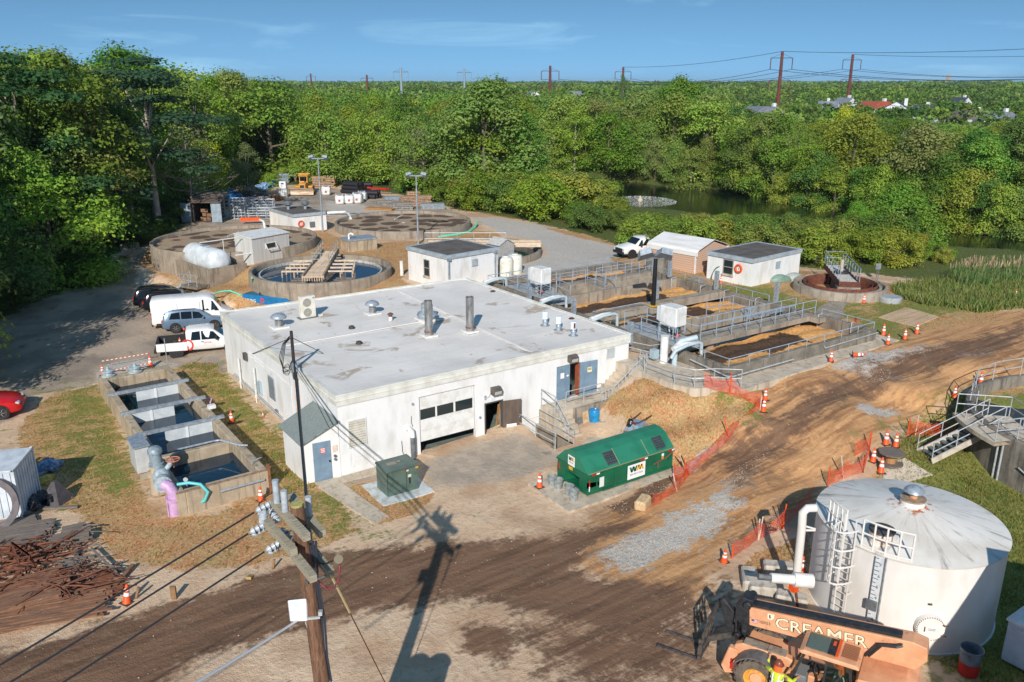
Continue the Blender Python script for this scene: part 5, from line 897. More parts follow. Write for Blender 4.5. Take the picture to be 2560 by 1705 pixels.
MB().box(-.01,2.15,.6,-.002,2.22,.95).obj('reflector_red',RED,dp); MB().box(.68,-.04,.35,.95,-.032,.85).obj('notice',M('notice_pale',(222,226,222),None),dp); MB().box(-.045,1.1,.93,-.035,1.4,1.1).obj('notice',YEL,dp); MB().box(4.6,-.04,.75,4.75,-.032,.9).obj('notice',YEL,dp); MB().box(4.6,-.04,.92,4.75,-.032,1.06).obj('notice',REFL,dp)
m=MB(); m.path([(4.0,-.1,.65),(4.3,-.1,.72),(4.8,-.1,.78),(5.4,-.12,1.1)],.03,6); m.cyl((4.35,-.08,.4),(4.35,-.08,.75),.035); m.obj('latch_bar',M('latch_rust',(120,76,64),None),dp)
# bale, wheelbarrow
p=T('D2',1960,440); o=MB().box(-.45,-.25,0,.55,.3,.48).obj('straw_bale',M('bale_tan',(216,188,146),(188,156,116),6.,.9,stretch=(1,4,4)),None,bevel=.1,loc=p,rz=.5); tag(o,'beige bale block lying by the orange fence in front of the dumpster','bale')
p=T('c',860,960); wb=thing('wheelbarrow','upturned rusty wheelbarrow with a blue tray on the dry grass bank','wheelbarrow',p,rad(20)); MB().add([(-.4,-.3,.5),(.4,-.3,.5),(.4,.3,.5),(-.4,.3,.5),(-.6,-.45,.12),(.6,-.45,.12),(.6,.45,.12),(-.6,.45,.12)],[(0,1,2,3),(0,4,5,1),(1,5,6,2),(2,6,7,3),(3,7,4,0)]).obj('tray',M('tray_blue',(120,160,186),(150,110,84),3.,.5),wb); MB().lathe([(.06,-.05),(.2,-.06),(.2,.06),(.06,.05)],16,(-.75,0,.75),axis='y').obj('wheel',BLK,wb); MB().lathe([(0,-.05),(.09,-.055),(.09,.055),(0,.05)],12,(-.75,0,.75),axis='y').obj('hub',REFL,wb); m=MB()
for y in (-.25,.25): m.path([(-.75,y*.3,.75),(-.2,y,.6),(1.1,y*1.3,.62)],.03,6)
m.beam((-.5,-.2,.6),(-.7,0,1.1),.05); m.obj('handle_frame',RUST,wb)
# ------------------------------------------------------------------ traffic cones
def mkcone():
    t=thing('traffic_cone','','traffic cone'); MB().box(-.19,-.19,0,.19,.19,.035).obj('base',M('cone_base',(60,52,48),(90,70,58),6.,.7),t,bevel=.01); MB().lathe([(.15,.035),(.135,.06),(.045,.7),(.03,.72),(0,.72)],16).obj('body',ORG,t,60)
    for z0,z1 in ((.3,.42),(.5,.58)):
        r=lambda z:.135-(.09)*(z-.06)/.64+.004
        MB().lathe([(r(z0),z0),(r(z1),z1)],16).obj('collar',REFL,t,60)
    return t
CONES=[('c',2062,672,0,'traffic cone standing just behind the fence corner on the dirt road'),('c',2045,785,.25,'leaning traffic cone at the fence corner by the gravel patch'),('k',2182,922,0,'traffic cone on grass nearest the basin end corner'),('k',2220,998,0,'traffic cone at the end of the basin path'),('k',1747,1138,0,'traffic cone standing on the path beside the long basin wall'),('k',2020,655,0,'traffic cone in front of the small round tank'),('k',835,494,0,'traffic cone beside the coiled green hose and blockhouse'),('C6',1572,910,0,'traffic cone between the wooden mat and the dirt road edge'),('C6',1650,872,0,'traffic cone at the near corner of the wooden mat'),('C6',2066,1207,0,'traffic cone near the rim of the right concrete tank'),('C6',1896,1290,0,'small far cone on the road edge left of the concrete tank'),('C6',2293,640,0,'traffic cone in the weeds at the far right'),
('b',1440,1312,0,'traffic cone on the pad corner in front of the dumpster'),('d',1274,642,0,'traffic cone in the strip of lawn between channel tank and building'),('d',1542,1356,0,'traffic cone at the front right corner of the channel tank'),('d',102,212,0,'traffic cone at the left end of the striped barrier tape'),('d',535,132,0,'traffic cone at the right end of the striped barrier tape'),('f',1035,1397,.12,'faded traffic cone beside the stacked boards'),('D3',388,788,-.22,'leaning traffic cone at the near end of the orange fence'),('D3',893,862,0,'traffic cone behind the white inlet pipe of the storage tank'),('D3',1352,140,.05,'traffic cone left of the wooden cable reel'),('D3',1404,212,.08,'traffic cone in front of the wooden cable reel'),('D3',1500,42,0,'traffic cone behind the wooden cable reel'),('D3',1436,28,0,'traffic cone behind and left of the cable reel'),('i',28,1145,0,'small cone beyond the far end of the channel tank')]
c0=mkcone(); first=True
for c,x,y,tl,l in CONES:
    if c=='b': p=G(c,x,y,.13)
    elif c=='d' and y<220: p=G(c,x,y,.1)
    elif c=='k' and (x in(1747,2220)): p=G(c,x,y,2.74)
    else: p=T(c,x,y)
    o=c0 if first else dup(c0); first=False; o.location=p; o.rotation_euler=(tl*.5,tl,RD.uniform(0,1.5)); o['label']=l; o['group']='orange traffic cones with white bands'; s=RD.uniform(.95,1.12); o.scale=(s,s,s)
p=T('k',1925,1105); o=dup(c0,(p[0],p[1],p[2]+.16),0,'traffic cone lying on its side by the basin path',rot=(0,math.pi/2-.12,rad(-50)),scale=1.05)
p=T('d',1560,592); o=dup(c0,p,0,'tiny plain cone on the lawn close to the building wall',scale=.42)
# striped barrier tape between two cones at the tank end
a=Vector(G('d',100,150,.1)); a.z=.62; b=Vector(G('d',535,75,.1)); b.z=.62; tp=thing('barrier_pole','orange and white striped barrier pole at the far end of the channel tank','barrier',tuple(a)); m=MB();k=MB(); N=22
for (u,v) in ((a,b),(Vector(G('d',140,178,.5)),Vector(G('d',545,98,.5)))):
    for i in range(N):
        (m if i%2 else k).cyl(tuple(u+(v-u)*(i/N)-a),tuple(u+(v-u)*((i+1)/N)-a),.03,n=6)
m.obj('orange_stripe',ORG,tp); k.obj('white_stripe',REFL,tp)
# ------------------------------------------------------------------ orange safety fence
def net_mat():
    t=NT('safety_net'); co=t.node('ShaderNodeUVMap') if 0 else t.coord('UV'); br=t.node('ShaderNodeTexBrick'); br.inputs['Scale'].default_value=1.; br.inputs['Mortar Size'].default_value=.0095; br.inputs['Brick Width'].default_value=.085; br.inputs['Row Height'].default_value=.07; br.inputs['Mortar Smooth'].default_value=0; t.link(co,br.inputs['Vector'])
    tr=t.node('ShaderNodeBsdfTransparent'); mx=t.node('ShaderNodeMixShader'); t.link(br.outputs['Fac'],mx.inputs[0]); t.link(tr.outputs[0],mx.inputs[1]); t.link(t.b.outputs[0],mx.inputs[2]); t.link(mx.outputs[0],t.n['Material Output'].inputs['Surface']); return t.out(srgb(226,84,44),.6)
NET=net_mat()
def net_fence(label,pts,h,posts,sag=.2):
    t=thing('safety_fence',label,'fence',pts[0]); o=Vector(pts[0]); vs=[];fs=[];uv=[]; L=0; P=[Vector(p)-o for p in pts]; n=0; cols=[]; rr=random.Random(len(pts))
    for a,b in zip(P[:-1],P[1:]):
        k=max(2,int((b-a).length/.3))
        for i in range(k+(1 if b is P[-1] else 0)):
            q=a+(b-a)*(i/k); s=4*(i/k)*(1-i/k); hh=h*(1-sag*s)+rr.uniform(-.03,.03); nn=Vector((-(b-a).y,(b-a).x,0)).normalized(); cols.append((q,hh,L+(b-a).length*i/k,nn*(.12*s*rr.uniform(-1,1)),nn))
        L+=(b-a).length
    R_=6
    for q,hh,l,off,nn in cols:
        for j in range(R_+1):
            z=j/R_; p=q+off*math.sin(z*3)+nn*rr.uniform(-.03,.03); vs.append((p.x,p.y,q.z+.03+hh*z)); uv.append((l,hh*z))
    for i in range(len(cols)-1):
        for j in range(R_): fs.append((i*(R_+1)+j,(i+1)*(R_+1)+j,(i+1)*(R_+1)+j+1,i*(R_+1)+j+1))
    ob=raw('netting',vs,fs,NET,t); ul=ob.data.uv_layers.new(name='uv')
    for lp in ob.data.loops: ul.data[lp.index].uv=uv[lp.vertex_index]
    for pi,(i,dx,dy,hp) in enumerate(posts):
        b=P[i]; MB().cyl(tuple(b+Vector((0,0,-.2))),tuple(b+Vector((dx,dy,hp))),.03,n=6).obj('stake',(ORG,M('stake_pale',(206,190,176),None),M('stake_dark',(52,44,42),None))[pi%3 if pi else 0],t)
    return t
net_fence('orange net fence from the curved railing to the dirt road corner',[(18.6,-6.1,2.74)]+PT('c',[(1735,620),(2015,760)]),.95,[(1,0,0,1.25),(2,.05,0,.8)],.35)
net_fence('orange net fence sagging along the road edge below the grass bank',PT('c',[(2015,770),(1735,1045),(1370,1370),(1210,1430)]),.85,[(1,-.25,.25,1.15),(2,-.6,.3,1.2),(2,-.55,.2,1.1),(3,.1,.1,.9)],.3)
net_fence('crumpled orange net fence around the beige bale',PT('D2',[(2260,230),(2190,330),(2020,440)]),.7,[(0,-.3,.1,.95),(1,-.2,.2,.9)],.4)
net_fence('orange net fence beside the white storage tank and dirt road',PT('D3',[(440,770),(610,650),(770,575),(960,400)]),.85,[(0,0,0,.7),(1,.1,.1,.95),(2,-.1,.1,1.15),(2,.2,.1,1.1),(1,.3,.1,1.0)],.3)
net_fence('orange net fence from the storage tank up to the cable reel',PT('D3',[(1060,300),(1170,250),(1290,215),(1330,60),(1230,110)]),.9,[(0,0,0,1.),(1,-.2,.2,1.2),(2,.1,.1,.9),(3,0,0,1.0)],.3)
net_fence('orange net fence in the grass left of the concrete tank stairs',PT('C6',[(1590,1540),(1640,1540),(1900,1545)]),.9,[(0,0,0,1.0),(1,.05,0,1.2),(2,.1,0,1.)],.25)
# cable reel
p=T('D3',1465,150); cr=thing('cable_reel','weathered wooden cable reel lying flat on the concrete pad by the stairs','cable reel',p); REELM=M('reel_wood',(128,116,106),(100,90,84),6.,.8,stretch=(6,1,1)); MB().lathe([(0,.55),(.6,.55),(.6,.61),(0,.61)],24).obj('top_flange',REELM,cr); MB().lathe([(0,.0),(.6,.0),(.6,.06),(0,.06)],24).obj('bottom_flange',REELM,cr); MB().cyl((0,0,.06),(0,0,.55),.24).obj('core',M('core_tan',(176,130,88),None),cr)
# ------------------------------------------------------------------ right concrete tank with stairs
rt=thing('concrete_tank','big round concrete tank at the right edge with a stair and railings','tank',(33.,-21.1,.2)); m=MB(); ring_wall(m,7.4,.35,-.6,2.35,n=72); m.obj('wall',CONCD,rt,50); MB().lathe([(0,1.6),(7.06,1.6)],64).obj('water',MURK,rt)
a0,a1=2.2,2.85; pl=MB(); pl.lathe([(5.6,2.05),(8.3,2.05),(8.3,2.25),(5.6,2.25)],8,a0=2.35,a1=2.8); pl.obj('platform',CONCL,rt)
rp2=lambda R,a,z:(R*math.cos(a),R*math.sin(a),z)
railing('railing',[rp2(7.2,a,2.36) for a in (1.2,1.5,1.8,2.1,2.32)],1.05,rt,RAILW,sp=1.6); railing('railing',[rp2(8.2,2.36,2.26),rp2(5.7,2.36,2.26),rp2(5.7,2.79,2.26),rp2(8.2,2.79,2.26)],1.05,rt,RAILW,sp=1.3); railing('railing',[rp2(7.2,a,2.36) for a in (2.82,3.2,3.6,4.0)],1.05,rt,RAILW,sp=1.6)
m=MB()
for a in (2.72,2.76,3.0): m.cyl(rp2(7.46,a,-.3),rp2(7.46,a,2.0),.05)
m.path([rp2(7.5,2.9,1.2),rp2(7.5,3.05,.7),rp2(7.5,3.1,1.6)],.03,6); m.obj('conduit',RAILW,rt)
b0=Vector((24.4,-15.55,H(24.4,-15.55))); tp=Vector((27.9,-16.95,2.4)); ss=thing('metal_stairs','pale steel staircase with handrails rising to the right concrete tank','stairs',tuple(b0)); d=tp-b0; hz=Vector((d.x,d.y,0)).normalized(); s=hz.cross(Vector((0,0,1)))
for k in (-1,1): MB().beam(s*k*.55,d+s*k*.55,.08,.28).obj('stringer',M('stringer_cream',(206,196,180),(180,168,150),4.),ss)
m=MB()
for i in range(1,12): a=d*(i/11.5); m.beam(a-s*.5,a+s*.5,.26,.04)
m.obj('tread',GALVD,ss)
for k in (-1,1): railing('railing',[s*k*.55,d+s*k*.55],1.0,ss,RAILW,sp=1.3)
# ------------------------------------------------------------------ white storage tank (lower right)
TX,TY,TR,TH_=13.5,-21.1,3.18,3.4; TA=math.atan2(CAM[1]-TY,CAM[0]-TX)   # direction from tank to viewer side
wt_=thing('storage_tank','large white upright steel tank with a conical stained roof and ladder cage','tank',(TX,TY,0))
def tank_mat():
    t=NT('tank_paint'); c=t.mix(t.ramp(t.noise(.8,5,.6,(1,1,.4)),.4,.72),srgb(234,230,224),srgb(216,210,202)); s=t.noise(2.,5,.65,(1,1,.07)); c=t.mix(t.math('MULTIPLY',t.ramp(s,.6,.78),.5),c,srgb(190,178,164)); return t.out(c,.45)
def cone_mat():
    t=NT('tank_roof_paint'); co=t.coord('Object'); g=t.node('ShaderNodeSeparateXYZ'); t.link(co,g.inputs[0]); a=t.math('ARCTAN2',g.outputs['Y'],g.outputs['X']); r=t.math('SQRT',t.math('ADD',t.math('MULTIPLY',g.outputs['X'],g.outputs['X']),t.math('MULTIPLY',g.outputs['Y'],g.outputs['Y'])))
    cb=t.node('ShaderNodeCombineXYZ'); t.link(t.math('MULTIPLY',a,5.),cb.inputs[0]); t.link(t.math('MULTIPLY',r,.35),cb.inputs[1]); n=t.noise(1.3,6,.7,src=cb.outputs[0]); n2=t.noise(.5,4,.6)
    c=t.mix(t.ramp(n2,.4,.7),srgb(232,228,220),srgb(212,204,192)); k=t.math('MULTIPLY',t.ramp(n,.5,.72),t.ramp(r,.5,2.6,.5,.95)); c=t.mix(k,c,srgb(142,135,128)); rr=t.math('MULTIPLY',t.ramp(r,1.0,.55),t.ramp(t.noise(3.5,4,.6),.5,.6)); c=t.mix(rr,c,srgb(176,96,48)); return t.out(c,.5)
TP=tank_mat(); MB().lathe([(TR+.05,-.2),(TR+.05,.06),(TR,.06),(TR,TH_)],96).obj('shell',TP,wt_,50)
MB().lathe([(TR+.03,TH_-.06),(TR+.05,TH_),(TR*.5,TH_+.36),(.5,TH_+.62),(0,TH_+.66)],96).obj('roof',cone_mat(),wt_,30)
v=MB().lathe([(.42,.6),(.42,.78),(.4,.8),(0,.8)],24,(0,0,TH_)).obj('roof_nozzle',TP,wt_,40); MB().lathe([(.0,.8),(.44,.8),(.44,.86),(0,.86)],24,(0,0,TH_)).obj('flange',M('flange_tan',(170,150,128),(140,116,96),5.),v); MB().lathe([(.14,.86),(.14,1.02),(.17,1.02),(.17,1.06),(0,1.06)],14,(0,0,TH_)).obj('vent_neck',M('neck_rust',(206,160,120),(180,110,60),6.),v)
MB().lathe([(.34,1.1),(.36,1.12),(.3,1.22),(.14,1.32),(0,1.34)],14,(0,0,TH_)).obj('vent_hood',GALV,v,30)
def tp_(a,z,o=.0): return ((TR+o)*math.cos(a),(TR+o)*math.sin(a),z)
def zon(c,x,y):   # where a sight line meets the tank shell
    r=ray(c,x,y); o=CAM[:2]-np.array([TX,TY]); A=r[0]**2+r[1]**2; B=2*(o[0]*r[0]+o[1]*r[1]); C=o@o-TR*TR; t=(-B-math.sqrt(max(0,B*B-4*A*C)))/(2*A); p=o+r[:2]*t; return math.atan2(p[1],p[0]),float(CAM[2]+r[2]*t)
# ladder with safety cage
aL,_=zon('t',395,900); tn=Vector((-math.sin(aL),math.cos(aL),0)); nn=Vector((math.cos(aL),math.sin(aL),0))
lad=thing('tank_ladder','white caged ladder fixed up the side of the upright white tank','ladder',(TX,TY,0)); bp=lambda u,o,z:tuple(nn*(TR+o)+tn*u+Vector((0,0,z)))
m=MB()
for u in (-.22,.22): m.beam(bp(u,.22,.15),bp(u,.22,TH_+1.05),.05,.03)
lad_=m.obj('side_rail',TP,lad); m=MB()
for i in range(13): m.cyl(bp(-.22,.22,.35+.28*i),bp(.22,.22,.35+.28*i),.015,n=6)
m.obj('rung',TP,lad); m=MB()
hoop=lambda z,r=.36:[bp(r*math.cos(q),.25+.72*math.sin(q)*.95,z) for q in [math.pi*i/10 for i in range(11)]]
for z in (2.1,2.75,3.4,4.1): m.path(hoop(z),.03,5)
for q in (.15,.9,1.57,2.24,3.0): m.beam(bp(.36*math.cos(q),.25+.68*math.sin(q),2.1),bp(.36*math.cos(q),.25+.68*math.sin(q),4.1),.05,.02)
m.obj('safety_cage',TP,lad)
m=MB()
for z in (.5,1.5,2.6): m.beam(bp(.22,.0,z),bp(.22,.22,z),.05); m.beam(bp(-.22,.0,z),bp(-.22,.22,z),.05)
m.obj('bracket',TP,lad)
for a0,a1,nm in ((aL-.42,aL-.12,1),(aL+.1,aL+.62,2)):
    railing('guard_rail',[(2*0+(TR-.05)*math.cos(a0+(a1-a0)*i/4),(TR-.05)*math.sin(a0+(a1-a0)*i/4),TH_+.02) for i in range(5)],1.0,wt_,TP,mids=(.5,.06),sp=2.5,r=.035)
# hatch beside the ladder
ah=aL+.22; m=MB(); m.lathe([(.4,.05),(.4,.5),(0,.5)],20,(2.45*math.cos(ah),2.45*math.sin(ah),TH_)); h=m.obj('roof_hatch',M('hatch_rust',(226,216,204),(170,120,80),3.,.5),wt_); MB().lathe([(0,.5),(.44,.5),(.44,.56),(0,.56)],20,(2.45*math.cos(ah),2.45*math.sin(ah),TH_)).obj('hatch_lid',M('lid_dk',(92,84,78),(60,56,54),4.),h)
# level gauge board
ag,_=zon('t',625,900); nn2=Vector((math.cos(ag),math.sin(ag),0)); tn2=Vector((-math.sin(ag),math.cos(ag),0)); gp=lambda u,o,z:tuple(nn2*(TR+o)+tn2*u+Vector((0,0,z)))
m=MB(); m.slab([gp(-.13,.1,.2),gp(.13,.1,.2),gp(.13,.1,3.35),gp(-.13,.1,3.35)],.03); gb=m.obj('level_gauge',M('gauge_white',(214,218,220),(196,202,206),4.),wt_); k=MB()
for i in range(20): z=.35+i*.155; k.slab([gp(-.12,.135,z),gp(-.02 if i%2 else .04,.135,z),gp(-.02 if i%2 else .04,.135,z+.025),gp(-.12,.135,z+.025)],.004)
k.obj('gauge_mark',M('mark_dk',(80,88,96),None),gb); MB().path([gp(.2,.08,3.4),gp(.2,.08,.3)],.025,6).obj('gauge_cable',GALV,gb); m=MB(); m.slab([gp(-.2,.15,1.35),gp(.14,.15,1.35),gp(.14,.15,1.7),gp(-.2,.15,1.7)],.1); m.obj('gauge_head',GALVD,gb)
for i in range(7):
    F_=frame(gp(.05,.14,.55+i*.42),tn2,nn2); text(str(i+1),.16,'gauge_number',M('mark_dk',(1,1,1)),gb,F_,.002)
# bolted manway
am,zm=zon('t',1020,1143); nm_=Vector((math.cos(am),math.sin(am),0)); tm=Vector((-math.sin(am),math.cos(am),0)); FM=frame(tuple(nm_*(TR)+Vector((0,0,zm))),tm,nm_)
m=MB(); m.M=FM; m.lathe([(.46,-.1),(.46,.2),(0,.2)],36); mw=m.obj('manway',TP,wt_,40); m=MB(); m.M=FM; m.lathe([(0,.201),(.42,.201),(.42,.225),(0,.225)],36); m.box(-.02,-.12,.226,.42,.12,.25); m.obj('manway_cover',TP,mw,40); k=MB(); k.M=FM
for i in range(36): a=i*math.pi/18; k.cyl((.435*math.cos(a),.435*math.sin(a),.2),(.435*math.cos(a),.435*math.sin(a),.23),.016,n=6)
k.obj('bolt_ring',M('bolt_dark',(70,54,44),None),mw); m=MB(); m.M=FM; m.box(-.08,-.06,.251,.16,.06,.257); m.obj('notice',REFL,mw); m=MB(); m.M=FM
for z in (-.035,0,.035): m.box(-.06,z-.008,.258,.14,z+.008,.26)
m.obj('notice_line',Wtx,mw); m=MB(); m.M=FM; m.path([(-.2,-.08,.226),(-.2,-.08,.27),(-.2,.08,.27),(-.2,.08,.226)],.012,5); m.beam((.34,.2,.26),(.5,.2,.26),.03); m.beam((.34,-.2,.26),(.5,-.2,.26),.03); m.obj('manway_handle',RUST,mw)
ap,zp=zon('t',1030,987); F2=frame(tp_(ap,zp,.0),(-math.sin(ap),math.cos(ap),0),(math.cos(ap),math.sin(ap),0)); m=MB(); m.M=F2; m.box(-.07,-.035,0,.07,.035,.02); m.obj('name_plate',M('plate_dk',(76,74,70),None),wt_)
# overflow pipe and inlet
def tz(c,x,y,o):  # point on a sight line at the tank's left limb, o metres out
    a=TA-math.pi/2; dc=(TX-CAM[0])*FW[0]+(TY-CAM[1])*FW[1]; return at_depth(c,x,y,dc-.4)
dc=(TX-CAM[0])*FW[0]+(TY-CAM[1])*FW[1]; b=Vector((TX,TY,0)); P_=[Vector(at_depth('D3',x,y,dc-.5))-b for x,y in ((985,440),(930,442),(900,470),(893,560),(862,860))]
m=MB(); m.path([tuple(p) for p in P_],.15,10); op=m.obj('overflow_pipe',TP,wt_,60); m=MB(); q=P_[3]; m.beam(tuple(q+Vector((0,0,-.15))),tuple(q+Vector((.5*RT[0],.5*RT[1],-.15))),.06); m.beam(tuple(q+Vector((0,0,.05))),tuple(q+Vector((.5*RT[0],.5*RT[1],-.1))),.05); m.obj('pipe_bracket',TP,op)
P_=[Vector(at_depth('D3',x,y,dc-1.2))-b for x,y in ((960,915),(840,905),(690,893),(610,882))]
m=MB(); m.cyl(tuple(P_[0]),tuple(P_[1]),.26,n=14); m.cyl(tuple(P_[1]),tuple(P_[2]),.18,n=12); ip=m.obj('inlet_pipe',WHP,wt_,50); MB().cyl(tuple(P_[2]),tuple(P_[3]),.1).obj('coupling',GALVD,ip); MB().box(*(P_[1]+Vector((-.1,-.15,-.45))),*(P_[1]+Vector((.15,.1,-.22)))).obj('valve_actuator',ORG,ip); m=MB(); q=P_[1]+Vector((.1,0,-.2)); m.cyl(tuple(q),(q.x+.2,q.y-.2,0),.05); m.obj('pipe_prop',RUST,ip)
# concrete blocks around the inlet
BLKC=conc_mat('block_concrete',(206,196,182),(184,174,160),(150,142,130))
for i,(pts,l) in enumerate(((((545,870),(560,985)),'concrete block at the left end of the white inlet pipe'),(((545,985),(725,1000)),'concrete block in front of the white inlet pipe, left of two'),(((720,1040),(930,1085)),'concrete block in front of the white inlet pipe, right of two'),(((640,850),(840,870)),'concrete block behind the white inlet pipe'))):
    a=Vector(T('D3',*pts[0])); c=Vector(T('D3',*pts[1])); d=c-a; o=MB().box(0,-.3,-.05,max(.7,d.length),.3,.42).obj('concrete_block',BLKC,None,bevel=.07,loc=tuple(a),rz=math.atan2(d.y,d.x)); tag(o,l,'concrete block','concrete blocks around the tank inlet')
# bin and white job box at the far right
p=G('t',1310,1500,0); tb_=thing('waste_bin','round grey and red waste bin on the grass beside the white tank','bin',(p[0],p[1],H(p[0],p[1]))); MB().lathe([(.27,0),(.3,.0),(.31,.45)],24).obj('lower_band',RED,tb_,60); MB().lathe([(.0,.04),(.27,.04),(.33,.9),(.36,.9),(.36,.95),(.34,.95),(.315,.5),(.312,.45)],24).obj('body',M('bin_grey',(120,132,144),(96,108,122),4.,.45),tb_,60)
for s in (-1,1): MB().box(s*.34-.03,-.1,.75,s*.34+.03,.1,.82).obj('handle',M('bin_grey',(1,1,1)),tb_)
p=G('t',1562,1405,0); p2=G('t',1740,1500,0); jb=thing('utility_cabin','low white utility cabin on the grass at the lower right corner','cabin',(p[0],p[1],0),math.atan2(p2[1]-p[1],p2[0]-p[0])); MB().box(0,-.1,.1,2.3,1.3,1.62).obj('wall',M('cabin_white',(206,212,220),(190,196,206),2.,.45),jb,bevel=.03); MB().box(-.05,-.15,1.622,2.35,1.35,1.7).obj('roof',WHP,jb); d=MB().box(.3,-.14,.2,1.1,-.102,1.5).obj('door',M('cabin_white',(1,1,1)),jb); MB().box(.95,-.17,1.1,1.05,-.142,1.2).obj('handle',BLK,d); MB().box(.1,.0,.0,2.2,1.2,.1).obj('skid',GALVD,jb)
d=MB().box(-.04,.2,.2,-.002,1.0,1.5).obj('side_door',M('cabin_white',(1,1,1)),jb); MB().box(-.06,.5,1.1,-.041,.75,1.3).obj('notice',REFL,d)
# unseen pale building added outside the frame; its roof edge shades the tank
ob_=thing('shade_caster','unseen pale building added out of frame to shade the white tank','building',(7.7,-29.4,0),math.atan2(.58,.81)); MB().box(-9,-8,-.3,3.9,0,5.7).obj('wall',WHT2,ob_); MB().box(-9.2,-8.2,5.702,4.0,.05,6.).obj('roof',FASG,ob_)
# ------------------------------------------------------------------ vehicles
TYRE=M('tyre',(44,44,44),(70,66,60),5.,.85); RIM=M('wheel_rim',(188,190,192),(150,152,154),8.,.35,.5); LAMP=NT('lamp_glass').out(srgb(220,222,220),.1,.3); TAIL=NT('tail_lamp').out(srgb(190,24,30),.15,0)
PWH=M('paint_white',(238,238,238),(226,226,224),1.2,.25,spec=.5); PBK=NT('paint_black').out(srgb(24,28,36),.12,.2); PGB=M('paint_silver_blue',(120,142,164),(110,132,154),1.,.22,.3); PRD=M('paint_car_red',(206,30,36),(186,26,32),1.,.22); TRIM=M('trim_black',(34,34,36),(46,46,48),6.,.6)
_WH={}
def wheel(par,x,y,r,w=.24,side=1):
    k=(r,w,side)
    if k not in _WH:
        a=MB(); s=side; a.lathe([(r*.62,-w*.4),(r*.9,-w*.5),(r,-w*.32),(r,w*.32),(r*.9,w*.5),(r*.62,w*.4)],24,axis='y'); b=MB(); b.lathe([(r*.64,s*w*.28),(r*.58,s*w*.34),(r*.3,s*w*.22),(r*.2,s*w*.36),(0,s*w*.38)],24,axis='y')
        for q in range(6): an=q*math.pi/3; b.beam((r*.12*math.cos(an),s*w*.34,r*.12*math.sin(an)),(r*.6*math.cos(an),s*w*.34,r*.6*math.sin(an)),r*.16,w*.1)
        _WH[k]=(a.mesh('tyre',TYRE,50),b.mesh('rim',RIM,50))
    o=bpy.data.objects.new('wheel',None); COL.objects.link(o); o.parent=par; o.location=(x,y,r); o.empty_display_size=.1
    for n,me in zip(('tyre','rim'),_WH[k]): c=bpy.data.objects.new(n,me); COL.objects.link(c); c.parent=o
def loft(m,st):
    secs=[]
    for x,zb,zl,zt,wl,wt in st:
        h=[(wl*.9,zb),(wl,zb+.14),(wl,zl),(wt,zt-.05),(wt-.1,zt)]; secs.append([(x,-y,z) for y,z in h[::-1]][::-1][::-1]+[(x,y,z) for y,z in h])
    secs=[[ (x,y,z) for (x,y,z) in [(s[0][0],-q[0],q[1]) for q in hh]+[(s[0][0],q[0],q[1]) for q in hh[::-1]]] for s,hh in ((s,[(a[1],a[2]) for a in s[5:]]) for s in secs)]
    n=10; vs=[p for s in secs for p in s]; fs=[]
    for i in range(len(secs)-1):
        for j in range(n): fs.append((i*n+j,i*n+(j+1)%n,(i+1)*n+(j+1)%n,(i+1)*n+j))
    fs.append(tuple(range(n))); fs.append(tuple((len(secs)-1)*n+j for j in range(n-1,-1,-1))); m.add(vs,fs); return m
def sec(st,x):
    for a,b in zip(st[:-1],st[1:]):
        if a[0]<=x<=b[0]: t=(x-a[0])/(b[0]-a[0]); return [p+(q-p)*t for p,q in zip(a,b)]
    return st[-1]
def sideglass(m,st,pts,off=.012):     # pts (x, fraction up the window)
    for s in (-1,1):
        P=[]
        for x,f in pts:
            _,zb,zl,zt,wl,wt=sec(st,x); z0=zl+.05; z1=zt-.13; z=z0+(z1-z0)*f; t=(z-zl)/(zt-.05-zl); P.append((x,s*(wl+(wt-wl)*t+off),z))
        if s>0: P=P[::-1]
        m.face(*P)
def screen(m,st,x0,x1,lo=.08,hi=.1,off=.015):
    a=sec(st,x0);b=sec(st,x1); p=lambda s,t,i:(a[0]+(b[0]-a[0])*t,s*((a[5]+(b[5]-a[5])*t)-.06-i),a[3]+(b[3]-a[3])*t+off)
    m.face(p(1,lo,0),p(-1,lo,0),p(-1,1-hi,0),p(1,1-hi,0))
def place(t,local,world,h): c,s=math.cos(h),math.sin(h); t.location=(world[0]-(c*local[0]-s*local[1]),world[1]-(s*local[0]+c*local[1]),H(world[0],world[1])); t.rotation_euler=(0,0,h)
SUV=[(0,.42,.8,.86,.84,.8),(.06,.34,.98,1.04,.92,.82),(.3,.3,1.02,1.5,.94,.72),(.55,.28,1.02,1.66,.95,.7),(1.6,.26,1.0,1.72,.95,.72),(2.55,.26,.98,1.68,.95,.7),(2.9,.26,.97,1.58,.95,.7),(3.65,.26,.95,1.06,.94,.8),(4.3,.28,.86,.96,.92,.78),(4.65,.34,.72,.8,.86,.72),(4.78,.42,.62,.66,.76,.66)]
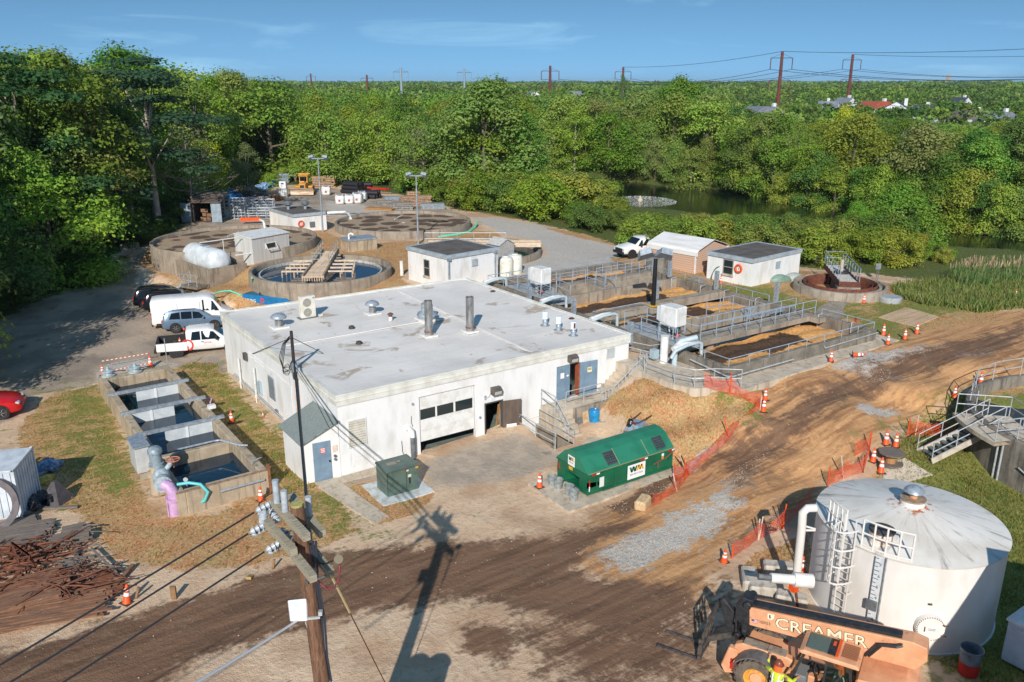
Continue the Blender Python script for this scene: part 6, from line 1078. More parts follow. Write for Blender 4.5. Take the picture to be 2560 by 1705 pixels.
def suv(label,paint,scale=1.):
    t=thing('parked_car',label,'car'); b=loft(MB(),SUV).obj('body',paint,t,35); g=MB(); sideglass(g,SUV,[(.55,.05),(1.35,0),(1.35,1),(.75,.95)]); sideglass(g,SUV,[(1.43,0),(2.2,0),(2.2,1),(1.43,1)]); sideglass(g,SUV,[(2.28,0),(3.2,.0),(2.75,.95),(2.28,1)]); g.obj('side_window',GLC,t); g=MB(); screen(g,SUV,2.9,3.65); g.obj('windscreen',GLC,t); g=MB(); a,c=sec(SUV,.06),sec(SUV,.5); g.face((.1,-.72,1.12),(.32,-.64,1.5),(.32,.64,1.5),(.1,.72,1.12)); o=g.obj('rear_window',GLC,t); o.location=(-.03,0,.02)
    MB().box(-.03,-.86,.36,.1,.86,.62).obj('bumper',TRIM,t,bevel=.04); MB().box(-.02,-.26,.66,.02,.26,.8).obj('number_plate',M('plate_tan',(214,196,120),None),t)
    for s in (-1,1):
        MB().box(-.02,s*.78-.14,.84,.16,s*.78+.14,1.02).obj('tail_light',TAIL,t,bevel=.03); MB().box(4.5,s*.66-.18,.68,4.72,s*.66+.16,.82).obj('headlight',LAMP,t,bevel=.04); MB().box(2.95,s*1.03-.1,1.02,3.1,s*1.03+.1,1.16).obj('mirror',paint,t,bevel=.03); MB().beam((.8,s*.62,1.74),(2.5,s*.62,1.74),.04).obj('roof_rail',TRIM,t)
        for x in (.95,3.8): wheel(t,x,s*.86,.36,.24,s); MB().lathe([(0,s*.0),(.43,0)],20,(x,s*.958,.38),axis='y').obj('wheel_arch',BLK,t)
    return t
HD=rad(-15)
s1=suv('black car parked farthest back beside the metal steps',PBK); place(s1,(0.1,-.9),G('C4',888,735,.25),HD)
s2=suv('black car parked between the other black car and the white van',PBK); place(s2,(.1,-.9),G('C4',955,775,.2),HD)
s3=suv('silver blue car parked between the white van and white pickup',PGB); place(s3,(.1,-.9),G('C4',1075,880,.1),HD)
VAN=[(0,.45,1.2,2.2,.97,.86),(.06,.4,1.3,2.36,1.,.88),(.5,.38,1.3,2.42,1.,.9),(4.0,.38,1.3,2.42,1.,.9),(4.35,.38,1.28,2.34,1.,.86),(4.6,.38,1.25,2.2,1.,.82),(5.2,.38,1.15,1.36,.99,.86),(5.65,.4,1.02,1.16,.96,.82),(5.9,.45,.8,.92,.9,.76),(5.96,.5,.7,.74,.84,.7)]
vn=thing('delivery_van','white panel van parked among the cars on the left','van'); loft(MB(),VAN).obj('body',PWH,vn,35); g=MB(); sideglass(g,VAN,[(3.75,.02),(4.95,0.1),(4.55,.9),(3.75,.92)]); g.obj('side_window',GLC,vn); g=MB(); screen(g,VAN,4.6,5.2); g.obj('windscreen',GLC,vn); MB().box(-.06,-.95,.35,.1,.95,.6).obj('bumper',TRIM,vn,bevel=.03)
for s in (-1,1):
    MB().box(-.02,s*.9-.08,.85,.06,s*.9+.1,1.45).obj('tail_light',TAIL,vn,bevel=.02); MB().box(.9,s*1.012-.006,1.28,3.2,s*1.012+.006,1.33).obj('slide_rail',TRIM,vn); MB().box(4.55,s*1.12-.1,1.4,4.7,s*1.12+.1,1.75).obj('mirror',TRIM,vn,bevel=.03); MB().box(5.6,s*.72-.16,.85,5.92,s*.72+.14,1.0).obj('headlight',LAMP,vn,bevel=.04); MB().box(3.45,s*1.01-.006,1.15,3.65,s*1.01+.006,1.2).obj('handle',TRIM,vn); MB().box(.3,s*1.0-.02,.42,5.2,s*1.0+.015,.58).obj('side_moulding',TRIM,vn)
    for x in (1.2,4.95): wheel(vn,x,s*.88,.36,.24,s); MB().lathe([(0,0),(.45,0)],20,(x,s*1.008,.38),axis='y').obj('wheel_arch',BLK,vn)
    for x in (1.9,3.55): MB().box(x,s*1.006-.004,.6,x+.015,s*1.006+.004,2.1).obj('door_seam',M('seam_grey',(150,150,150),None),vn)
place(vn,(0,-1.),G('i',50,850,.1),HD)
CAB=[(2.0,.5,1.12,1.8,.96,.74),(2.2,.46,1.12,1.88,.97,.76),(3.5,.44,1.12,1.92,.97,.78),(3.85,.44,1.12,1.84,.97,.76),(4.55,.46,1.1,1.24,.97,.84),(5.4,.48,1.04,1.16,.95,.82),(5.72,.5,.92,1.06,.92,.8),(5.82,.55,.8,.9,.88,.76)]
LOGO=M('logo_red',(226,52,40),None)
def pickup(label,beacon=True,rack=False):
    t=thing('pickup_truck',label,'pickup truck'); m=MB(); loft(m,CAB); m.obj('cab',PWH,t,35); m=MB()
    for s in (-1,1): m.xz([(0,.55),(2.02,.5),(2.02,1.14),(0,1.12)],s*.97-.04,s*.97+.0 if s>0 else s*.97+.04)
    m.box(-.02,-.93,.6,.06,.93,1.1); m.obj('bed_side',PWH,t); MB().box(.06,-.92,.62,2.0,.92,.66).obj('bed_liner',TRIM,t); m=MB()
    for s in (-1,1): m.box(0,s*.95-.06,1.12,2.02,s*.95+.05,1.16); m.box(.06,s*.915-.012,.66,2.0,s*.915+.012,1.12)
    m.box(-.03,-.9,1.1,.07,.9,1.14); m.box(1.95,-.9,.66,2.0,.9,1.14); m.obj('bed_rail',TRIM,t); MB().box(-.2,-.92,.42,.0,.92,.62).obj('bumper',TRIM,t,bevel=.03); MB().box(5.8,-.9,.45,5.95,.9,.7).obj('bumper',TRIM,t,bevel=.03); MB().box(5.82,-.6,.72,5.86,.6,.98).obj('grille',TRIM,t)
    g=MB(); sideglass(g,CAB,[(2.3,.02),(2.95,0),(2.95,1),(2.42,.98)]); sideglass(g,CAB,[(3.03,0),(4.3,0),(3.85,.95),(3.03,1)]); g.obj('side_window',GLC,t); g=MB(); screen(g,CAB,3.85,4.55); g.obj('windscreen',GLC,t); MB().box(1.975,-.62,1.25,1.998,.62,1.7).obj('rear_window',GLC,t)
    for s in (-1,1):
        MB().box(-.03,s*.88-.07,.78,.1,s*.88+.1,1.08).obj('tail_light',TAIL,t,bevel=.02); MB().box(5.6,s*.76-.14,.8,5.84,s*.76+.12,.98).obj('headlight',LAMP,t,bevel=.03); MB().box(3.95,s*1.12-.12,1.15,4.1,s*1.12+.12,1.42).obj('mirror',TRIM,t,bevel=.03)
        for x in (1.25,4.95): wheel(t,x,s*.84,.4,.27,s); MB().lathe([(0,0),(.5,0)],20,(x,s*.982,.42),axis='y').obj('wheel_arch',TRIM,t)
        y=s*.985; F_=frame((2.02,y,.86),(1 if s<0 else -1,0,0),(0,s,0)); m=MB(); m.M=F_; N=28; R0,R1=.33,.44
        ring=[(R1 if i%2 else R0) for i in range(2)]; 
        for i in range(N):
            a=-1.25+ (2*math.pi-.66)*i/N+.0; b=-1.25+(2*math.pi-.66)*(i+1)/N; m.add([(R0*math.cos(a),R0*math.sin(a),0),(R1*math.cos(a),R1*math.sin(a),0),(R1*math.cos(b),R1*math.sin(b),0),(R0*math.cos(b),R0*math.sin(b),0),(R0*math.cos(a),R0*math.sin(a),.006),(R1*math.cos(a),R1*math.sin(a),.006),(R1*math.cos(b),R1*math.sin(b),.006),(R0*math.cos(b),R0*math.sin(b),.006)],[(0,3,2,1),(4,5,6,7),(0,1,5,4),(1,2,6,5),(2,3,7,6),(3,0,4,7)])
        m.prism([(-.1,-.12),(-.07,-.26),(0,-.42),(.07,-.26),(.1,-.12),(.05,-.07),(0,-.14),(-.05,-.07)],0,.006); m.obj('ring_logo',LOGO,t)
        text('VEOLIA',.16,'lettering',LOGO,t,frame((3.4,s*.978,.94),(1 if s<0 else -1,0,0),(0,s,0)),.003); MB().box(2.98,s*.975-.012,1.0,3.15,s*.975+.012,1.05).obj('handle',TRIM,t)
    if beacon: MB().lathe([(.08,0),(.08,.1),(.05,.16),(0,.17)],12,(1.9,-.2,1.78)).obj('beacon',ORG,t)
    m=MB()
    for y in (-.7,.7): m.beam((1.9,y,1.1),(1.9,y,1.8),.05)
    m.beam((1.9,-.75,1.78),(1.9,.75,1.78),.05)
    for y in (-.35,0,.35): m.beam((1.9,y,1.1),(1.9,y,1.78),.02)
    m.obj('headache_rack',TRIM,t); return t
pa=pickup('white pickup truck with a red ring logo parked against the white building'); place(pa,(1.25,-.97),G('C4',1155,1028,.05),HD)
c=dup(c0,None,0,'traffic cone standing in the bed of the parked white pickup'); q=Matrix.Rotation(HD,3,'Z')@Vector((1.55,-.6,.67)); c.location=Vector(pa.location)+q; c.rotation_euler=(0,0,0)
pb_=pickup('white pickup truck with a red ring logo on the gravel beside the tan garage'); place(pb_,(4.95,.97),T('n',195,660),rad(172)-YAW*0)
# red truck nosing in at the left edge
rdv=suv('red car nose entering the yard at the left edge',PRD); rdv.name='red_car'; place(rdv,(4.78,-.5),G('C4',98,1400,.05),rad(-12)); rdv.scale=(1.1,1.1,1.12)
# ------------------------------------------------------------------ telehandler
TANP=M('machine_tan',(232,172,130),(214,152,112),1.4,.5,c3=(186,132,100),s3=5,l3=.6,h3=.75); MBLK=M('machine_black',(36,38,42),(54,54,56),5.,.5); HUB=M('hub_yellow',(228,164,60),(196,140,60),4.,.5)
tl=thing('telehandler','tan telehandler with a long boom and pallet forks parked by the white tank','telehandler',(7.73,-25.04,0),rad(116))
m=MB(); m.xz([(-.1,.6),(5.0,.55),(5.2,.75),(5.1,1.15),(3.2,1.2),(2.9,1.0),(1.9,1.0),(1.6,1.35),(.1,1.5),(-.2,1.2)],-.75,.45); m.obj('chassis',TANP,tl,bevel=.03)
m=MB(); m.xz([(-.15,1.2),(1.5,1.2),(1.5,1.7),(.2,1.85),(-.15,1.7)],-.9,.85); m.obj('rear_body',TANP,tl,bevel=.06)
m=MB(); m.xz([(3.3,1.18),(5.15,1.0),(5.15,1.35),(4.9,1.5),(3.7,1.55),(3.3,1.45)],.35,.62); m.obj('front_frame',TANP,tl,bevel=.04)
m=MB(); m.box(3.55,.36,1.56,4.1,.68,1.6).box(4.12,.36,1.56,4.85,.68,1.6); m.obj('tread_plate',M('tread_tan',(150,138,120),(120,110,98),6.,.6),tl)
bq=[(-.25,2.38),(.0,1.98),(4.9,1.72),(4.95,2.37),(.2,2.88),(-.2,2.81)]
m=MB(); m.xz(bq,-.72,-.1); bo=m.obj('boom',TANP,tl,bevel=.03); bo['label']='long tan telescopic boom lettered CREAMER'
m=MB(); m.beam((.5,-.3,2.92),(4.95,-.3,2.44),.28,.1); m.path([(.3,-.2,2.7),(.6,-.05,2.6),(1.0,-.05,2.5),(1.3,-.06,2.0)],.04,6); m.path([(.3,-.28,2.75),(.6,.0,2.7),(1.1,-.0,2.55),(1.4,-.02,2.0)],.04,6); m.obj('hose_track',MBLK,bo)
LET=M('letter_cream',(240,228,196),None); LETO=M('letter_outline',(60,40,30),None)
sl=Vector((4.95-.2,0,2.32-2.82)).normalized(); bx=-sl
FB=frame((2.75,-.097,2.25),tuple(bx),(0,1,0)); text('CREAMER',.56,'lettering_outline',LETO,bo,FB,.001,bold=.02,squash=1.12); FB=frame((2.75,-.095,2.25),tuple(bx),(0,1,0)); text('CREAMER',.56,'lettering',LET,bo,FB,.004,bold=.004,squash=1.12)
text('210053',.15,'fleet_number',LETO,bo,frame((4.45,-.096,1.99),tuple(bx),(0,1,0)),.002)
m=MB(); F_=frame((4.25,-.097,2.29),tuple(bx),(0,1,0)); m.M=F_; m.prism([(-.1,-.1),(.02,-.12),(.1,-.04),(.12,.1),(-.1,.1)],0,.004); m.obj('shield_emblem',LET,bo); m=MB(); m.M=F_; m.prism([(-.05,-.06),(.0,-.07),(-.01,.06),(-.05,.06)],.004,.006); m.obj('emblem_mark',LETO,bo)
F_=frame((4.72,-.097,1.94),tuple(bx),(0,1,0)); m=MB(); m.M=F_; m.box(-.11,-.065,0,.11,.065,.003); fl=m.obj('flag_decal',REFL,bo); m=MB(); m.M=F_
for i in range(4): m.box(-.11,-.065+.037*i,.003,.11,-.047+.037*i,.0045)
m.obj('flag_stripes',RED,fl); m=MB(); m.M=F_; m.box(-.11,0,.0045,-.02,.065,.006); m.obj('flag_canton',M('flag_blue',(50,60,120),None),fl)
m=MB(); m.xz([(4.85,1.3),(5.1,1.0),(5.35,1.1),(5.4,2.3),(5.2,2.62),(4.85,2.6)],-.7,-.16); m.xz([(5.3,1.5),(6.05,1.0),(6.1,.7),(5.8,.6),(5.25,1.1)],-.5,-.32); m.xz([(5.45,1.9),(5.85,2.3),(5.95,2.2),(5.7,1.3),(5.5,1.2)],-.55,-.28); m.cyl((5.0,-.85,2.45),(5.0,-.0,2.45),.13); m.cyl((5.25,-.75,1.2),(5.25,-.05,1.2),.1); m.obj('boom_head',MBLK,tl,bevel=.02)
cg=MB()
for y in (-.75,-.35,-.05,.35): cg.beam((6.3,y,.25),(6.2,y,1.35),.08,.06)
for z in (.3,.75): cg.beam((6.3-.05*z,-.85,z),(6.3-.05*z,.5,z),.1,.12)
for y in (-.8,-.5,-.2,.15,.45): cg.beam((6.2,y,1.3),(6.08,y,1.85),.04)
cg.beam((6.09,-.85,1.85),(6.09,.5,1.85),.06); cg.beam((6.15,-.85,1.5),(6.15,.5,1.5),.04); cg.beam((5.5,-.4,1.),(6.25,-.3,.6),.2); cr_=cg.obj('fork_carriage',M('carriage_dusty',(84,78,72),(58,54,52),5.,.7),tl)
for y in (-.55,.32): MB().beam((6.3,y,.1),(7.8,y,.09),.14,.06).beam((6.32,y,.08),(6.3,y,.9),.13,.08).obj('fork',M('fork_steel',(120,104,94),(84,74,68),6.,.5,.3),tl)
for s,y in ((1,.55),(-1,-.95)):
    m=MB(); m.xz([(4.95,.4),(5.35,.25),(5.5,.5),(5.3,1.25),(5.0,1.25)],y-.1,y+.16); st_=m.obj('stabiliser',TANP,tl,bevel=.03); MB().box(5.1,y+.162,.5,5.2,y+.17,.9).obj('reflector_strip',RED,st_)
for x in (1.2,4.3):
    for s in (-1,1):
        o=bpy.data.objects.new('wheel',None); COL.objects.link(o); o.parent=tl; o.location=(x,s*.88,.66); r=.66; w=.44; a=MB(); a.lathe([(r*.58,-w*.42),(r*.82,-w*.5),(r*.97,-w*.42),(r*.97,w*.42),(r*.82,w*.5),(r*.58,w*.42)],36,axis='y')
        for q in range(22):
            an=q*2*math.pi/22; c_,s_=math.cos(an),math.sin(an); a.beam((r*.985*c_,-w*.45,r*.985*s_),(r*.985*math.cos(an+.14),0,r*.985*math.sin(an+.14)),.07,.05,(c_,0,s_)); a.beam((r*.985*c_,w*.45,r*.985*s_),(r*.985*math.cos(an+.14),0,r*.985*math.sin(an+.14)),.07,.05,(c_,0,s_))
        a.obj('tyre',M('tyre_dusty',(112,100,88),(84,76,68),4.,.9),o,40); b=MB(); b.lathe([(r*.6,s*w*.34),(r*.5,s*w*.3),(r*.42,s*w*.12),(r*.3,s*w*.16),(0,s*w*.2)],24,axis='y'); b.obj('rim',HUB,o,40); b=MB(); b.lathe([(.2,s*w*.15),(.19,s*w*.3),(0,s*w*.32)],14,axis='y')
        for q in range(10): an=q*.628; b.cyl((.25*math.cos(an),s*w*.1,.25*math.sin(an)),(.25*math.cos(an),s*w*.24,.25*math.sin(an)),.02,n=5)
        b.obj('hub',TANP,o)
    for s in (-1,1):
        m=MB(); R0=.78; P=[(x+R0*math.cos(a),.7+R0*math.sin(a)) for a in [.35+.27*i for i in range(9)]]
        for p,q in zip(P[:-1],P[1:]): m.slab([(p[0],s*.88-.26,p[1]),(q[0],s*.88-.26,q[1]),(q[0],s*.88+.26,q[1]),(p[0],s*.88+.26,p[1])],.03)
        m.obj('fender',M('fender_grey',(112,108,106),(92,90,88),4.,.5),tl)
# cab
cb_=MB(); cx0,cx1,cy0,cy1=1.55,3.2,.02,1.05
for (x,y,x2,y2) in ((1.55,.1,1.7,.15),(1.5,1.05,1.68,1.0),(3.35,1.05,2.95,1.0),(3.35,.1,2.95,.15),(2.35,1.06,2.32,1.02)): cb_.beam((x,y,1.0),(x2,y2,2.2),.07,.07)
for y in (.1,1.05): cb_.beam((1.5,y,1.0),(3.35,y,1.0),.08); cb_.beam((1.68,y*.95+.02,2.2),(2.95,y*.95+.02,2.2),.07)
cb_.box(1.5,.1,.6,3.3,.14,1.3); cb_.box(1.5,.14,.55,3.3,1.0,.62); cb_.box(2.35,1.0,.6,3.3,1.06,1.05); cb_.obj('cab_frame',MBLK,tl)
rfm=MB(); rfm.xz([(1.4,2.2),(3.05,2.18),(3.15,2.25),(3.0,2.33),(1.5,2.34)],.0,1.12); cr2=rfm.obj('cab_roof',TANP,tl,bevel=.04); MB().box(2.35,.15,2.355,2.95,.95,2.38).obj('roof_window',M('roof_glass',(104,116,104),(88,98,88),8.,.2,stretch=(1,14,1)),cr2); MB().box(2.12,.15,2.355,2.34,.95,2.385).obj('roof_pad',MBLK,cr2); MB().box(2.04,.1,2.36,2.12,1.0,2.4).obj('reflector_strip',ORG,cr2); MB().box(2.18,.3,2.39,2.26,.5,2.41).obj('beacon_strip',ORG,cr2)
m=MB()
for i in range(9): m.box(1.52+.0,.2+.08*i,2.361,1.95,.24+.08*i,2.38)
m.obj('roof_grille',M('grille_dark',(150,98,66),None),cr2)
def tg():
    t=NT('cab_glass'); tr=t.node('ShaderNodeBsdfTransparent'); tr.inputs[0].default_value=(.72,.8,.74,1); mx=t.node('ShaderNodeMixShader'); mx.inputs[0].default_value=.25; t.link(tr.outputs[0],mx.inputs[1]); t.link(t.b.outputs[0],mx.inputs[2]); t.link(mx.outputs[0],t.n['Material Output'].inputs['Surface']); return t.out(srgb(40,60,52),.05)
CGL=tg(); MB().face((1.52,1.06,1.05),(2.33,1.07,1.05),(2.31,1.03,2.18),(1.68,1.02,2.18)).obj('rear_side_glass',CGL,tl); MB().face((3.36,.12,1.05),(3.36,1.04,1.05),(2.96,1.0,2.17),(2.96,.16,2.17)).obj('windscreen',CGL,tl); MB().face((1.5,.12,1.2),(1.5,1.04,1.2),(1.68,1.0,2.17),(1.68,.16,2.17)).obj('rear_glass',CGL,tl)
dq=MB(); dq.beam((2.35,1.08,1.05),(2.9,1.55,1.05),.06).beam((2.35,1.08,2.3),(2.75,1.45,2.3),.05).beam((2.9,1.55,1.05),(2.75,1.45,2.3),.05).beam((2.6,1.3,.6),(2.9,1.55,1.05),.06); 
m=MB(); m.box(1.7,.3,.7,2.2,.85,.98).box(1.6,.3,.98,1.72,.85,1.6); m.obj('seat',M('seat_dark',(40,40,44),None),tl,bevel=.04); m=MB(); m.box(2.85,.25,.62,3.2,.9,1.25); m.obj('dashboard',M('dash_grey',(120,122,122),None),tl,bevel=.04); m=MB(); q=[(2.62+.12*math.cos(a)*.6,.58+.2*math.sin(a),1.42+.12*math.cos(a)) for a in [i*math.pi/8 for i in range(16)]]; m.path(q,.018,6,True); m.beam(q[0],q[8],.03); m.beam(q[4],q[12],.03); m.beam((2.62,.58,1.42),(2.9,.58,1.2),.05); m.obj('steering_wheel',MBLK,tl)
m=MB(); m.path([(1.35,1.0,1.25),(1.1,1.05,1.3)],.03,6); m.box(.1,.86,1.0,1.3,.98,1.35); m.obj('engine_cover',TANP,tl,bevel=.04); m=MB(); m.path([(4.9,.3,1.55),(5.0,.35,1.9),(5.15,.1,1.85),(5.2,-.1,1.3)],.03,6); m.path([(4.8,.2,1.5),(5.0,.2,1.3),(5.2,-.0,1.0)],.03,6); m.blob((4.95,.3,1.75),.1); m.obj('hydraulic_hoses',MBLK,tl)
# ------------------------------------------------------------------ people
def skin(name,J,E,mat,parent,root=0,sub=2):
    me=bpy.data.meshes.new(name); me.from_pydata([j[:3] for j in J],E,[]); o=bpy.data.objects.new(name,me); COL.objects.link(o); o.modifiers.new('skin','SKIN'); s=o.modifiers.new('sub','SUBSURF'); s.levels=sub; s.render_levels=sub
    for i,j in enumerate(J):
        r=j[3]; r=(r,r) if not hasattr(r,'__len__') else r; v=me.skin_vertices[0].data[i]; v.radius=r; v.use_root=(i==root)
    dg=bpy.context.evaluated_depsgraph_get(); nm=bpy.data.meshes.new_from_object(o.evaluated_get(dg)); bpy.data.objects.remove(o); nm.materials.clear(); nm.materials.append(mat)
    for p in nm.polygons: p.use_smooth=True
    r=bpy.data.objects.new(name,nm); COL.objects.link(r); r.parent=parent; return r
SKIN=M('skin_tone',(206,150,122),(190,134,108),6.,.6); HIV=M('hi_vis',(206,222,60),(186,204,50),5.,.8); HIVG=M('hi_vis_green',(96,200,70),(80,180,60),5.,.8); JEAN=M('work_trousers',(52,62,84),(42,50,70),6.,.9); HELM=M('helmet_brown',(132,70,52),None,rough=.35); ORH=M('hi_vis_orange',(240,110,40),None)
def hand(J,E,w,d,up,s):      # palm and five fingers from wrist index w
    base=len(J); W=Vector(J[w][:3]); d=Vector(d).normalized(); u=Vector(up).normalized(); sd=d.cross(u).normalized()
    c=W+d*.055; J.append((*c,(.036,.018))); E.append((w,base))
    for i,(o,l) in enumerate(((-.03,.062),(-.01,.075),(.012,.07),(.032,.055))):
        a=c+sd*o+d*.035; b=a+d*l*.55-u*.012; e=a+d*l*.85-u*.04; k=len(J); J+= [(*a,.0105),(*b,.009),(*e,.008)]; E+=[(base,k),(k,k+1),(k+1,k+2)]
    a=W+d*.03-sd*s*.035; b=a-sd*s*.03+d*.03-u*.01; k=len(J); J+=[(*a,.012),(*b,.0095)]; E+=[(base,k),(k,k+1)]
def person(label,loc,rz,armL,armR,legL,legR,vest,shirt,seat=0.,helmet=HELM,bend=0.):
    t=thing('person',label,'person',loc,rz); z0=.93+seat; f=bend
    J=[(0,0,z0,(.15,.11)),(f*.3,0,z0+.2,(.14,.1)),(f*.7,0,z0+.42,(.16,.105)),(f,0,z0+.54,(.075,.07)),(f+.01,0,z0+.61,.055),(f+.02,0,z0+.70,(.075,.085)),(f+.02,0,z0+.78,(.075,.09)),(f+.0,0,z0+.84,.05),(f+.115,0,z0+.69,.018)]
    E=[(0,1),(1,2),(2,3),(3,4),(4,5),(5,6),(6,7),(5,8)]
    for s,arm in ((1,armL),(-1,armR)):
        k=len(J); J.append((f*.75,s*.19,z0+.46,.062)); J.append((*arm[0],.047)); J.append((*arm[1],.034)); E+=[(2,k),(k,k+1),(k+1,k+2)]; w=k+2
        hand(J,E,w,Vector(arm[1])-Vector(arm[0]),(0,0,1),s)
    for s,leg in ((1,legL),(-1,legR)):
        k=len(J); J.append((0,s*.1,z0-.08,.09)); J.append((*leg[0],.06)); J.append((*leg[1],.042)); J.append((leg[1][0]+.14,leg[1][1],leg[1][2]-.06,.035)); E+=[(0,k),(k,k+1),(k+1,k+2),(k+2,k+3)]
    b=skin('body',J,E,SKIN,t)
    K=[(0,0,z0-.02,(.17,.13)),(f*.3,0,z0+.2,(.165,.125)),(f*.7,0,z0+.42,(.185,.13)),(f*.95,0,z0+.5,(.1,.09))]; E2=[(0,1),(1,2),(2,3)]
    for s,arm in ((1,armL),(-1,armR)):
        k=len(K); K.append((f*.75,s*.2,z0+.45,.08)); a0_=Vector(arm[0]); a1_=Vector(arm[1]); K.append((*a0_,.062)); q=a0_+(a1_-a0_)*.8; K.append((*q,.045)); E2+=[(2,k),(k,k+1),(k+1,k+2)]
    skin('shirt',K,E2,shirt,t); K=[(0,0,z0-.01,(.18,.14)),(f*.3,0,z0+.2,(.178,.138)),(f*.7,0,z0+.4,(.2,.142)),(f*.9,0,z0+.47,(.12,.1))]; vs_=skin('vest',K,[(0,1),(1,2),(2,3)],vest,t)
    m=MB()
    for z in (.1,.28): x=f*.5*z/.3; m.path([(x+.152*math.cos(a)*1.0,.196*math.sin(a),z0+z) for a in [i*math.pi/10 for i in range(20)]],.018,5,True)
    for s in (-1,1): m.path([(-.15+f*.3,s*.09,z0+.05),(-.16+f*.6,s*.09,z0+.3),(-.1+f*.8,s*.1,z0+.46),(.05+f*.9,s*.11,z0+.5),(.14+f*.8,s*.1,z0+.4),(.15+f*.4,s*.09,z0+.1)],.02,5)
    m.obj('reflective_stripe',REFL,vs_)
    K=[(0,0,z0-.0,(.165,.125)),(0,0,z0-.1,(.15,.12))]; E2=[(0,1)]
    for s,leg in ((1,legL),(-1,legR)):
        k=len(K); K+=[(0,s*.1,z0-.12,.105),(*leg[0],.078),(leg[1][0],leg[1][1],leg[1][2]+.04,.06)]; E2+=[(1,k),(k,k+1),(k+1,k+2)]
    skin('trousers',K,E2,JEAN,t); m=MB()
    for leg in (legL,legR): m.blob((leg[1][0]+.07,leg[1][1],leg[1][2]-.045),(.15,.055,.055))
    m.obj('boots',M('boot_brown',(84,62,48),None),t)
    m=MB(); hx=f+.01; m.lathe([(.135,-.02),(.13,.02),(.115,.09),(.07,.14),(0,.155)],18,(hx,0,z0+.77)); m.lathe([(.16,-.022),(.12,.0)],18,(hx+.02,0,z0+.775)); m.obj('helmet',helmet,t,50); m=MB(); m.lathe([(.125,.0),(.14,-.12),(.15,-.2)],12,(hx-.01,0,z0+.77),a0=math.pi*.6,a1=math.pi*1.4); m.obj('neck_flap',ORH,t); m=MB()
    for s in (-1,1): m.blob((f+.095,s*.033,z0+.73),.011,6,5); m.blob((f+.02,s*.085,z0+.7),(.02,.012,.03),6,5)
    m.obj('eyes_and_ears',M('feature',(150,100,84),None),t); return t
wp=Vector(tl.location)+Matrix.Rotation(rad(116),3,'Z')@Vector((3.62,1.3,0)); fz=rad(15)
person('worker in a yellow green vest and brown helmet standing beside the telehandler',(wp.x,wp.y,0),fz,((.18,.42,1.28),(.42,.46,1.5)),((.15,-.42,1.2),(.4,-.46,1.22)),((.05,.11,.48),(0,.12,.07)),((-.02,-.11,.48),(-.05,-.12,.07)),HIV,HIV)
dp_=Vector(tl.location)+Matrix.Rotation(rad(116),3,'Z')@Vector((1.95,.6,0))
person('driver in a green vest sitting in the telehandler cab',(dp_.x,dp_.y,0),rad(116),((.2,.34,1.3),(.45,.42,1.18)),((.22,-.26,1.33),(.5,-.12,1.33)),((.42,.12,1.08),(.6,.13,.7)),((.42,-.12,1.08),(.6,-.13,.7)),HIVG,M('shirt_navy',(40,46,62),None),.12,ORH)
# ------------------------------------------------------------------ bulldozer, blue pump trailer
CATY=M('dozer_yellow',(232,166,66),(206,140,60),3.,.5)
p=T('h',1700,400); bz=thing('bulldozer','yellow bulldozer facing the camera at the far end of the yard','bulldozer',p,math.atan2(-FW[1],-FW[0])+rad(4))
for s in (-1,1): 
    m=MB(); m.xz([(-1.7,.1),(-1.9,.5),(-1.6,1.0),(1.2,.9),(1.5,.45),(1.3,.1)],s*1.05-.28,s*1.05+.28); m.obj('track',M('track_dk',(92,80,66),(66,58,50),6.),bz); m=MB(); m.beam((-.3,s*1.45,.5),(2.0,s*1.45,.45),.2); m.obj('push_arm',CATY,bz)
m=MB(); m.xz([(-1.6,.7),(1.5,.7),(1.55,1.6),(.3,1.85),(-1.6,1.75)],-.5,.5); m.xz([(-1.7,.95),(.1,.95),(.1,1.2),(-1.7,1.2)],-1.3,1.3); m.obj('body',CATY,bz,bevel=.04); m=MB(); m.box(1.56,-.32,.8,1.58,.32,1.5); m.obj('radiator_grille',MBLK,bz)
m=MB(); m.xz([(-1.4,1.7),(.1,1.7),(-.05,2.75),(-1.35,2.75)],-.6,.6); c_=m.obj('cab',CATY,bz); m=MB(); m.box(.02,-.5,1.95,.08,.5,2.6); m.obj('cab_window',GLC,c_); MB().box(-1.5,-.75,2.76,.2,.75,2.9).obj('cab_roof',CATY,bz,bevel=.03); MB().cyl((.6,.3,1.8),(.6,.3,2.5),.07).obj('exhaust',MBLK,bz); m=MB(); m.box(-1.3,-.9,2.9,-.9,.9,3.0); m.obj('roll_bar',CATY,bz)
m=MB(); P=[(2.0+.25*(1-math.sin(q*math.pi/6))*1.0,.1+1.05*q/6) for q in range(7)]
for a,b in zip(P[:-1],P[1:]): m.slab([(a[0],-1.75,a[1]),(a[0],1.75,a[1]),(b[0],1.75,b[1]),(b[0],-1.75,b[1])],.08)
m.obj('blade',M('blade_steel',(196,182,160),(164,130,96),2.,.5,.2,stretch=(1,.3,2)),bz)
